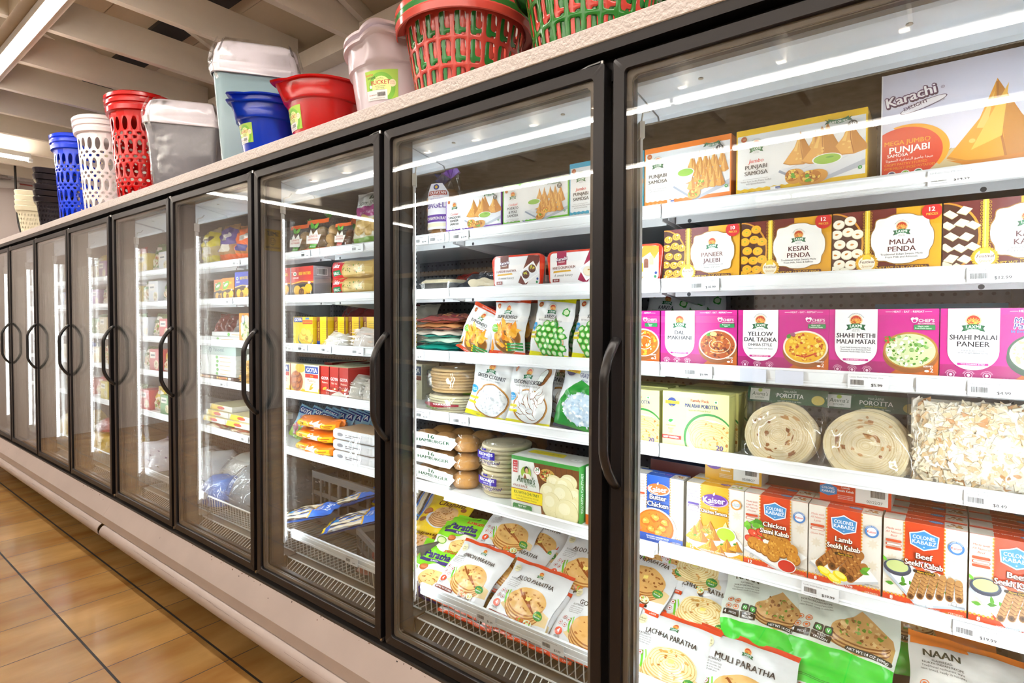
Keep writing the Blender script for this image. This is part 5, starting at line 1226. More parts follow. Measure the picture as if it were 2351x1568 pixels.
        a.ell(26, 66, 25, 15, '#2f3e55'); a.ell(26, 68, 22, 12, '#3f5470'); a.ell(26, 68.5, 20, 10.5, '#c3d08a'); a.leaf(8, 74, 18, 6, 140, '#6dc23a')
        for x, y in ((60, 76), (74, 80), (66, 72)): a.ell(x, y, 9, 5, '#e2552a', rot=-20)
        for q in range(3): a.ring(74 + 5 * q, 80 - q, 13, 6, 1.2, '#e9c9e0')
    if kind in ('shami', 'lamb', 'beef'): a.i[n_d:] = [([(px_, py_ * 1.16 + 5) for px_, py_ in p_], f_, c_) for p_, f_, c_ in a.i[n_d:]]
    y = 110 if style not in ('samosa', 'butter') else 112
    if style == 'butter': y = 118
    for t in lines:
        hh = 13 if style == 'butter' else (8.4 if style == 'samosa' else 11)
        a.text(t, 71.2, y - .8, hh, '#5a1408' if style != 'butter' else '#0a1a5a', bold=.14, wmax=66); a.text(t, 72, y, hh, '#fffaf0', bold=.045, wmax=66); y -= hh * 1.5
    if style == 'samosa': a.text('Lahori', 72, 124, 5, '#fff', bold=.02)
    if kind in ('lamb', 'beef'): a.rrect(54, y + 2.5, 92, y + 8.5, 3, '#26180c'); a.text('Flame Grilled', 75, y + 3.8, 3.6, '#f2c01c', sh=.2, bold=.02, wmax=30)
    if npc: a.text(str(npc), 16, 12, 7.6, '#fff', bold=.05); a.text(unit[0], 16, 7, 3.6, '#fff', bold=.02); (a.text(unit[1], 16, 2.4, 3.6, '#fff', bold=.02) if len(unit) > 1 else None)
    a.text(foot1, 72, 13.5, 4, '#fff', bold=.015, wmax=66); a.text(foot2, 72, 8, 4, '#fff', bold=.015, wmax=62)
    a.text('CERTIFIED', 127, 10, 3.8, '#f6e8d0', bold=.01); a.text('HAND-CUT', 127, 5, 3.8, '#f6e8d0', bold=.01); a.ell(112, 8.5, 3.6, 3.6, '#c9952a', n=6)
    a.text('KEEP FROZEN', 128, 27, 3, '#3a3430'); a.ring(20 if kind != 'beef' else 124, 32, 4.6, 4.6, .7, '#7a7a7a'); a.text('USDA', 20 if kind != 'beef' else 124, 30.8, 2.4, '#7a7a7a')
    top = Art(144, 50, '#d9d2c6'); top.rect(38, 0, 106, 50, c1); top.rect(0, 40, 144, 50, c1)
    top.text(' '.join(lines), 56, 30, 5.5, '#fff', rot=180, sh=.1, bold=.02, wmax=54); top.ell(92, 26, 13, 8, '#2f8fd0' if brand != 'Kaiser' else '#6a2a9a'); top.text('Kaiser' if brand == 'Kaiser' else 'KABABZ', 92, 28.5, 4.4, '#fff', rot=180, wmax=20)
    top.ell(124, 22, 17, 12, '#f0ece2'); top.bits(124, 22, 15, 10, 26, 3, ['#a8642a', '#c98a3a', '#8a4a1c'] if kind not in ('samosa',) else ['#d9a326', '#b3d93a', '#b8842a'])
    return a, top
BOX = []
RED = '#d8421a'
def mb_(x, w, A_, lb, c1, grp, cat='frozen meat box', y=YF, z=None, d=.052):
    return carton('kabab_carton', w, .182, d, (x, y, SZ[4] if z is None else z), A_[0], c1, '#d8d0c4', lb, cat, grp, arttop=A_[1])
A_b = meatbox('#1f55b0', 'Kaiser', ['Butter', 'Chicken'], ['Made with', 'Cage Free,', 'All Natural', 'Chicken'], 'SEASONED CHICKEN PIECES', 'IN CREAMY BUTTER SAUCE', 0, ('',), 'butter', 41, 'butter')
A_s = meatbox('#e8ac12', 'Kaiser', ['Chicken Samosa'], ['Made with', 'Cage Free,', 'All Natural', 'Chicken'], 'CHICKEN-STUFFED TURNOVERS IN', 'STREET-STYLE PUNJABI DOUGH', 12, ('PIECES',), 'samosa', 42, 'samosa')
A_c = meatbox(RED, 'CK', ['Chicken', 'Shami Kabab'], ['Made with', 'Cage Free,', 'All Natural', 'Chicken'], 'SEASONED', 'CHICKEN & LENTIL PATTIES', 12, ('KABABS',), 'shami', 43)
A_l = meatbox(RED, 'CK', ['Lamb', 'Seekh Kabab'], ['Made with', 'All Natural', 'Lamb'], 'MINCED LAMB', 'WITH HERBS & SPICES', 8, ('LARGE', 'KABABS'), 'lamb', 44)
A_f = meatbox(RED, 'CK', ['Beef', 'Seekh Kabab'], ['Made with', 'All Natural', 'Beef'], 'MINCED BEEF', 'WITH HERBS & SPICES', 8, ('LARGE', 'KABABS'), 'beef', 45)
mb_(-.6135, .1395, A_b, 'blue and white carton with an orange curry, beside the yellow samosa carton', '#1f55b0', 'butter chicken cartons')
s0 = mb_(-.463, .1435, A_s, 'yellow and white carton with a plate of small samosas, front one', '#e8ac12', 'chicken samosa cartons')
c0 = mb_(-.3195, .1405, A_c, 'red and white carton picturing round patties, tomato and lettuce', RED, 'shami kabab cartons')
l0 = mb_(-.1765, .1405, A_l, 'red and white carton picturing thick kababs with lemon, front one', RED, 'lamb kabab cartons')
f0 = mb_(-.032, .1405, A_f, 'red and white carton of thin kababs with green dip, front of the left column', RED, 'beef kabab cartons')
f1 = again(f0, (.1115, YF, SZ[4]), 'red and white carton of thin kababs with green dip, cut by the photo edge')
def behind(src, n, x, lb, step=.0535):
    for k in range(n): again(src, (x + .001 * (k % 2), YF + step * (k + 1), SZ[4] + .0006 * (k + 1)), lb % ('directly', 'second', 'third', 'fourth')[k])
behind(s0, 1, -.462, 'yellow and white samosa carton %s behind the front one')
behind(c0, 1, -.318, 'red and white patties carton %s behind the front one')
behind(l0, 1, -.175, 'red and white lemon kabab carton %s behind the front one')
behind(f0, 4, -.031, 'red and white kabab carton %s behind the front of the left beef column')
behind(f1, 4, .1125, 'red and white kabab carton %s behind the front of the right beef column')
def lying(x, z, c1, w, logo, lines, date, lb, grp, yq):
    a = Art(144, 54, c1); a.rect(74, 6, 138, 50, '#f2f1ec')
    if logo == 'Kaiser': a.ell(24, 40, 20, 12, '#6a2a9a'); a.text('Kaiser', 24, 36, 9, '#fff', bold=.04, wmax=34)
    else: a.poly([(18, 12), (36, 18), (36, 34), (18, 42), (0, 34), (0, 18)], '#2f8fd0'); a.text('COLONEL', 18, 28, 5.4, '#fff', bold=.02, wmax=28); a.text('KABABZ', 18, 20, 5.4, '#fff', bold=.02, wmax=28)
    for q, t in enumerate(lines): a.text(t, 54, 34 - 8 * q, 5.4, '#fff', bold=.03, wmax=34)
    for q in range(3): a.text('MANUFACTURED BY KAISER FOODS', 54, 16 - 4 * q, 2.2, '#fff', wmax=32)
    a.barcode(104, 24, 28, 20, None); a.text(date, 112, 10, 6, '#6a6a6a', wmax=34)
    t = Art(144, 180, c1); t.rect(0, 0, 144, 30, '#e9e3d9')
    return carton('kabab_carton', w, .052, .17, (x, yq, z), a, c1, '#cfc6ba', lb, 'frozen meat box', grp)
lying(-.437, SZ[4] + .1835, '#d9a114', .1425, 'Kaiser', ['Chicken', 'Samosa'], '05/08/27', 'yellow carton lying flat on the yellow samosa cartons, date 05/08/27', 'chicken samosa cartons', YF + .062)
lying(-.163, SZ[4] + .1835, RED, .1405, 'CK', ['Lamb', 'Seekh Kabab'], '02/22/27', 'red carton lying flat on the lemon kabab cartons, date 02/22/27', 'lamb kabab cartons', YF + .050)
carton('kabab_carton', .16, .20, .16, (-.60, YF + .10, SZ[4]), None, '#1d2f55', '#5d2a22', 'dark blue and brown carton standing behind the butter chicken carton', 'frozen meat box')
carton('kabab_carton', .14, .20, .1, (-.30, YF + .13, SZ[4]), None, '#6d2418', '#5a2a3a', 'dark red carton standing deep behind the patties cartons', 'frozen meat box')
# ================================================================ DOOR 1 AND 2: POUCHES, TUBS, BREAD
def paratha(name, bread, seed, mark='#2f8f3f', mt=('EXTRA', 'FLAVOR'), n=4, serve=True, stack=4):
    a = Art(220, 210, None, seed)
    a.rect(0, 198, 220, 210, '#e2451c'); a.rect(0, 0, 220, 10, '#e2451c')
    for k in range(6): a.text('LAXMI', 22 + 36 * k, 2.6, 5, '#f7e6da', bold=.02)
    a.poly([(44, 52), (120, 18), (216, 40), (216, 70), (110, 96)], '#e2c592'); a.line([(46, 96), (60, 60), (92, 40)], 6, '#6bbf2f'); a.line([(54, 100), (70, 64), (104, 40)], 4, '#8ad04a')
    a.bread(128, 62, 66, 40, stack, 8, bread[0], bread[1], 26, bread[2])
    if bread[3] == 'spiral':
        for q in range(7): a.ring(128, 62 + 8 * (stack - 1), 62 - 8 * q, 37 - 5 * q, 1.5, '#d3a85c', n=26)
    elif bread[3] == 'fill':
        for q in range(3): a.line([(84 + 20 * q, 110 - 6 * q), (110 + 18 * q, 92 - 8 * q), (150 + 10 * q, 70 - 6 * q)], 5, '#9a4f1c')
    a.poly([(120, 96), (136, 98), (134, 88), (121, 86)], '#f9e27a')
    a.ell(186, 58, 15, 13, mark, n=14); a.text(mt[0], 186, 58, 5, '#e8e23a', bold=.03, wmax=24); a.text(mt[1], 186, 52, 3.6, '#fff', bold=.02, wmax=22)
    for x, c in ((134, '#c9641c'), (162, '#dfe6c0')): a.ell(x, 26, 16, 12, '#6a4424'); a.ell(x, 29, 14.5, 9, c); a.bits(x, 29, 11, 7, 14, 2.2, ['#f0a83a', '#8ab83a', '#b5401c'])
    a.rrect(118, 12, 178, 18, 2, '#26221e'); a.text('KEEP FROZEN', 148, 13.4, 3.6, '#fff', bold=.02)
    a.emblem(116, 178, 7, arc=False); a.text(name, 112, 140, 13.5, '#34302e', bold=.035, wmax=140)
    a.text('FLATBREAD', 42, 134, 5, '#44403c', bold=.02)
    for q, t in enumerate(('HOMESTYLE PARATHAS', 'Crispy on the inside, Soft', 'and crispy on the outside,', 'Stuffed with spice')): a.text(t, 42, 127 - 5.5 * q, 3.6, '#55504c', wmax=46)
    for x, y in ((26, 92), (44, 88), (24, 74), (42, 70)): a.ell(x, y, 6.5, 6, '#f2ecec'); a.ring(x, y, 6.5, 6, 1.2, '#a8483c'); a.ell(x, y, 2.6, 2.4, '#a8483c')
    a.ell(30, 50, 13, 11, '#e2451c'); a.text(str(n), 30, 44.5, 12, '#fff', bold=.04); a.text('PIECES', 30, 33, 5, '#44403c', bold=.02)
    a.rrect(14, 16, 92, 26, 4, '#7a2a24'); a.text('NET WT. 14.1 OZ (400g)', 53, 18.4, 5, '#fff', bold=.02, wmax=70)
    if serve: a.ell(24, 172, 12, 13, '#ece2b8'); a.text('HEAT', 24, 172, 4.6, '#3a3a2a', bold=.02); a.text('N SERVE', 24, 166, 3.4, '#3a3a2a', wmax=18)
    return a
B1 = ('#e3b26a', '#a8682c', '#a5652c', 'fill'); B2 = ('#f0dca6', '#cfa45c', '#cf9a4a', 'spiral'); B3 = ('#dca862', '#9c5f28', '#8f5424', '')
def lie(A, w, h, t, p, tilt, rz, label, base='#dfe0e2', group=None, cat='frozen bread pouch', name='bread_pouch', seed=0, seal=.05, **kw):
    return pouch(name, w, h, t, p, A, base, None, label, cat, group, (-radians(90 - tilt), 0, radians(rz)), seal, seed=seed, **kw)
PO, PG, PL_, PM = paratha('ONION PARATHA', B1, 51, mt=('RICH', 'FLAVOR')), paratha('GOBHI PARATHA', B3, 53), paratha('LACHHA PARATHA', B2, 54, mt=('HOMEY', 'FLAKY'), n=5), paratha('MULI PARATHA', B1, 55)
PA = paratha('ALOO PARATHA', B1, 52)
OR = '#e2451c'
S_ = dict(sealcol=OR, botcol=OR)
q0 = lie(PO, .235, .225, .03, (-1.275, .195, .47), 33, -2, 'onion paratha pouch at the front of the second door basket', seed=1, **S_)
q1 = lie(PO, .235, .225, .03, (-1.235, .375, .57), 30, 4, 'onion paratha pouch behind the front onion one, below the bottom shelf', seed=2, **S_)
again(q1, (-1.13, .395, .555), 'onion paratha pouch lying partly under the back one, right of it'); again(q1, (-1.01, .46, .565), 'onion paratha pouch leaning far right behind the potato ones', rot=(radians(-62), 0, radians(8)))
again(q0, (-1.285, .192, .445), 'onion paratha pouch lying directly underneath the front onion one')
again(q1, (-1.15, .28, .50), 'onion paratha pouch between the front onion one and the potato one')
a0 = lie(PA, .235, .225, .03, (-1.035, .19, .462), 33, -3, 'aloo paratha pouch at the front, right of the front onion one', seed=3, **S_)
again(a0, (-.915, .335, .54), 'aloo paratha pouch behind the front aloo one, at the door post'); again(a0, (-1.03, .187, .437), 'aloo paratha pouch lying underneath the front aloo one')
g0 = lie(PG, .235, .225, .03, (-.80, .185, .452), 34, -4, 'gobhi paratha pouch in the right front corner of the second door basket', seed=4, **S_)
again(g0, (-.93, .18, .44), 'white and orange paratha pouch seen through the wires under the aloo ones', rot=(radians(-78), 0, 0)); again(g0, (-1.22, .18, .43), 'white and orange paratha pouch seen through the wires under the onion ones', rot=(radians(-78), 0, 0))
# door 1 basket
l0_ = lie(PL_, .235, .225, .032, (-.575, .185, .44), 36, -1, 'lachha paratha pouch at the front left of the first door basket', seed=5, **S_)
again(l0_, (-.545, .335, .525), 'lachha paratha pouch behind the front one, right of the sprout mascot bag'.replace('sprout mascot', 'gobhi')); 
l1 = again(l0_, (-.60, .43, .60), 'white paratha pouch with orange lower edge at the back, beside the green edged naan'); again(l0_, (-.57, .425, .575), 'white paratha pouch directly under the one with the orange lower edge')
g1 = lie(PG, .23, .22, .03, (-.735, .36, .565), 30, -10, 'gobhi paratha pouch cut by the door post in the first door basket', seed=6, **S_); again(g1, (-.70, .44, .61), 'gobhi paratha pouch further back by the door post')
m0 = lie(PM, .245, .24, .035, (-.395, .185, .425), 38, -2, 'muli paratha pouch with red 4 pieces badge, front of the first door basket', seed=7, **S_)
def naan(nm, c, seed, sub='FLATBREAD'):
    a = Art(220, 230, None, seed); a.rect(0, 0, 220, 66, c); a.rect(0, 216, 220, 230, c)
    a.poly([(96, 82), (150, 66), (214, 80), (214, 112), (120, 118)], '#caa05a'); a.bread(150, 100, 58, 26, 3, 8, '#d2a468', '#8a5528', 24, '#7a4520')
    a.poly([(98, 120), (150, 168), (208, 128), (214, 108), (150, 100)], '#c8985c'); a.bits(152, 122, 48, 28, 46, 4, ['#8a5528', '#6f9a2f', '#a8743c', '#5a8a26', '#e0bb80'])
    a.text(nm[0], 56, 196, 15, '#2f3a2c', bold=.05, wmax=90); a.text(nm[1], 56, 178, 15, '#2f3a2c', bold=.05, wmax=80)
    for q, t in enumerate((sub, 'NORTH INDIAN RECIPE', 'Traditional restaurant style', 'naan bread, ready in minutes')): a.text(t, 56, 168 - 7 * q, 4.4, '#4a4a48', bold=.02 if q < 2 else 0, wmax=76)
    for x, y in ((26, 118), (46, 116), (26, 98), (46, 98)): a.ring(x, y, 8, 7, 1.6, '#d9682c'); a.ell(x, y, 3.6, 3, '#d9682c')
    a.text('NO', 46, 113.5, 5, '#d9682c', bold=.03)
    for k, x in enumerate((70, 90)): a.rrect(x - 9, 92, x + 9, 110, 3, '#26302a'); a.ell(x, 101, 6.5, 6.5, '#3fae4a'); a.text('V' if k else 'N', x, 97.6, 7, '#fff', bold=.03)
    a.rrect(60, 74, 100, 90, 2, '#26221e'); a.text('KEEP', 80, 83.5, 5, '#fff', bold=.03); a.text('FROZEN', 80, 76.5, 5, '#fff', bold=.03); a.rrect(14, 74, 57, 90, 2, '#26221e'); a.text('4', 20, 78, 9, '#fff', bold=.03); a.text('PIECES', 40, 79, 4.6, '#fff')
    a.rrect(130, 70, 216, 81, 5, '#26302a'); a.text('NET WT 14 OZ (400g)', 172, 72.6, 5.6, '#fff', bold=.02, wmax=76)
    a.poly([(4, 200), (100, 206), (96, 216), (4, 216)], c if c != '#2fd132' else '#c9502c')
    return a
GR = '#2fd132'; NB, NF, NO_ = naan(('BULLET', 'NAAN'), GR, 61), naan(('BULLET', 'NAAN'), GR, 62), naan(('', 'NAAN'), '#f5801a', 63)
n0 = lie(NB, .22, .235, .045, (-.37, .36, .545), 40, 4, 'bullet naan pouch with bright green lower edge, left one under the fifth shelf', base='#dfe6dc', seed=8, sealcol=GR, botcol=GR)
lie(NF, .25, .24, .05, (-.205, .36, .545), 42, -4, 'green edged naan pouch with keep frozen sign, right one under the fifth shelf', base='#dfe6dc', seed=9, sealcol=GR, botcol=GR)
again(n0, (-.355, .345, .515), 'green edged naan pouch directly under the left bullet naan')
lie(NF, .24, .24, .04, (-.10, .44, .57), 46, 14, 'green edged naan pouch standing behind at the right of the green pile', base='#d3dccf', seed=10, sealcol=GR, botcol=GR)
hs = Art(220, 230, None, 64); hs.rect(0, 180, 220, 230, '#37cf3a'); 
for y in (196, 200): hs.line([(0, y), (220, y)], 1.4, '#1f6f2c')
hs.poly([(10, 150), (140, 140), (150, 158), (128, 172), (10, 176)], '#d9582c'); hs.text("Heat 'n Serve", 72, 153, 12, '#3a1a10', bold=.03, wmax=110); hs.text('BULLET', 70, 118, 22, '#2a332a', bold=.06, wmax=110); hs.text('NAAN', 60, 90, 20, '#2a332a', bold=.06)
for q, t in enumerate(('FLATBREAD', 'NORTH INDIAN RECIPE', 'Traditional restaurant style', 'naan ready in minutes')): hs.text(t, 62, 78 - 9 * q, 5.6, '#4a4a48', wmax=100)
hs.bread(160, 60, 50, 30, 3, 8, '#d2a468', '#8a5528', 24, '#7a4520')
lie(hs, .25, .24, .04, (-.175, .18, .42), 34, -6, 'naan pouch with wide green top band and orange heat and serve ribbon, front', base='#e4e8e2', seed=11, sealcol='#37cf3a', botcol='#37cf3a')
oo = lie(NO_, .25, .24, .045, (.055, .30, .505), 42, -3, 'orange edged naan pouch, upper one in the right corner of the first door basket', base='#e2dfdb', seed=12, sealcol='#f5801a', botcol='#f5801a')
again(oo, (.065, .26, .46), 'orange edged naan pouch lying under the upper orange one'); again(oo, (-.02, .52, .62), 'orange edged naan pouch standing at the back between green and orange piles')
# ---- door 2 basket, left part
ch = Art(210, 200, None, 71); ch.rect(0, 0, 210, 200, '#efc81c'); ch.ell(110, 66, 72, 44, '#d8dbe8', n=30); ch.bread(112, 62, 58, 32, 5, 8, '#d8a878', '#a8744a', 60, '#8a5a34')
ch.text('Chapatti', 112, 128, 26, '#5a2a14', bold=.04, sh=.3, wmax=130); ch.leaf(100, 164, 26, 12, 40, '#7cb83a'); ch.leaf(112, 164, 22, 12, 120, '#4f9a2a'); ch.ell(28, 92, 22, 16, '#a85a2c'); ch.ell(28, 94, 17, 11, '#c87a3c'); ch.ell(180, 120, 13, 9, '#8a4a24'); ch.ell(26, 52, 18, 12, '#8a5a34'); ch.text('kawan', 112, 184, 9, '#b5302a', bold=.03)
lie(ch, .21, .20, .028, (-1.545, .375, .575), 28, 12, 'yellow chapatti pouch at the back left of the second door basket', '#e9c41c', seed=13)
c0_ = lie(ch, .21, .20, .025, (-1.57, .25, .50), 26, 16, 'yellow chapatti pouch in front of the back one, cut by the door post', '#e9c41c', seed=14); again(c0_, (-1.56, .245, .47), 'yellow chapatti pouch lying under the front yellow one')
kw = Art(210, 200, None, 72); kw.rect(0, 0, 210, 200, '#7fd41f'); kw.poly([(0, 22), (210, 22), (210, 96), (120, 108), (60, 84), (0, 96)], '#efe9dc'); kw.rect(0, 0, 210, 22, '#33237a'); kw.text('-18C/0F', 160, 6, 10, '#fff', bold=.03); kw.text('Keep Frozen', 60, 8, 6, '#cfc8ee')
kw.text('kawan', 128, 160, 19, '#c9302a', bold=.05); kw.leaf(124, 182, 24, 12, 50, '#2f8a2c'); kw.text('Paratha', 96, 126, 27, '#2f2470', bold=.08, wmax=130); kw.rrect(26, 108, 166, 120, 5, '#2f2470'); kw.text('FLAKEY', 96, 110.5, 7, '#fff', bold=.03); kw.bread(140, 50, 62, 30, 2, 6, '#e8c27a', '#c08a3c', 30, '#b5722a')
kw.ell(34, 70, 24, 16, '#6fb02c', rot=-20); kw.ell(34, 70, 19, 12, '#d9e6a8', rot=-20); kw.ell(74, 84, 18, 13, '#a85a2c'); kw.ell(74, 86, 15, 9, '#d0753a'); kw.ell(28, 130, 11, 11, '#1f6a2c')
lie(kw, .22, .20, .028, (-1.40, .31, .53), 30, 10, 'green paratha pouch with purple strip, behind the front green one', '#7fd41f', seed=15, botcol='#33237a')
kk = lie(kw, .22, .20, .028, (-1.43, .19, .455), 33, 4, 'green paratha pouch at the front left of the second door basket', '#7fd41f', seed=16, botcol='#33237a')
again(kk, (-1.30, .52, .60), 'green paratha pouch lying flat at the back under the bottom shelf', rot=(radians(-72), 0, radians(-14))); again(kk, (-1.46, .20, .432), 'green and purple pouch seen through the wires under the front green one', rot=(radians(-80), 0, 0))
# ---- row 1, door 2
carton('samosa_carton', .2525, .131, .16, (-1.287, YF, SZ[0]), laxmi_samosa('#6a1fb0', ['TANDOORI', 'PANEER', 'SAMOSA'], 'Cocktail', 20, 252, 132, True, 73, 3, 'Indian Style Pastry Stuffed', 'with Paneer Filling'), '#6a1fb0', '#5a1a98', 'purple edged samosa carton beside the bagged bagels, top shelf of the second door')
carton('samosa_carton', .2505, .134, .16, (-1.0285, YF, SZ[0]), laxmi_samosa('#62c81e', ['POTATO', '& PEAS', 'SAMOSA'], 'Cocktail', 20, 250, 134, False, 74, 5, 'Indian Style Pastry Stuffed', 'with Potato & Green Peas'), '#62c81e', '#55b018', 'green edged samosa carton between the purple and turquoise ones')
def torus(b, R0, r0, z, c, n=28, m=12, cx=0, cy=0, sq=.8):
    b.loft([[(cx + (R0 + r0 * cos(2 * pi * j / m)) * cos(2 * pi * i / n), cy + (R0 + r0 * cos(2 * pi * j / m)) * sin(2 * pi * i / n), z + r0 * sq * sin(2 * pi * j / m)) for j in range(m)] for i in range(n + 1)], True, c)
def bagels(loc, label, topc, withlabel, rz=0):
    o = empty('bagel_bag', loc, (0, 0, rz)); tag(o, label, 'bread bag', 'bags of bagels')
    for k in range(5):
        b = MB(); torus(b, .031, .021, .022 + .036 * k, '#b98048' if k % 2 else '#c48c52', cx=.002 * (k % 3 - 1), cy=.002 * (k % 2)); b.build('bagel', 'bread', o, smooth=True)
    def R_(u, v):
        a = 2 * pi * u; z = .002 + .205 * min(v, .8) / .8 if v < .8 else .207 + .05 * (v - .8) / .2
        q = .061 if v < .75 else .061 * (1 - .72 * (v - .75) / .25); q *= 1 + .04 * sin(5 * a + 20 * v)
        return (q * cos(a) * 1.05 + (.03 * (v - .75) / .25 if v > .75 else 0), q * sin(a), z)
    film_bag(o, R_, 32, 20)
    b = MB(topc); 
    for k in range(9):
        a = k * .7; b.add([(.03, -.012, .22), (.03 + .035 * cos(a), -.012 + .03 * sin(a), .236 + .03 * (k % 3) / 2), (.03 + .04 * cos(a + .5), -.012 + .03 * sin(a + .5), .242 + .02 * (k % 2)), (.04, 0, .262)], [(0, 1, 2), (0, 2, 3)])
    b.build('twisted_top', 'film', o)
    if withlabel:
        A_ = Art(100, 150); A_.poly([(6, 0), (94, 0), (98, 40), (90, 120), (70, 150), (30, 150), (10, 120), (2, 40)], '#eceaf0'); A_.rect(2, 24, 98, 48, '#5a2a9a'); A_.text('CINNAMON RAISIN', 50, 31, 10, '#f2ecd8', bold=.02, wmax=88); A_.rect(4, 8, 96, 20, '#efe8c8'); A_.text('BAGELS', 50, 70, 20, '#5a3a9a', bold=.03, wmax=84); A_.text('HEARTH BAKED', 50, 98, 5, '#5a3a9a')
        A_.poly([(14, 112), (86, 112), (82, 126), (18, 126)], '#a8382c'); A_.text('TOUFAYAN', 50, 115, 9, '#fff', bold=.03, wmax=64); A_.text('BAKERIES', 50, 106, 4, '#a8382c'); A_.ell(50, 138, 10, 9, '#2a3a8a'); A_.ell(50, 138, 5, 5, '#e8b83a')
        b = MB(); A_.emit(b, lambda x, y, l: ((.0645 + l) * 1.05 * cos(radians(-90) + (x - 50) / 58), (.0645 + l) * sin(radians(-90) + (x - 50) / 58), .03 + y / 150 * .165), grid=(14, 6)); b.build('bag_label', 'film', o)
bagels((-1.492, .385, SZ[0]), 'clear bag of bagels with white and purple label, left end of the top shelf', '#6a2ac0', True, .25)
bagels((-1.585, .45, SZ[0]), 'clear bag of bagels with blue twisted top, behind the labelled one', '#2a50c0', False)
# ---- row 2: sweets tubs and packs
def tub(loc, label, prod, cbg, lid, pic):
    o = empty('sweets_tub', loc); tag(o, label, 'sweets tub', 'white and red sweets tubs')
    w, h, d = .205, .105, .085
    def R_(ins, y, k=6):
        p = []; W = w / 2 - ins; r = .018
        for cx, cz, a0 in ((W - r, h - ins - r, 0), (-W + r, h - ins - r, 90), (-W * .92 + r, ins + r, 180), (W * .92 - r, ins + r, 270)):
            for i in range(k + 1):
                a = radians(a0 + 90 * i / k); x = cx + r * cos(a); p.append((x, y, cz + r * sin(a) + (.008 * (1 - (x / W) ** 2) if a0 < 180 else 0)))
        return p
    b = MB('#efeceb'); b.loft([R_(.004, .01), R_(.008, d)], True, caps=True); b.build('tub_body', 'gloss', o, smooth=40)
    b = MB(lid); b.loft([R_(.003, .0), R_(0, .0005), R_(0, .013), R_(.004, .014)], True, caps=True); b.build('tub_lid', 'gloss', o, smooth=40)
    A_ = Art(200, 100, None, 5); A_.rrect(4, 4, 196, 97, 10, '#eceaec'); A_.rect(30, 58, 66, 100, cbg); karachi(A_, 48, 72, 8, False, 4); A_.text('DELIGHT', 48, 65, 4, '#fff', bold=.02); A_.text(prod, 56, 46, 8.4, '#7a2a24', bold=.03, wmax=86); A_.poly([(16, 36), (84, 38), (80, 43), (18, 42)], '#d9a83a'); A_.text('A sweet luxury', 54, 24, 8, '#5a5a5a', sh=.3, wmax=70)
    A_.poly([(108, 12), (150, 96), (196, 96), (196, 80), (140, 0)], cbg if pic != 'roll' else '#c9a33a'); A_.poly([(112, 44), (170, 78), (196, 40), (138, 8)], '#f7f7f9'); A_.poly([(118, 44), (168, 72), (190, 40), (140, 14)], '#e6e8ee')
    if pic == 'ball': [(A_.ell(x, y, 15, 13, '#5a2e1c'), A_.bits(x, y, 12, 10, 20, 2.4, ['#7a4a2a', '#8a5a34', '#4a2412']), A_.bits(x, y + 4, 8, 5, 7, 3, ['#d8c83a', '#b8c23a'])) for x, y in ((140, 36), (166, 54))]
    elif pic == 'white': [(A_.ell(x, y, 17, 14, '#d9c8a8'), A_.ell(x, y + 1, 16, 12.5, '#ece0c8'), A_.ell(x + 3, y + 4, 4, 2, '#c8923a')) for x, y in ((170, 56), (144, 36))]
    else: [(A_.rect(x - 7, y - 10, x + 7, y + 10, c), A_.ell(x, y + 10, 7, 5, c)) for x, y, c in ((128, 26, '#e8d8a0'), (142, 36, '#e0c01c'), (158, 46, '#8a5a4a'), (174, 54, '#e8d39a'))]
    A_.ell(188, 22, 4, 4, '#2a4a9a'); A_.ell(186, 12, 4, 4, '#2f8a5a'); A_.rect(14, 8, 40, 18, '#8a2a24'); A_.text('$5.99', 27, 10.4, 5, '#fff', bold=.02)
    b = MB(); A_.emit(b, lambda x, y, l: ((x - 100) / 100 * (w / 2 - .008), -.0004 - l, .006 + y / 100 * (h - .008) + .006 * (1 - ((x - 100) / 100) ** 2) * y / 100)); b.build('lid_label', 'card', o)
    b = MB('#f1eef0'); b.box(w / 2 - .0028, w / 2 - .0015, .016, .075, .02, h - .02, '#f1eef0'); b.box(w / 2 - .0014, w / 2 - .0009, .018, .073, .04, .07, cbg); b.build('side_strap', 'card', o)
tub((-1.098, YF, SZ[1]), 'red rimmed sweets tub picturing dark brown balls, second shelf of the second door', 'HABSHI HALWA', '#6a2a1c', '#d83a22', 'ball')
tub((-.877, YF, SZ[1]), 'red rimmed sweets tub picturing white sweets on a plate, beside the dark brown one', 'WHITE CHUM CHUM', '#a01c4a', '#d83a22', 'white')
tub((-.71, YF + .004, SZ[1]), 'red rimmed sweets tub with coloured rolls, left of the orange spiral sweets carton', '', '#b5862c', '#d83a22', 'roll')
o = empty('bread_tray', (-1.495, YF + .03, SZ[1])); tag(o, 'foil tray of pale bread in clear wrap, left end of the second shelf', 'bread tray')
b = MB('#b9bcc2'); b.loft([[(x * q, y * q + .05, z) for x, y in rrp(.085, .06, .02)] for q, z in ((.9, 0), (1, .03), (1.04, .031), (1.04, .033), (.98, .033), (.9, .008), (.01, .006))], True); b.build('foil_tray', 'steel', o)
b = MB('#e3d6b4'); b.loft([[(x * q, y * q + .05, z) for x, y in rrp(.085, .06, .02)] for q, z in ((.95, .02), (.97, .036), (.8, .047), (.01, .05))], True); b.build('bread_slab', 'bread', o, smooth=True)
film_bag(o, lambda u, v: (.093 * math.copysign(abs(cos(6.283 * u)) ** .6, cos(6.283 * u)) * (1 if .05 < v < .8 else .8), .05 + .068 * math.copysign(abs(sin(6.283 * u)) ** .6, sin(6.283 * u)) * (1 if .05 < v < .8 else .8), -.0 + .054 * v), 28, 8)
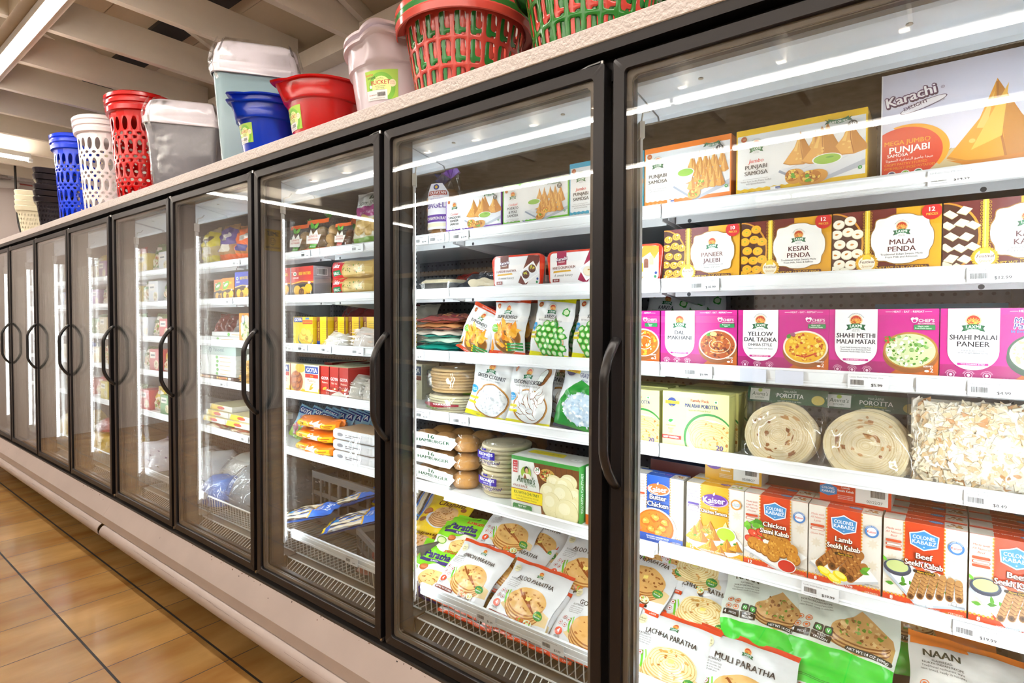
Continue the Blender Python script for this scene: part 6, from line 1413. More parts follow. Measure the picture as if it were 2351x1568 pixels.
nb = Art(200, 120, None, 81); nb.poly([(0, 0), (200, 0), (200, 110), (40, 118)], '#2a2b33'); nb.text('NET WT 20 OZ', 150, 60, 13, '#d8dade', bold=.02, wmax=84); nb.text('(1.25 LB) 567g', 150, 42, 11, '#d8dade', wmax=80); nb.ring(70, 76, 14, 12, 2, '#cfd2d8'); nb.ring(102, 66, 14, 12, 2, '#cfd2d8'); nb.ell(120, 14, 70, 14, '#cfc2a8')
lie(nb, .22, .13, .05, (-1.29, YF + .03, SZ[1] + .012), 22, 0, 'dark printed flatbread pack lying left of the dark brown sweets tub', '#c9ccd2', seed=20)
for k, (x, y, z, r) in enumerate(((-1.50, .52, .03, 10), (-1.36, .56, .045, -6), (-1.22, .58, .03, 4))): lie(None, .24, .16, .05, (x, y, SZ[1] + z), 20, r, ('red and yellow bread pack at the back left of the second shelf', 'dark red bread pack at the back middle of the second shelf', 'red bread pack behind the dark printed one')[k], ['#9a2a22', '#8a1c24', '#7a1a20'][k], seed=21 + k)
# ---- row 3: fruit and vegetable pouches
def vegp(title, sub, kind, c, seed):
    a = Art(150, 185, None, seed); a.rect(0, 171, 150, 185, c); a.rect(0, 0, 150, 14, c); a.text('Farm Fresh to Every Bowl', 75, 175, 5, '#fff' if c != '#e8e01c' else '#6a8a1c', sh=.2, wmax=70)
    a.ell(84, 54, 56, 50, '#c98f4a', n=32); a.ell(84, 54, 53, 47, '#8a5a24', n=32)
    if kind == 'mango':
        for q in range(26): x, y = 84 + 42 * (a.r.random() * 2 - 1), 58 + 30 * (a.r.random() * 2 - 1); r = a.r.random() * 180; a.leaf(x, y, 38, 16, r, a.r.choice(['#f59a1c', '#f7ac2e', '#e8861a', '#fbbd4a']))
        for q in range(3): a.poly([(84, 32 - 9 * q), (146, 38 - 9 * q), (146, 44 - 9 * q), (84, 39 - 9 * q)], '#2f9a4a'); a.text('No Artificial Flavors', 118, 35 - 9 * q, 3, '#fff', wmax=50); a.ell(82, 36 - 9 * q, 3.4, 3.4, '#f2d21c')
        a.ell(30, 84, 13, 13, '#7cc23a'); a.text('Frozen at', 30, 85, 3.4, '#fff'); a.text('its Freshest', 30, 80, 3.4, '#fff'); a.leaf(14, 8, 44, 20, 80, '#f59a1c')
    elif kind == 'karela':
        for y in range(6):
            for x in range(5):
                X, Y = 40 + 21 * x + 10 * (y % 2), 16 + 17 * y
                if (X - 84) ** 2 / 56 ** 2 + (Y - 54) ** 2 / 52 ** 2 < 1.05:
                    a.blob(X, Y, 12, 10.5, '#2f9a2c', .2, 16); a.ell(X, Y, 8.6, 7.6, '#7cc84a', n=14); a.ell(X + .5, Y, 6.8, 5.8, '#d8eec0', n=12); a.ell(X - 1, Y + 1, 2.6, 2.2, '#eef7dc', n=8)
        a.leaf(112, 86, 40, 15, 110, '#2f8a2c'); a.blob(128, 140, 12, 12, '#2f9a2c', .2, 14); a.ell(128, 140, 8, 8, '#d8eec0'); a.ell(16, 90, 12, 12, '#1f9ad8'); a.text('Frozen at', 16, 91, 3.2, '#fff'); a.text('its freshest', 16, 87, 3.2, '#fff')
        for q in range(2): a.rrect(2, 66 - 13 * q, 38, 73 - 13 * q, 3, '#f2e01c'); a.text('All Natural Quality', 20, 68 - 13 * q, 3, '#3a5a1c', wmax=30)
    else:
        a.ell(84, 54, 51, 45, '#eef0f2', n=30)
        if kind == 'grated': a.bits(84, 54, 48, 42, 150, 3, ['#ffffff', '#dfe2e6', '#c9ccd2', '#f6f8fa'])
        else:
            for q in range(26): x, y, r = 84 + 38 * (a.r.random() * 2 - 1), 54 + 32 * (a.r.random() * 2 - 1), a.r.random() * 180; a.leaf(x, y, 40, 15, r, '#8a5a34'); a.leaf(x + .6, y + 1, 39, 13, r, a.r.choice(['#f4f6f8', '#e6eaee', '#ffffff']))
            a.ell(126, 140, 15, 27, '#8a5426', rot=-22); a.ell(122, 140, 11, 24, '#3a2412', rot=-22); a.ell(121, 140, 9.6, 22, '#e8f0ea', rot=-22)
        a.ell(18, 78, 14, 12, '#1f9ad8'); a.text('Frozen at', 18, 79, 3.6, '#fff'); a.text('its freshest', 18, 74, 3.6, '#fff')
        for q in range(2): a.rrect(4, 50 - 14 * q, 42, 57 - 14 * q, 3, '#f2e01c'); a.text('All Natural Quality', 23, 52 - 14 * q, 3, '#3a5a1c', wmax=30)
    a.seal50(24, 158, 9); a.emblem(74, 150, 9.5); a.text(title, 74, 116, 11, '#33323a', bold=.035, wmax=100); a.text(sub, 74, 108, 4.4, '#55545c', wmax=104)
    a.text('KEEP FROZEN', 60, 4, 4.4, '#3a3a2a' if c == '#e8e01c' else '#fff'); a.text('NET WT / POIDS NET', 112, 4, 4.4, '#3a3a2a' if c == '#e8e01c' else '#fff')
    return a
VA, VK = vegp('ALPHONSO', 'MANGO SLICES / TRANCHES DE MANGUE', 'mango', '#e8502a', 91), vegp('KARELA', 'BITTER GOURD / AMER GOURDE', 'karela', '#e8e01c', 92)
def std(A_, w, h, t, x, y, z, label, lean=-10, roll=0, c=None, seed=0, base='#e8e9e9', **k_): return pouch('vegetable_pouch', w, h, t, (x, y, z), A_, base, None, label, k_.pop('cat', 'frozen vegetable pouch'), k_.pop('group', None), (radians(lean), radians(roll), radians(k_.pop('rz', 0))), .06, c, seed=seed, botcol=c, **k_)
p0 = std(VA, .150, .196, .045, -1.178, YF + .045, SZ[2], 'mango slice pouch with red top, standing upright beside the gourd pouches', roll=2, c='#e8502a', seed=1)
std(VA, .142, .178, .045, -1.335, YF + .04, SZ[2], 'mango slice pouch leaning to the right against the upright one', roll=22, c='#e8502a', seed=2)
again(p0, (-1.165, YF + .10, SZ[2]), 'mango slice pouch standing behind the upright one'); again(p0, (-1.06, YF + .11, SZ[2]), 'mango slice pouch at the back, between mango and gourd pouches')
k0 = std(VK, .148, .197, .05, -1.012, YF + .05, SZ[2], 'bitter gourd pouch with yellow top, left of the two front ones', roll=5, c='#e8e01c', seed=3)
again(k0, (-.855, YF + .055, SZ[2]), 'bitter gourd pouch with yellow top, right of the two and cut by the door post', rot=(radians(-10), radians(4), radians(-3))); again(k0, (-.94, YF + .12, SZ[2]), 'bitter gourd pouch half hidden behind the two front ones')
for k in range(3): again(k0, (-.72 + .055 * k, .56 + .03 * k, SZ[2] + .03), f'yellow topped pouch {("left", "middle", "right")[k]} of the three at the back behind the magenta cartons', rot=(radians(-14), radians(6 - 5 * k), 0))
for k, (c, z, r, x) in enumerate((('#2fb5a8', .0, 2, -1.50), ('#5fc0ae', .026, -4, -1.485), ('#3aa79a', .052, 3, -1.50), ('#b5664a', .08, -3, -1.50), ('#a5584a', .104, 4, -1.49))):
    A_ = Art(200, 150, None, 95 + k); A_.poly([(0, 0), (200, 0), (200, 40), (90, 70), (0, 50)], ['#1fa596', '#d8e8d4', '#e8efe2', '#d9a06a', '#8a2430'][k]); A_.bits(100, 80, 90, 50, 30, 9, [['#e0f2ee', '#1c8f84'], ['#6fae8a', '#e6f2ea'], ['#cfe2d8', '#2c9a8c'], ['#7a2a24', '#e0b27a'], ['#c98a5a', '#6a1c24']][k])
    lie(A_, .24, .19, .03, (x, YF + .02, SZ[2] + .012 + z), 6, r, f'{("teal", "pale teal", "teal and white", "rusty red", "dark red")[k]} flat vegetable bag, {("bottom", "second", "third", "fourth", "top")[k]} of the pile left of the mango pouches', c, seed=30 + k)
A_ = Art(220, 130, '#7a1c2a'); A_.text('SOUP AND STEW', 130, 70, 16, '#e8c8b0', bold=.02, wmax=120); A_.rect(14, 58, 64, 92, '#4a2a6a'); A_.text('PICTSWEET', 39, 70, 8, '#e8dcee', wmax=44); A_.bits(110, 26, 90, 20, 30, 8, ['#c98a3a', '#9a3a2a', '#5a7a2a'])
std(A_, .24, .14, .03, -1.39, .56, SZ[2] + .035, 'dark maroon soup vegetable bag standing at the back behind the teal pile', roll=8, base='#7a1c2a', seed=40)
# ---- row 4
VG, VS = vegp('GRATED COCONUT', 'NOIX DE COCO RAPEE', 'grated', '#e8e01c', 93), vegp('COCONUT SLICES', 'TRANCHES DE NOIX DE COCO', 'slices', '#e8e01c', 94)
VG.rect(0, 171, 150, 185, '#e9eaea'); VS.rect(0, 171, 150, 185, '#e9eaea')
CG = dict(cat='coconut pouch')
std(VG, .20, .222, .05, -1.262, YF + .05, SZ[3] - .006, 'grated coconut pouch leaning right, left of the coconut slices', roll=7, c='#e9e9e0', seed=5, **CG)
v0 = std(VS, .178, .216, .055, -1.078, YF + .035, SZ[3] - .008, 'coconut slices pouch standing in front, middle of the fourth shelf', roll=1, c='#e9e9e0', seed=6, **CG)
again(v0, (-1.0, YF + .10, SZ[3]), 'coconut slices pouch standing behind the front one', rot=(radians(-8), radians(5), 0))
dd = Art(150, 185, None, 96); dd.poly([(0, 0), (150, 0), (150, 104), (110, 112), (60, 138), (20, 100), (0, 40)], '#2f9a3c'); dd.ell(82, 62, 56, 42, '#cfe2f4'); dd.bits(82, 62, 58, 44, 170, 3.4, ['#eef6fd', '#ffffff', '#c9def2', '#b5d0ea']); dd.ell(140, 26, 26, 34, '#3a2412'); dd.ell(141, 26, 23, 31, '#e8eef6'); dd.ell(26, 158, 16, 16, '#2a2f6a'); dd.rect(4, 152, 54, 163, '#f2cf1d'); dd.text('Daily delight', 29, 154.6, 6, '#b5262a', bold=.02, wmax=46); dd.text('Fresh', 96, 160, 11, '#2a3a6a', sh=.3); dd.text('GRATED COCONUT', 98, 144, 11, '#3a4a8a', bold=.01, wmax=84); dd.text('Noix De Coco Rapee', 98, 134, 6, '#3a4a8a', wmax=70); dd.rect(0, 0, 150, 8, '#1c2f4a')
std(dd, .20, .215, .06, -.885, YF + .04, SZ[3] - .006, 'green and white grated coconut pouch at the door post, fourth shelf', roll=8, base='#e6ebf0', seed=7, **CG)
def disc_stack(loc, label, r, n, t, c, wrapc, lab=None, grp=None, rz=0):
    o = empty('flatbread_pack', loc, (0, 0, rz)); tag(o, label, 'flatbread pack', grp); R_ = random.Random(int(r * 1e4) + n)
    for k in range(n):
        b = MB(); bread_disc(b, r * (.96 + .05 * R_.random()), t, c); bo = b.build('flatbread', 'bread', o, loc=(.004 * R_.random(), .004 * R_.random(), t * .5 + t * .97 * k), rot=(pi / 2, 0, 0), smooth=50)
    H_ = n * t * .97 + .006
    film_bag(o, lambda u, v: ((r * 1.05 * (1 + .03 * sin(u * 44 + v * 9))) * cos(6.283 * u) * (1 if .1 < v < .9 else .75), (r * 1.05 * (1 + .03 * sin(u * 31))) * sin(6.283 * u) * (1 if .1 < v < .9 else .75), -.001 + (H_ + .004) * v), 36, 10)
    if lab:
        b = MB(); lab.emit(b, lambda x, y, l: ((r * 1.09 + l) * sin((x / lab.w - .5) * 1.5), -(r * 1.09 + l) * cos((x / lab.w - .5) * 1.5), H_ * (.12 + .76 * y / lab.h)), grid=(14, 4)); b.build('bag_label', 'film', o)
    return o
wr = Art(200, 100); wr.poly([(0, 40), (60, 60), (200, 50), (200, 36), (90, 24)], '#8a2430'); wr.text('TOUFAYAN', 130, 42, 12, '#fff', bold=.03, wmax=80); wr.text('Wraps', 70, 12, 20, '#5a8a2a', sh=.3, bold=.02)
disc_stack((-1.475, .44, SZ[3]), 'clear pack of pale wraps with green band, lower one left of the grated coconut', .118, 6, .010, '#e6dcb8', None, wr, 'packs of wraps')
disc_stack((-1.475, .45, SZ[3] + .07), 'clear pack of tan flatbreads with red print, upper one left of the grated coconut', .12, 8, .011, '#cfae7c', None, None, 'packs of wraps')
gb = Art(160, 50, '#7fb02c'); gb.rect(14, 12, 70, 34, '#8a2430'); gb.text('TOUFAYAN', 42, 19, 9, '#fff', bold=.03, wmax=50); gb.text('Wraps', 116, 18, 14, '#f2f4e4', sh=.3)
std(gb, .15, .055, .012, -1.36, .43, SZ[3] + .072, 'green header card of a wraps bag leaning behind the grated coconut', lean=-35, roll=-18, base='#7fb02c', seed=41, cat='bag header', rz=12)
# ---- row 5
idl = Art(255, 172, '#eef0ec', 97); idl.rect(0, 160, 255, 172, '#3f9a3f'); idl.poly([(120, 0), (255, 0), (255, 160), (88, 160), (110, 90)], '#7a4a24')
for q in range(7): idl.line([(110 + 20 * q, 160), (135 + 18 * q, 0)], 1.4, '#5f3618')
idl.ell(190, 30, 70, 34, '#2f6a2c', rot=-20); idl.ell(140, 128, 30, 20, '#c9a04a'); idl.bits(140, 128, 24, 15, 60, 3, ['#e8dca0', '#8a5a1c', '#5a8a2a', '#b5301c'])
for x, y, rx, ry in ((220, 120, 30, 24), (168, 110, 30, 24), (204, 104, 34, 28), (150, 74, 36, 34), (244, 82, 26, 26), (196, 72, 40, 40), (158, 40, 36, 40), (240, 44, 26, 30), (214, 26, 42, 42)): idl.ell(x, y, rx, ry, '#c9bd84', n=30); idl.ell(x - 1, y + 1.4, rx * .96, ry * .95, '#ece3b4', n=30); idl.ell(x - rx * .2, y + ry * .3, rx * .5, ry * .42, '#f4eecb', n=20); idl.bits(x, y - ry * .3, rx * .7, ry * .5, 10, 1, ['#c9bd84', '#b8aa6a'])
idl.rect(8, 120, 26, 158, '#c9282a'); idl.text('NEW', 17, 132, 6, '#fff', bold=.03); idl.text('PACK', 17, 124, 6, '#fff', bold=.03); idl.text('Real', 17, 148, 4, '#fff'); idl.text('wholesome', 17, 142, 3, '#fff', wmax=14)
idl.ell(60, 124, 20, 20, '#9ac23a'); idl.ell(62, 134, 9, 11, '#2a1c1a'); idl.ell(63, 131, 6, 8, '#d9a878'); idl.poly([(44, 106), (52, 122), (74, 122), (84, 106)], '#efe9dc'); idl.poly([(50, 106), (56, 122), (64, 106)], '#8a4a24'); idl.text("Amma's", 60, 92, 21, '#3a5a2a', bold=.02, sh=.15, wmax=72); idl.text('KITCHEN', 78, 84, 7, '#4a7a3a', bold=.02); idl.ell(104, 138, 13, 13, '#fff'); idl.ring(104, 138, 13, 13, 1.6, '#b5262a'); idl.text('24', 104, 137, 10, '#2f7a2c', bold=.05); idl.text('PIECES', 104, 131, 3.4, '#b5262a', bold=.02)
idl.text('VALUE PACK', 38, 76, 7, '#8a2424', bold=.03); idl.rect(2, 30, 124, 70, '#f2dd1c'); idl.rect(2, 68, 124, 70, '#9a2a24'); idl.rect(2, 30, 124, 32, '#9a2a24'); idl.text('IDLI WITH CHUTNEY', 62, 54, 9, '#3a6a1c', bold=.03, wmax=100); idl.text('Soft & Fluffy Steamed Rice & Lentil', 62, 45, 4.6, '#4a5a1c', wmax=104); idl.text('Cakes with Coconut Chutney', 62, 37, 4.6, '#4a5a1c', wmax=90)
idl.rrect(8, 2, 84, 22, 6, '#3f8a4a'); idl.text('NET WT', 46, 13, 6, '#fff', bold=.03); idl.text('36.7 OZ (2.3 LB) 1.04kg', 46, 5, 5, '#fff', bold=.02, wmax=66)
it = Art(255, 120, '#d8d8d2'); it.poly([(20, 60), (160, 60), (150, 100), (20, 100)], '#f2dd1c'); it.text('IDLI WITH CHUTNEY', 85, 84, 10, '#3a6a1c', rot=180, wmax=110); it.ell(210, 60, 20, 14, '#f4f4f0'); it.text('24', 210, 66, 10, '#2f7a2c', rot=180)
sd = Art(120, 172, '#3f9a3f'); sd.text('IDLI WITH CHUTNEY', 24, 30, 12, '#fff', al='l', rot=90, bold=.02, wmax=120); sd.rect(60, 0, 120, 172, '#e6e8e4')
carton('idli_carton', .25, .172, .12, (-.974, YF - .022, SZ[4]), idl, '#d8d8d2', '#3f9a3f', 'white and green carton picturing round steamed rice cakes, 24 pieces', 'rice cake box', arttop=it, artside=sd)
a = Art(120, 170, '#e9ebe6', 98); a.bowl(40, 60, 30, 22, '#2a2420', '#d8502a', '#2a2420', 10); a.rect(0, 0, 120, 30, '#d8641c'); a.rect(14, 128, 92, 136, '#2f7a6a'); a.rect(20, 112, 84, 118, '#2f7a6a')
carton('appam_carton', .15, .17, .11, (-.765, YF + .002, SZ[4]), a, '#dfe0da', '#d0d2cc', 'white carton with a bowl of red soup squeezed between the rice cakes and door post', 'frozen food box')
kr = Art(120, 80); kr.rect(10, 36, 84, 66, '#33249a'); kr.text('KRONOS', 50, 50, 12, '#f4f0f4', bold=.04, wmax=56); kr.text('PITA', 50, 40, 6, '#fff'); kr.text('Original', 66, 20, 13, '#3a2a8a', sh=.3, wmax=64); kr.rect(40, 72, 56, 80, '#33249a'); kr.text('7"', 48, 73.6, 5, '#fff')
disc_stack((-1.235, .425, SZ[4] + .085), 'clear bag of pita bread with blue label, upper one beside the rice cake carton', .092, 6, .0145, '#e6d8b6', None, kr, 'bags of pita')
disc_stack((-1.225, .425, SZ[4]), 'clear bag of pita bread, lower one beside the rice cake carton', .096, 6, .0142, '#e0d0aa', None, kr, 'bags of pita')
hb = Art(140, 60); hb.poly([(0, 4), (118, 0), (136, 34), (110, 56), (0, 60)], '#f1f2f0'); hb.poly([(0, 8), (24, 8), (22, 48), (0, 54)], '#1f6a3c'); hb.text('16', 66, 38, 15, '#1f5a3c', bold=.04); hb.text('HAMBURGER', 72, 22, 12, '#1f5a3c', bold=.04, wmax=86); hb.text('SLICED ENRICHED BUNS', 72, 15, 4, '#4a5a4a', wmax=66); hb.text('HOME', 11, 32, 7, '#fff', bold=.02, wmax=20); hb.text('PRIDE', 11, 22, 7, '#fff', bold=.02, wmax=20); hb.rect(112, 40, 130, 52, '#b9c4c0')
def buns(loc, label, rz=0, lab=True):
    o = empty('bun_bag', loc, (0, 0, rz)); tag(o, label, 'bun bag', 'bags of hamburger buns')
    for i in range(3):
        for j in range(2):
            b = MB('#c08a4a'); b.lathe([(.0001, 0), (.043, .001), (.05, .012), (.05, .022), (.046, .038), (.03, .05), (.0001, .055)], 24); bo = b.build('bun', 'bread', o, smooth=True, loc=(-.098 + .098 * i, .05 + .098 * j, .001))
    film_bag(o, lambda u, v: ((.158 + .006 * sin(40 * u)) * math.copysign(abs(cos(6.283 * u)) ** .55, cos(6.283 * u)) * (1 if .12 < v < .75 else .9), .098 + (.105 + .004 * sin(31 * u + 4 * v)) * math.copysign(abs(sin(6.283 * u)) ** .55, sin(6.283 * u)) * (1 if .12 < v < .75 else .86), -.001 + .062 * v), 40, 8)
    if lab:
        b = MB(); hb.emit(b, lambda x, y, l: (-.15 + x / 140 * .26, -.0105 - l - .002 * sin(x * .09), .004 + y / 60 * .054), grid=(12, 4)); b.build('bag_label', 'film', o)
    return o
for k in range(3): buns((-1.475, YF + .02, SZ[4] + .064 * k), f'bag of hamburger buns with white label, {("bottom", "middle", "top")[k]} of the stack of three', .06 * (k - 1))
for k in range(2): buns((-1.37, YF + .23, SZ[4] + .064 * k + .02), f'bag of hamburger buns, {("lower", "upper")[k]} one of the pair behind the front stack', .2, False)
# ================================================================ DOOR 3
def rolls(loc, label, w, h, tone, brand, seed, rz=0, tip='#4fae3a', small=False):
    o = empty('roll_bag', loc, (radians(-8), 0, rz)); tag(o, label, 'bread bag'); R_ = random.Random(seed)
    nx, nz = (2, 3)
    for i in range(nx):
        for k in range(nz):
            b = MB(tone); r = min(w / nx, h / nz) * .52
            b.lathe([(.0001, -r * .8), (r * .7, -r * .75), (r, -r * .2), (r * .96, r * .4), (r * .6, r * .85), (.0001, r)], 18); b.build('roll', 'bread', o, smooth=True, loc=(-w * .25 + w * .5 * i, .04 + .012 * R_.random(), r + h * .82 / nz * k), rot=(pi / 2, 0, R_.random()))
    film_bag(o, lambda u, v: ((w * .54) * math.copysign(abs(cos(6.283 * u)) ** .7, cos(6.283 * u)) * (1 - .75 * max(0, (v - .72) / .28)), .04 + .05 * math.copysign(abs(sin(6.283 * u)) ** .8, sin(6.283 * u)) * (1 - .85 * max(0, (v - .72) / .28)), -.002 + h * 1.22 * v), 28, 14)
    A_ = Art(100, 120); A_.rect(0, 0, 100, 10, '#f0641c'); A_.rect(0, 104, 100, 120, '#f0641c')
    A_.poly([(8, 30), (60, 26), (70, 62), (58, 60), (50, 82), (36, 62), (24, 84), (16, 60), (4, 64)], '#f6f4ee'); A_.text(brand[0], 36, 52, 9, '#c9482a', bold=.02, wmax=40); A_.text(brand[1], 36, 40, 9, '#c9482a', bold=.02, wmax=46); A_.poly([(30, 26), (58, 24), (52, 8), (24, 10)], '#4fb03a' if seed % 2 else '#d22c2a'); A_.text('ROLLS', 41, 14, 6, '#fff', wmax=22); A_.leaf(36, 84, 34, 16, 120, '#4fae3a'); A_.leaf(40, 84, 30, 14, 60, '#6fc24a')
    b = MB(); A_.emit(b, lambda x, y, l: (-w * .5 + x / 100 * w, -.0125 - l - .003 * sin(x * .06), .004 + y / 120 * h * .95), grid=(8, 8)); b.build('bag_print', 'film', o)
    b = MB(tip)
    for k in range(5): a = -1 + k * .5; b.add([(0, .04, h * 1.08), (.03 * a - .012, .035, h * 1.28), (.03 * a + .012, .03, h * 1.3 - .02 * abs(a))], [(0, 1, 2)])
    b.build('bag_top', 'film', o); return o
KH = ("KING'S", 'HAWAIIAN')
rolls((-2.235, YF + .02, SZ[0]), 'bag of pale rolls with orange print and green leaf top, middle of the third door', .165, .15, '#dcae6a', KH, 1)
rolls((-2.395, YF + .03, SZ[0]), 'bag of pale rolls with orange print behind the light strip of the third door', .15, .14, '#d9a862', KH, 3)
rolls((-2.058, YF + .03, SZ[0]), 'bag of brown rolls with red flag print beside the striped awning bag', .11, .115, '#9a5a2c', KH, 2, tip='#e8641c')
rolls((-2.14, YF + .17, SZ[0]), 'bag of rolls with a tall green leaf standing at the back of the top shelf', .14, .16, '#d0a05a', KH, 5)
ss = Art(120, 150, None, 5); ss.rect(0, 0, 120, 24, '#7fae4a'); ss.rect(0, 100, 120, 150, '#eef0ee'); ss.poly([(0, 78), (120, 78), (120, 104), (0, 104)], '#b53a8a')
for k in range(14): ss.ell(4 + 9 * k, 104, 5, 4, '#b53a8a')
for x, y in ((34, 50), (74, 46), (56, 62), (100, 56)): ss.ell(x, y, 22, 20, '#c9a45a'); ss.ell(x, y + 2, 20, 17, '#dcba74')
for k in range(5): ss.poly([(56 + 10 * k, 128), (64 + 10 * k, 128), (66 + 8 * k, 142), (60 + 8 * k, 142)], '#2f4a34')
ss.text('Sister Schubert', 66, 112, 12, '#2f4a34', sh=.3, wmax=100); ss.text('Dinner Yeast Rolls', 66, 86, 7, '#f2dcec', wmax=80)
pouch('roll_bag', .20, .235, .06, (-1.905, YF + .045, SZ[0]), ss, '#d8d2b8', None, 'stand-up bag of yeast rolls with striped awning print, right end of the top shelf', 'bread bag', None, (radians(-8), 0, 0), .05, seed=3)
def patties(c, title, seed):
    a = Art(180, 135, c, seed); a.poly([(0, 0), (180, 0), (180, 60), (90, 66), (0, 56)], '#2a1c18'); a.line([(0, 60), (90, 70), (180, 64)], 4, '#f0c41c')
    for x, y in ((50, 30), (100, 24), (140, 36)): a.ell(x, y, 30, 22, '#d89a12'); a.ell(x - 2, y + 3, 27, 18, '#f2b91c')
    a.ell(84, 22, 22, 17, '#6a3a1c'); a.bits(84, 22, 18, 13, 30, 3, ['#8a5a34', '#4a2412', '#a8743c'])
    a.text(title[0], 112, 98, 13, '#f4d21c', bold=.05, wmax=96); a.text('JAMAICAN', 40, 82, 8, '#fff', bold=.02, wmax=44); a.ell(32, 104, 14, 9, '#f2f2ee'); a.ell(32, 104, 8, 5, '#2f8a6a'); a.text('2', 160, 14, 12, '#fff', bold=.04); a.ell(148, 62, 12, 7, '#fff'); a.ring(148, 62, 12, 7, 1.4, '#c92a2a'); return a
sp = Art(90, 135, '#b3b0b4'); sp.barcode(20, 98, 50, 26); sp.rect(0, 92, 90, 94, '#8a8a8e'); sp.rect(6, 6, 84, 84, '#9d9aa0')
bp = carton('patty_carton', .178, .137, .09, (-2.321, YF, SZ[1]), patties('#c92a20', ('BEEF PATTIES',), 6), '#b3241c', '#a8a5aa', 'red beef patties carton picturing a yellow patty, front one on the second shelf', 'patty box', 'beef patties cartons', artside=sp)
again(bp, (-2.508, YF, SZ[1]), 'red beef patties carton partly behind the light strip of the third door'); again(bp, (-2.26, YF + .10, SZ[1]), 'red beef patties carton standing behind the front one')
cg = Art(300, 75, None, 7); cg.rect(0, 0, 110, 75, '#d21f26'); cg.poly([(96, 4), (296, 10), (300, 40), (280, 66), (110, 70)], '#c9a862'); cg.poly([(110, 12), (280, 18), (286, 42), (120, 60)], '#dcc07c'); cg.bits(190, 38, 80, 20, 40, 4, ['#6f8a3a', '#b58a3a', '#e8d49a']); cg.text('Coles', 52, 46, 18, '#fff', sh=.3, bold=.05, wmax=80); cg.poly([(20, 10), (96, 16), (92, 36), (24, 32)], '#1f7a4a'); cg.text('GARLIC', 58, 17, 11, '#fff', bold=.04, wmax=60)
for k in range(2): pouch('garlic_bread', .078, .30, .065, (-2.12, YF + .035, SZ[1] + .038 + .07 * k), None, '#c7a566', None, f'red wrapped garlic bread loaf, {("lower", "upper")[k]} of the two on the second shelf', 'garlic bread', 'garlic bread loaves', (0, pi / 2, 0), .04, seed=7 + k)
for o in [x for x in SC.objects if x.name.startswith('garlic_bread')]:
    b = MB(); cg.emit(b, lambda x, y, l: (.037 - y / 75 * .074, -.0345 * (max(.05, 1 - abs(2 * y / 75 - 1) ** 2.6) ** .62) * min(1, .3 + 4 * min(x / 300, 1 - x / 300)) - .005 - l, x / 300 * .298), grid=(24, 10)); b.build('printed_wrap', 'film', o)
gy = Art(158, 130, '#f4d21c', 8); gy.rect(0, 84, 158, 130, '#f2cc18'); gy.rect(4, 106, 76, 128, '#1f3f9a'); gy.text('GOYA', 40, 110, 14, '#fff', bold=.06, wmax=62); gy.rect(78, 98, 156, 116, '#d84a24'); gy.text('RELLENOS DE PAPA', 117, 103, 7, '#f4d21c', wmax=70); gy.rect(100, 118, 130, 127, '#2a7ac4'); gy.ell(100, 34, 62, 36, '#2a5a8a'); gy.ell(100, 38, 58, 34, '#d8c23a')
for x, y in ((76, 40), (110, 34), (88, 62), (124, 56), (132, 30)): gy.ell(x, y, 24, 19, '#d8a82c'); gy.ell(x - 2, y + 3, 21, 15, '#f0cf5a')
gy.ell(110, 34, 14, 11, '#c9a23a'); gy.bits(110, 34, 10, 8, 12, 2, ['#b5502a', '#5a8a2a'])
carton('goya_carton'.replace('goya', 'dumpling'), .156, .131, .06, (-2.317, YF, SZ[2]), gy, '#e8c31a', '#e8c31a', 'yellow carton with blue name plate picturing potato balls, third shelf of the third door', 'dumpling box', 'yellow dumpling cartons')
gs = Art(66, 130, '#edc51a', 9); gs.rect(0, 0, 20, 130, '#7a3a1c'); gs.text('RELLENOS DE PAPA', 15, 14, 8, '#f0d24a', al='l', rot=90, wmax=96); gs.rect(0, 0, 20, 24, '#1f3f9a'); [gs.rect(30, 20 + 9 * k, 58, 23 + 9 * k, '#c9a51a') for k in range(10)]; gs.rect(58, 0, 66, 130, '#6a3a1c')
d0 = carton('dumpling_carton', .082, .131, .14, (-2.185, YF + .012, SZ[2]), gs, '#e8c31a', '#e8c31a', 'yellow carton turned sideways, first of the row right of the front yellow one', 'dumpling box', 'yellow dumpling cartons')
for k in range(4): again(d0, (-2.095 + .085 * k, YF + .04 + .012 * k, SZ[2]), f'yellow carton turned sideways, {("second", "third", "fourth", "last")[k]} of the row behind the white bags')
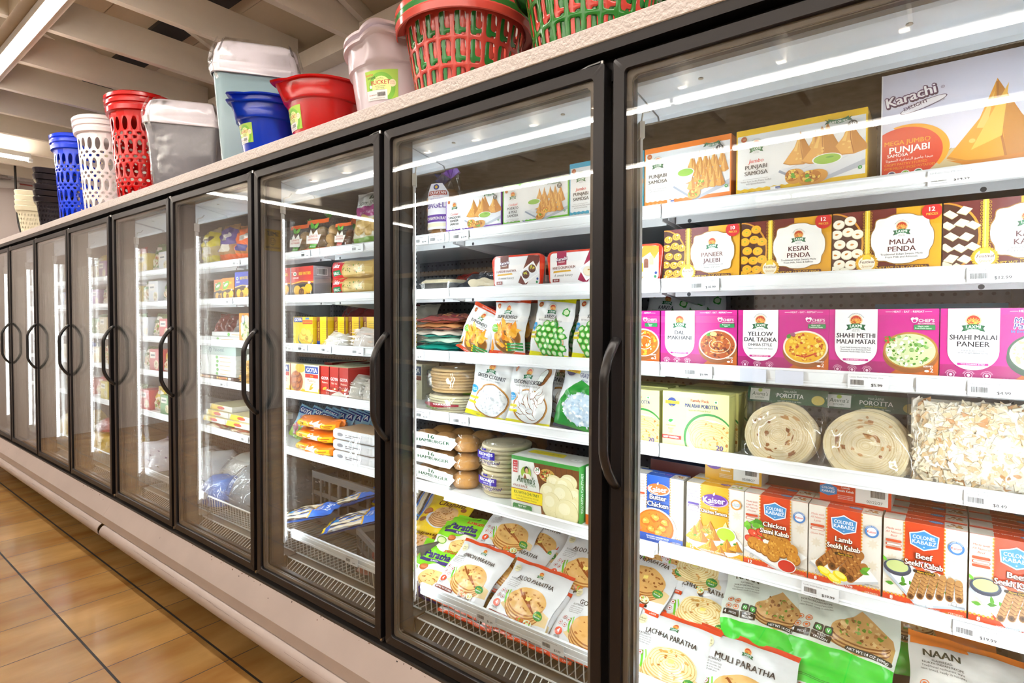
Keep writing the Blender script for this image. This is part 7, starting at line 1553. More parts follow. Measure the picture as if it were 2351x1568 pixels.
def softbag(loc, label, w, d, h, col, cols, cat='frozen bag', seed=0, m='wrap', ink=None, group=None, rz=0):
    """clear bag lying flat, full of pieces"""
    o = empty('clear_food_bag', loc, (0, 0, rz)); tag(o, label, cat, group); R_ = random.Random(seed)
    def sh(u, v, e=1.0):
        a = 6.283 * u; f = max(.0, sin(pi * min(1, v * .5 + .5))) ** .6 if v > 0 else 1
        return (e * w / 2 * math.copysign(abs(cos(a)) ** .6, cos(a)) * (f * .55 + .45), d / 2 + e * d / 2 * math.copysign(abs(sin(a)) ** .6, sin(a)) * (f * .55 + .45), h * v * (1 + .08 * sin(3 * a + seed)) + .004)
    b = MB(col); b.loft([[sh(i / 24, v, .92) for i in range(24)] for v in (0, .25, .5, .75, .93)] + [[(sh(i / 24, 1, .3)[0], d / 2 + (sh(i / 24, 1, .3)[1] - d / 2) * .3, h * .98) for i in range(24)]], True, caps=True)
    for k in range(60):
        u, v = R_.random(), .1 + .85 * R_.random(); x, y, z = sh(u, v, .95 if v < .8 else .95 * R_.random()); L = .02 + .03 * R_.random(); a = R_.random() * .8
        b.add([(x - L, y - .003, z), (x, y - .006, z + .005), (x + L, y - .003, z + .008 * (R_.random() - .5)), (x, y - .004, z - .005)], [(0, 1, 2, 3)], R_.choice(cols))
    f = b.build('bag_contents', 'satin', o, smooth=60)
    film_bag(o, lambda u, v: sh(u, v * .98, 1.0 + .02 * sin(u * 50)) if v < .98 else (0, d / 2, h * 1.01), 30, 9, m=m)
    if ink:
        A_ = Art(100, 40); A_.text(ink[0], 50, 14, 14, ink[1], bold=.02, wmax=88); A_.line([(10, 8), (90, 6)], 2, ink[1]); b = MB(); A_.emit(b, lambda x, y, l: (-w * .32 + x / 100 * w * .64, -.001 - l - .002 * sin(x * .1), h * (.25 + .6 * y / 40)), grid=(8, 3)); b.build('bag_print', 'film', o)
    return o
softbag((-2.10, YF - .004, SZ[2]), 'clear bag of white pieces lying in front of the yellow cartons, left one', .18, .16, .062, '#e4e0d6', ['#f6f3ec', '#d6d2c6', '#fbfaf6'], seed=1)
softbag((-1.91, YF - .004, SZ[2]), 'clear bag of pinkish white pieces with blue corner, right end of the third shelf', .17, .18, .085, '#e6dcd2', ['#f4e6da', '#e8cdb8', '#faf4ee'], seed=2)
for k, (x, c) in enumerate(((-2.38, '#7a1f22'), (-2.2, '#8a2420'), (-2.0, '#6d1a20'), (-1.86, '#c9c2b4'))): lie(None, .2, .19, .05, (x, YF + .24, SZ[2] + .02), 62, (-12, 6, -4, 3)[k], ('dark red bag standing at the back left above the yellow cartons', 'red bag leaning at the back above the yellow cartons', 'dark bag at the back right above the yellow cartons', 'white carton-like bag at the back right corner of the third shelf')[k], c, seed=60 + k)
mdz = Art(230, 135, '#f3ecc0', 10); mdz.poly([(0, 0), (120, 0), (230, 0), (230, 30), (110, 20), (0, 60)], '#f0cf1c'); mdz.ell(56, 64, 60, 58, '#e8dcae'); mdz.ell(50, 56, 52, 48, '#b5622a')
for x, y in ((30, 84), (60, 88), (40, 58), (72, 60), (28, 32), (60, 30)): mdz.ell(x, y, 19, 14, '#8a3f14', rot=20); mdz.ell(x - 2, y + 3, 15, 9, '#c9742c', rot=20)
mdz.ell(80, 118, 40, 22, '#f2b81c'); mdz.rect(118, 14, 222, 128, '#f6f2dc'); mdz.rect(120, 96, 222, 128, '#1f3f9a'); mdz.text('GOYA', 171, 102, 20, '#fff', bold=.06, wmax=88); mdz.rect(120, 76, 222, 94, '#d22c22'); mdz.text('Solo', 171, 79, 10, '#f4d21c', sh=.3); mdz.text('Maduros', 171, 58, 13, '#b5302a', bold=.02, wmax=86); mdz.text('Fried Sweet Plantains', 171, 48, 6, '#b5302a', wmax=80); mdz.leaf(150, 22, 40, 12, 20, '#d8a81c'); mdz.leaf(154, 28, 40, 10, 40, '#e8bc2c')
md = carton('plantain_carton', .228, .133, .05, (-2.306, YF, SZ[3]), mdz, '#e2dcb4', '#b5301f', 'cream carton with blue name plate picturing fried plantains, front of the fourth shelf', 'plantain box', 'plantain cartons')
again(md, (-2.54, YF, SZ[3]), 'cream plantain carton partly behind the light strip of the third door')
ms = Art(62, 133, '#b5281c', 11); ms.text('GOYA', 31, 74, 13, '#f4f0f0', bold=.05, wmax=52); ms.text('Maduros', 31, 58, 8, '#f4e8d0', bold=.02, wmax=48); ms.leaf(14, 32, 34, 11, 12, '#e8bc2c'); ms.leaf(16, 28, 32, 9, 30, '#d8a81c')
m1 = carton('plantain_carton', .062, .133, .2, (-2.157, YF + .005, SZ[3]), ms, '#e2dcb4', '#a8241a', 'red end of a plantain carton, first of three beside the cream front', 'plantain box', 'plantain cartons')
for k in range(2): again(m1, (-2.088 + .067 * k, YF + .005, SZ[3]), f'red end of a plantain carton, {("second", "third")[k]} of three beside the cream front')
for k in range(4): again(m1, (-2.33 + .115 * k, YF + .14, SZ[3] + .134 * 0 + .0), f'dark plantain carton, {("first", "second", "third", "fourth")[k]} from the left of the row behind')
ml = Art(100, 133, '#e6e0c0'); ml.rect(4, 90, 96, 124, '#3a4a6a'); ml.text('GOYA', 50, 99, 18, '#e8e8e0', bold=.05, wmax=80); ml.rect(4, 72, 96, 88, '#8a4a34'); ml.text('Maduros', 50, 54, 12, '#8a5a4a', wmax=76)
for k in range(2): carton('plantain_carton', .11, .15, .1, (-1.93 + .125 * k, YF + .20, SZ[3]), ml, '#c9c2a4', '#b5ae92', f'cream plantain carton deep at the back right, {("left", "right")[k]} one', 'plantain box', 'plantain cartons')
softbag((-2.055, YF - .006, SZ[3]), 'clear bag of white strips with red print lying before the red carton ends', .26, .2, .10, '#dfdacd', ['#f2eee4', '#d2ccbc', '#f8f5ee'], seed=3, ink=('LA', '#c9302a'))
softbag((-1.89, YF + .02, SZ[3]), 'clear bag of white strips at the right end of the fourth shelf', .15, .2, .10, '#d9d4c8', ['#f0ece2', '#cfc9ba'], seed=4)
# fifth shelf: fruit pulp sachets, roll trays
pl = Art(110, 160, '#8fc0dc', 12); pl.rect(0, 0, 110, 60, '#8ab83a'); pl.poly([(10, 118), (104, 126), (100, 156), (6, 150)], '#223a86'); pl.text('GOYA', 55, 128, 20, '#fff', bold=.06, wmax=80, rot=4); pl.text('Fruta', 55, 96, 16, '#d84a6a', sh=.3, bold=.03); pl.bits(54, 46, 44, 34, 16, 12, ['#c9506a', '#6f9a2a', '#e8a03a', '#8a3a5a'])
px = pouch('pulp_sachet', .13, .165, .016, (-2.37, YF + .10, SZ[4]), pl, '#9cc6dc', None, 'blue and green fruit pulp sachet, front one of the row of sachets', 'fruit pulp sachet', 'fruit pulp sachets', (radians(-24), radians(10), 0), .06, seed=61)
for k in range(11): again(px, (-2.52 + .045 * k if k > 1 else -2.60 + .09 * k, YF + .13 + .013 * k, SZ[4] + .004), 'fruit pulp sachet filed upright in the row behind the orange packs' if k > 1 else ('fruit pulp sachet left of the front one, by the light strip', 'fruit pulp sachet just behind and left of the front one')[k], rot=(radians(-22), radians(11 + (k % 3)), radians(2 * (k % 2))))
for o in SC.objects:
    if o.name.startswith('pulp_sachet') and o['label'].startswith('fruit pulp sachet filed'): o['group'] = 'fruit pulp sachets in the file'
og = Art(260, 50, None, 13); og.rect(0, 0, 260, 50, '#f4801a'); og.rect(40, 8, 120, 42, '#f2c21c'); og.text('24', 70, 17, 16, '#5a2a12', bold=.04); og.poly([(120, 12), (190, 8), (196, 40), (180, 34), (160, 46), (140, 34), (124, 42)], '#f6f2ea'); og.text("KING'S", 156, 24, 8, '#d8642a', bold=.02, wmax=50); og.text('HAWAIIAN', 156, 14, 8, '#d8642a', bold=.02, wmax=56); og.rect(200, 6, 250, 36, '#f2c21c'); og.rect(208, 24, 242, 28, '#b5401c'); og.rect(208, 14, 236, 18, '#b5401c')
for k in range(3): pouch('roll_tray', .048, .30, .13, (-2.38, YF + .045, SZ[4] + .03 + .053 * k), None, '#f0822a', None, f'orange 24 pack of dinner rolls, {("bottom", "middle", "top")[k]} of the stack of three', 'roll pack', 'orange roll packs', (0, pi / 2, radians(-4 + 3 * k)), .05, seed=14 + k)
for o in [x for x in SC.objects if x.name.startswith('roll_tray')]:
    b = MB(); og.emit(b, lambda x, y, l: (.022 - y / 50 * .044, -.065 * (max(.05, 1 - abs(2 * y / 50 - 1) ** 2.6) ** .62) * min(1, .25 + 5 * min(x / 260, 1 - x / 260)) - .008 - l, .01 + x / 260 * .28), grid=(20, 8)); b.build('printed_wrap', 'film', o)
for k in range(3):
    o = empty('white_bread_tray', (-1.955, YF - .012, SZ[4] + .046 * k)); tag(o, f'white boxed bread tray in loose clear wrap, {("bottom", "middle", "top")[k]} of the stack of three', 'bread tray', 'wrapped white trays')
    b = MB('#e9ebee'); b.rbox(-.135, .135, .006, .16, .001, .042, .012); b.build('tray_box', 'satin', o)
    b = MB('#c9a884'); b.box(-.12, .12, .02, .15, .0421, .043); b.build('kraft_top', 'card', o)
    A_ = Art(100, 20); [A_.line([(34, 6 + 5 * q), (62 + 14 * q, 6 + 5 * q)], 2, '#4a4a52') for q in range(2)]; A_.ell(20, 10, 8, 5, '#8a8f98'); b = MB(); A_.emit(b, lambda x, y, l: (-.13 + x / 100 * .26, .0055 - l, .008 + y / 20 * .03)); b.build('box_print', 'card', o)
    film_bag(o, lambda u, v: (.143 * math.copysign(abs(cos(6.283 * u)) ** .5, cos(6.283 * u)) * (1 + .01 * sin(60 * u + 9 * v)), .083 + .088 * math.copysign(abs(sin(6.283 * u)) ** .5, sin(6.283 * u)), -.0005 + .0455 * v), 36, 6)
# bottom basket: crates and fish bags
def crate(loc, label, w, d, h, rz, rx=0, col='#58534f'):
    o = empty('plastic_crate', loc, (rx, 0, rz)); tag(o, label, 'crate', 'grey plastic crates')
    for nm, T, L in (('side_wall', Matrix.Translation((0, 0, 0)), w), ('side_wall', Matrix.Translation((0, d, 0)), w), ('side_wall', Matrix.Translation((-w / 2, d / 2, 0)) @ Matrix.Rotation(pi / 2, 4, 'Z'), d), ('side_wall', Matrix.Translation((w / 2, d / 2, 0)) @ Matrix.Rotation(pi / 2, 4, 'Z'), d)):
        b = MB(col); b.T = T; t = .004; n = max(3, int(L / .07))
        b.box(-L / 2, L / 2, -t, t, 0, h * .28); b.box(-L / 2, L / 2, -t * 1.6, t * 1.6, h * .86, h); b.box(-L / 2, L / 2, -t, t, h * .52, h * .6)
        for k in range(n + 1): x = -L / 2 + L * k / n; b.box(max(x - .008, -L / 2), min(x + .008, L / 2), -t * 1.3, t * 1.3, h * .28, h * .86)
        b.build(nm, 'satin', o)
    b = MB(col); b.box(-w / 2 + .005, w / 2 - .005, .005, d - .005, .001, .006); b.build('crate_floor', 'satin', o); return o
crate((-2.20, .44, .4125), 'big grey crate at the back of the third door basket', .52, .36, .24, -.03)
crate((-1.70, .195, .4125), 'grey crate corner in front right of the third door basket', .30, .30, .155, -.35)
fb = Art(170, 230, None, 15); fb.rect(0, 150, 170, 230, '#1f6fd8'); fb.rect(0, 0, 170, 26, '#1f5fc4'); fb.rect(0, 0, 170, 8, '#e8c81c')
for k in range(5): fb.poly([(4 + 34 * k, 30), (30 + 34 * k, 30), (40 + 34 * k, 150), (10 + 34 * k, 150)], '#d9cdb4'); fb.poly([(24 + 34 * k, 30), (34 + 34 * k, 30), (36 + 34 * k, 150), (28 + 34 * k, 150)], '#4a423c'); fb.line([(16 + 34 * k, 40), (22 + 34 * k, 140)], 3, '#efe6d2')
fb.rect(0, 146, 170, 152, '#d9a83a'); fb.text('Swai', 84, 186, 26, '#e8f0fa', sh=.3, bold=.02, wmax=100); fb.text('BONELESS', 100, 168, 8, '#fff', wmax=60); fb.text('TREATED FISH', 96, 158, 7, '#fff', wmax=70); fb.ell(84, 36, 24, 11, '#1f8fd8'); fb.ring(110, 206, 10, 10, 3, '#e8f0fa')
f0_ = lie(fb, .20, .27, .035, (-2.30, .19, .525), 12, -62, 'blue fish fillet bag at the front left of the third door basket', '#1f6fd8', seed=70, cat='frozen fish bag', name='fish_bag')
for p_, r_, lb in (((-2.02, .225, .535), (radians(-76), 0, radians(-52)), 'blue fish fillet bag lying over the basket edge, right of the front one'), ((-2.2, .40, .55), (radians(-70), 0, radians(-70)), 'blue fish fillet bag in the middle behind the two front ones'),
                   ((-1.93, .47, .55), (radians(-35), radians(10), radians(6)), 'fish fillet bag standing against the back crate, left one'), ((-1.78, .46, .53), (radians(-40), radians(18), radians(10)), 'fish fillet bag standing by the right post at the back')): again(f0_, p_, lb, 'blue fish bags', r_)
lie(None, .2, .12, .05, (-1.66, .19, .44), 20, 10, 'red and yellow bag squeezed under the grey crate corner', '#8a4a3c', seed=75)
# ================================================================ DOOR 4
for k, (x, y, w, h, c, tp, lb) in enumerate(((-3.30, .36, .17, .21, '#cbb98a', '#e8d81c', 'bag of pale bread with yellow label behind the light strip of the fourth door'), (-3.12, .35, .17, .22, '#b58a5a', '#5a4a9a', 'bag of brown bread with purple label on the top shelf of the fourth door'),
                                         (-2.96, .34, .20, .20, '#c07a3c', '#f0641c', 'bag of bread with orange and blue print on the top shelf of the fourth door'), (-2.83, .36, .14, .27, '#d99a4a', '#f0641c', 'tall bag of yellow bread by the right post, fourth door top shelf'))):
    A_ = Art(100, 120, None, 20 + k); A_.rect(0, 0, 100, 26, '#f0641c' if k else '#d8cf3a'); A_.poly([(20, 30), (100, 60), (100, 100), (60, 110), (10, 90)], tp); A_.ell(60, 78, 26, 12, '#f4f0e8' if k else '#5a3a1c', rot=12); A_.rect(30, 34, 80, 54, '#3a3f8a' if k > 1 else '#e8e0d0')
    pouch('bread_bag', w, h, .09, (x, YF + .05 + .01 * k, SZ[0]), A_, c, None, lb, 'bread bag', None, (radians(-6), radians(-6 + 5 * k), 0), .04, seed=80 + k)
A_ = patties('#e8842a', ('PATTIES',), 30); A_.ell(64, 92, 50, 22, '#6fb83a', rot=20); A_.ell(64, 94, 30, 8, '#f4f4ee', rot=14)
n4 = carton('patty_carton', .135, .115, .08, (-3.02, YF, SZ[1]), A_, '#d8742a', '#d8742a', 'orange carton with green splash picturing patties, fourth door second shelf', 'patty box'); again(n4, (-3.175, YF + .03, SZ[1]), 'orange and green patties carton further left, behind the light strip ghosts')
carton('patty_carton', .15, .14, .09, (-2.868, YF, SZ[1]), patties('#3a50b0', ('BEEF PATTIES',), 31), '#32469a', '#32469a', 'blue patties carton with yellow patty at the right post, fourth door second shelf', 'patty box')
for k, c in enumerate(('#7aa0b0', '#2f6a9a', '#3f7a3a')): lie(None, .2, .15, .06, (-3.32 + .2 * k, .55, SZ[1] + .03), 60, 0, ('pale blue bag at the back left, fourth door second shelf', 'blue bag at the back middle, fourth door second shelf', 'green bag at the back right, fourth door second shelf')[k], c, seed=85 + k)
A_ = Art(140, 150, '#f08a1c', 32); A_.ell(84, 70, 64, 70, '#e8dcb4'); A_.bits(84, 70, 56, 60, 60, 12, ['#f4ecd4', '#d8c490', '#6f9a3a', '#efe2bc']); A_.ell(48, 118, 20, 22, '#3a6ab8'); A_.ell(48, 118, 16, 18, '#e6ecf4')
carton('pasta_carton', .12, .15, .06, (-2.842, YF, SZ[2]), A_, '#e07a1c', '#e07a1c', 'orange carton picturing a pale pasta dish by the right post, fourth door', 'pasta box')
for k in range(4): lie(None, .15, .14, .05, (-3.34 + .115 * k, .42, SZ[2] + .02), 66, 10, ('dark red', 'maroon', 'grey', 'brown')[k] + ' bag leaning at the back of the third shelf, fourth door', ('#7a2a26', '#6a1f22', '#8d8d90', '#5d3b34')[k], seed=90 + k)
def slim(x, y, z, w, d, h, lb, grp, txt='CLASSIC ROLL', tc='#5fb83a', col='#dfe3e1', rz=0):
    a = Art(w * 1000, h * 1000); a.ell(w * 480, h * 500, 14, h * 380, tc); a.rect(w * 560, h * 380, w * 860, h * 560, '#dcb27c')
    return carton('flat_carton', w, h, d, (x, y, z), a, '#d9dedb', col, lb, 'flat box', grp, rz=rz)
slim(-3.13, YF, SZ[2], .46, .2, .024, 'flat white carton on the third shelf rail, fourth door', None)
slim(-3.05, YF + .02, SZ[2] + .025, .40, .2, .024, 'flat white carton upon the other one, third shelf of the fourth door', None)
for k in range(5): slim(-3.165 + .006 * (k % 2), YF + .01, SZ[3] + .028 + .0225 * k, .40, .22, .022, f'flat white carton with green dot, {("lowest", "second", "third", "fourth", "topmost")[k]} of the stack of five', 'flat white cartons')
a = Art(400, 54, '#a9bfb8'); a.text('Pan-o-mel.', 210, 18, 20, '#3a6a78', bold=.02); a.ell(110, 26, 16, 14, '#3a6a78'); a.ell(110, 26, 9, 8, '#a9bfb8')
carton('flat_carton', .40, .056, .22, (-3.165, YF + .012, SZ[3] + .141), a, '#9cb2ab', '#9cb2ab', 'grey green carton on top of the stack of flat white cartons', 'flat box')
for k in range(2):
    for j in range(2): a = Art(200, 12, '#4a2a26'); a.rect(30, 2, 130, 10, '#f0a81c'); a.rect(44, 4, 116, 8, '#b5301c'); a.rect(140, 1, 170, 11, '#e8e4dc'); a.ell(16, 6, 10, 5, '#e8c01c'); carton('flat_carton', .195, .0128, .2, (-3.265 + .2 * j, YF, SZ[3] + .0132 * k), a, '#4a2a26', '#4a2a26', f'dark brown flat carton with yellow label, {("lower", "upper")[k]} {("left", "right")[j]} one under the white stack', 'flat box')
a = Art(60, 150, '#dfe6e0'); a.ell(30, 110, 20, 26, '#4faa44'); a.ell(30, 110, 12, 16, '#7cc86a'); carton('pasta_carton', .07, .15, .1, (-2.905, YF + .06, SZ[3]), a, '#d2dad4', '#d2dad4', 'white carton with green oval standing right of the flat stack', 'pasta box')
softbag((-2.862, YF, SZ[3]), 'yellow snack bag by the right post, fourth shelf of the fourth door', .09, .1, .12, '#d8a83a', ['#e8bc4a', '#b5802a'], seed=6)
for k in range(5):
    a = Art(240, 26, '#efece4'); a.poly([(0, 0), (90, 0), (150, 26), (20, 26)], '#f0d03a'); a.ell(120, 13, 40, 8, '#d8402a')
    slim_ = carton('pastry_pack', .26, .028, .22, (-3.22 + .27 * (k % 2), YF + .01 + .02 * (k // 2), SZ[4] + .030 * (k // 2) + .03), a, '#f0e6b8', '#e9e5da', f'flat white and yellow pastry pack, {("bottom left", "bottom right", "middle left", "middle right", "top left")[k]} of the pile on the fifth shelf', 'pastry pack', 'pastry packs')
softbag((-3.2, YF - .004, SZ[4]), 'clear pack of biscuits under the pastry packs, left', .24, .2, .028, '#d9c49a', ['#e8d8b4', '#b5803a', '#c9584a'], seed=7); softbag((-2.92, YF - .004, SZ[4]), 'clear pack of biscuits under the pastry packs, right', .24, .2, .028, '#cfb08a', ['#e8d8b4', '#8a4a2a', '#c9584a'], seed=8)
softbag((-2.85, .24, .4125), 'big clear bag with grey contents in the fourth door basket', .44, .5, .20, '#7f8588', ['#a8adb0', '#5d6266', '#c9ced0'], seed=9)
softbag((-3.10, .19, .4125), 'clear bag with blue label at the front of the fourth door basket', .3, .3, .12, '#5f86c9', ['#8fb0e0', '#d8e2f0', '#3f62a8'], seed=10)
softbag((-3.1, YF + .05, SZ[4] - .30), 'pale clear bag high at the back of the fourth door basket', .5, .3, .12, '#c9cbc4', ['#e0e2da', '#b5b8b0'], seed=11)
# ================================================================ FURTHER DOORS
FAR = {8: [('#7fae6a', 'green'), ('#3f6fb0', 'blue'), ('#c9482f', 'red'), ('#d9c9a0', 'cream'), ('#4f8a8a', 'teal')], 6: [('#c9303a', 'red'), ('#e8c81c', 'yellow'), ('#3f8a4a', 'green'), ('#d8dde6', 'white'), ('#5a7a4a', 'olive')], 7: [('#d8c21c', 'yellow'), ('#8a5a9a', 'purple'), ('#5a8a6a', 'green'), ('#c9b58a', 'tan'), ('#b53a4a', 'red')]}
ORD = ('first', 'second', 'third', 'fourth'); SHF = ('top', 'second', 'middle', 'fourth', 'lowest')
NTH = {8: 'eighth', 6: 'sixth', 7: 'seventh'}
for n in (6, 7, 8):
    xl = door_l(n)
    for li in range(5):
        for k in range(4):
            c, cn = FAR[n][(k + li) % 5]; x = xl + .14 + .165 * k
            if (k + li) % 2:
                a = Art(140, 120, c, n * 10 + k); a.rect(10, 70, 90, 105, '#f0ece4'); a.rect(20, 82, 80, 92, '#5a6a7a'); a.ell(100, 36, 32, 26, '#e8d8b0'); a.bits(100, 36, 26, 20, 14, 5, ['#c98a3a', '#8a4a1c', '#7aa83a'])
                carton('frozen_food_carton', .15, .12 + .01 * (k % 3), .12, (x, YF + .02, SZ[li]), a, c, c, f'{cn} carton, {ORD[k]} from the left on the {SHF[li]} shelf, {NTH[n]} glass door', 'frozen food box')
            else:
                a = Art(140, 150, None, n * 10 + k); a.rect(0, 0, 140, 22, '#f0ece4'); a.ell(70, 56, 46, 34, '#e8dcc0'); a.bits(70, 56, 38, 26, 18, 7, ['#c98a3a', '#6fa83a', '#b5502a']); a.ell(70, 118, 40, 12, '#f0ece4')
                pouch('frozen_food_pouch', .155, .155 if li else .19, .05, (x, YF + .05, SZ[li]), a, c, None, f'{cn} pouch, {ORD[k]} from the left on the {SHF[li]} shelf, {NTH[n]} glass door', 'frozen food pouch', None, (radians(-10), radians(3 * (k - 1)), 0), .05, seed=n * 20 + li * 4 + k)
softbag((-3.45, .20, .4125), 'clear ice bag in the basket behind the fifth glass door', .42, .4, .20, '#d5dbdf', ['#f2f5f7', '#b9c2c9', '#ffffff'], seed=12)
softbag((-4.12, .2, .4125), 'white bag with purple print in the basket behind the sixth glass door', .34, .4, .17, '#dcd8de', ['#6a3a9a', '#f4f2f6', '#c9a884', '#8a7ab0'], seed=13)
softbag((-4.97, .2, .4125), 'yellow bag in the basket behind the seventh glass door', .34, .4, .14, '#e0b81c', ['#f2d23a', '#b58a12', '#f7e27a'], seed=14); softbag((-4.95, .26, .56), 'red bag lying on the yellow bag behind the seventh glass door', .28, .3, .08, '#b53a40', ['#d8555a', '#7a2228', '#e8c8c8'], seed=15)
softbag((-5.75, .2, .4125), 'yellow bag in the basket behind the eighth glass door', .34, .4, .20, '#e6c21c', ['#f4da4a', '#c29a12'], seed=16)
# ================================================================ PRICE TAGS, FROST, FAR WALL, SHOP OPPOSITE
def price_tag(n, li, x, title, price, w=.075, blank=False, y=None, z=None, parent=None):
    a = Art(75, 34, '#eef0f3')
    if not blank: (a.text(title, 4, 26, 3.4, '#4a4a52', al='l', wmax=66) if title else a.line([(4, 28), (50, 28)], 1.6, '#8a8a92')); a.barcode(5, 9, 26, 12, None); (a.text(price, 54, 7, 6.4, '#2b2b30', bold=.03) if price else a.line([(44, 10), (62, 10)], 3, '#6a6a70')); a.line([(5, 5), (32, 5)], .8, '#a0a0a8')
    else: a = Art(75, 34, '#d3d7e6')
    b = MB('#eef0f3'); dy = .028 if (n == 2 and li == 4) else 0
    yy = YR - .0018 - dy if y is None else y; zz = LEVELS[li] - .0355 if z is None else z
    b.box(x - w / 2, x + w / 2, yy, yy + .0008, zz, zz + .031, '#e6e9ee'); a.emit(b, lambda p, q, l: (x - w / 2 + p / 75 * w, yy - l, zz + q / 34 * .031))
    par = TAGS[(n, li)] if parent is None else parent
    o = b.build('price_tag', 'card', par); o.matrix_parent_inverse = par.matrix_basis.inverted() if False else o.matrix_parent_inverse; return o
def tx(u): return u
for n, li, x, t, p in ((1, 0, .0, 'KD Potato Mega JMB Samosa 125g', '$14.99'), (1, 1, -.49, 'Laxmi Samosa Jalapeno/Cheese 21', '$10.99'), (1, 1, .065, 'Laxmi Kaju Katri 12.35z', '$12.99'), (1, 2, -.505, 'Laxmi Sweet Kesar Penda 10ct', '$9.99'), (1, 2, -.135, 'Laxmi Shahi Malai Paneer 10oz', '$5.99'), (1, 2, .07, 'Laxmi Dal Makhni 284 Gm', '$4.99'),
                       (1, 3, .068, "Amma's Kothu Porotta 32oz", '$8.49'), (1, 4, -.645, '', '$3.99'), (1, 4, -.22, 'Lamb Seekh Kabab 11oz', '$19.99'), (1, 4, .055, 'Colonel Chicken Seekh Kabab 16c', '$19.99'), (2, 0, -1.525, '', '$3.99'), (2, 0, -1.445, '', '$2.99'), (2, 0, -1.33, '', '$10.99'),
                       (2, 2, -1.55, '', '$2.99'), (2, 3, -1.52, '', '$2.59'), (2, 3, -1.33, '', '$2.99'), (2, 4, -1.55, '', '$14.99'), (3, 2, -2.42, '', ''), (3, 2, -2.3, '', ''), (3, 2, -2.12, '', ''), (3, 2, -1.9, '', ''), (3, 0, -2.27, '', ''), (3, 0, -1.9, '', ''), (4, 0, -2.9, '', ''), (4, 1, -2.98, '', ''), (4, 3, -3.05, '', ''), (4, 4, -2.83, '', '')):
    price_tag(n, li, x, t, p)
for n, li, x in ((1, 2, -.37), (1, 2, -.02), (1, 2, -.29)): price_tag(n, li, x, '', '', blank=True, w=.06)
WB = [o for o in SC.objects if o.name.startswith('wire_basket')]
for x, t, p in ((-1.085, 'Laxmi Aloo Paratha 4ct', '$3.99'), (-.845, 'Laxmi Gobhi Paratha 4ct', '$3.99'), (-.60, 'Laxmi Lachha Paratha 5 ct', '$5.99'), (-1.74, '', '')):
    k = 0 if x > -.61 else (2 if x < -1.39 else 1); price_tag(1, 0, x, t, p, y=.1415, z=.482, parent=WB[k])
# frost and smears on the inner panes of the middle doors
M['frost'] = clear('frost_smears', 0.0, 0.5, bump=0, haze=0.5, hscale=7, stretch=(9, 1, 1.0), hdetail=6, hazecol=(.85, .9, .95))
for d in [o for o in SC.objects if o.name.startswith('door') and o.type == 'MESH']:
    xs = [v.co.x for v in d.data.vertices]; xl = min(xs)
    if -6.2 < xl < -2.8:
        b = MB(); b.box(xl + .06, xl + .34, .0286, .0288, ZB + .05, ZT - .25); b.build('frost_film', 'frost', d)
# far wall: camera, cables, sign
o = empty('security_camera', (-8.2, .45, 2.955)); tag(o, 'white security camera on a ceiling mount at the far left wall', 'camera')
b = MB('#dcd6d0'); b.lathe([(.0001, -.015), (.055, -.015), (.055, -.003), (.0001, -.003)], 20); b.tube([(0, 0, -.015), (.0, -.02, -.06), (.02, -.05, -.085)], .016, 8); b.build('mount', 'satin', o)
b = MB('#e3ded8'); b.tube([(-.02, .02, -.075), (.12, -.17, -.125)], .042, 14); b.build('camera_body', 'satin', o, smooth=50)
b = MB('#1a1a1c'); b.tube([(.1205, -.1705, -.1255), (.128, -.181, -.128)], .036, 14); b.build('lens', 'gloss', o)
for nm, pts, r, c, lb in (('hanging_cable', [(-7.9, .40, 3.3), (-7.9, .402, 3.0), (-7.9, .41, 2.6), (-7.89, .42, 2.42), (-7.86, .44, 2.28), (-7.8, .44, 2.08)], .011, '#15130f', 'black cable hanging from the ceiling behind the cream baskets'), ('red_wire', [(-8.27, -1.5, 2.98), (-8.27, 0, 2.93), (-8.27, .35, 2.9), (-8.27, .75, 2.9), (-8.27, .95, 2.92)], .008, '#a8443a', 'thin red wire sagging along the top of the far wall')):
    b = MB(c); b.tube(pts, r, 6); tag(b.build(nm, 'satin', smooth=True), lb, 'cable')
b = MB('#c8bfb6'); b.box(-8.295, -8.24, -6, .96, 2.935, 3.0); struct(b.build('trim_2', 'wallpaint'))
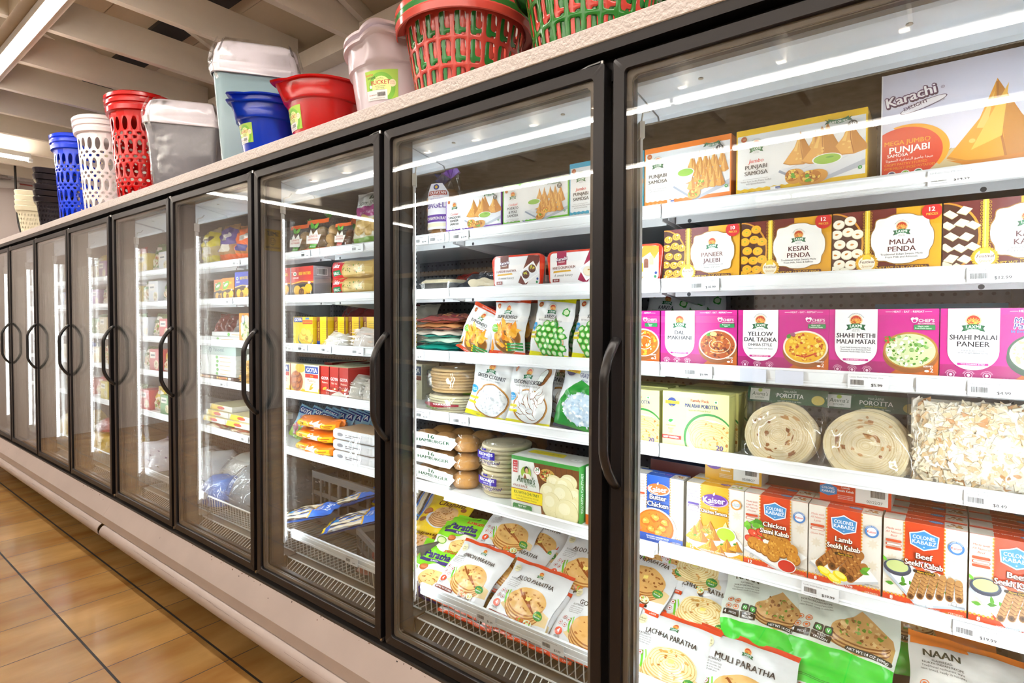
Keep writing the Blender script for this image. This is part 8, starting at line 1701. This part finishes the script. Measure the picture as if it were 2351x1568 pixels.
a = Art(200, 200, '#e8c41c'); a.rect(6, 6, 194, 194, '#e3b814'); a.text('SMILE', 100, 140, 40, '#1a1712', bold=.05, wmax=170); a.ring(100, 88, 34, 34, 5, '#1a1712'); a.ell(88, 98, 4, 6, '#1a1712'); a.ell(112, 98, 4, 6, '#1a1712'); a.ring(100, 90, 20, 18, 4, '#1a1712', a0=200, a1=340); a.text("YOU'RE ON CAMERA", 100, 22, 17, '#1a1712', bold=.04, wmax=180)
b = MB('#e3b814'); b.box(-8.297, -8.285, -3.62, -3.30, 2.44, 2.77); a.emit(b, lambda x, y, l: (-8.2848 + l, -3.62 + x / 200 * .32, 2.44 + y / 200 * .33)); tag(b.build('wall_sign', 'card'), 'yellow smile sign high on the far wall, mirrored in the third glass door', 'sign')
# shop shelf opposite, seen only mirrored
g = empty('shop_shelf', (-3.7, -2.62, 0)); tag(g, 'tall dark shop shelf across the aisle, seen mirrored in the freezer glass', 'shelf unit')
def gb(nm, m, *bx):
    b = MB('#3a3530'); [b.box(*q) for q in bx]; o_ = b.build(nm, m, g); return o_
gb('back_board', 'matt', (-2.5, 2.6, -.49, -.46, .0, 2.3))
for x in (-2.5, -.8, .9, 2.57): gb('upright', 'matt', (x, x + .03, -.46, .0, 0, 2.3))
for k, z in enumerate((.12, .55, .98, 1.41, 1.84)):
    b = MB('#4a4038'); b.box(-2.5, 2.6, -.455, .0, z - .02, z); sh = b.build('shelf_board', 'matt', g)
    b = MB('#c9ab82'); b.box(-2.5, 2.6, .0005, .012, z - .035, z + .01); b.build('shelf_edge', 'matt', sh)
R_ = random.Random(4); src = {}
for k, z in enumerate((.12, .55, .98, 1.41, 1.84)):
    for j in range(11):
        c = ['#23283f', '#2b211c', '#3b2f4a', '#1f2f2a', '#4a2a20', '#20222a'][(j * 2 + k) % 6]
        if c not in src: o_ = carton('dry_goods_carton', .36, .30, .3, (-6.0 + .44 * j, -2.63, z + .001), None, c, c, 'dark carton on the shop shelf opposite, only seen mirrored in the glass', 'carton', 'dark cartons on the opposite shelf', rz=pi); src[c] = o_
        else: o_ = again(src[c], (-6.0 + .44 * j, -2.63, z + .001), 'dark carton on the shop shelf opposite, only seen mirrored in the glass', 'dark cartons on the opposite shelf', (0, 0, pi))
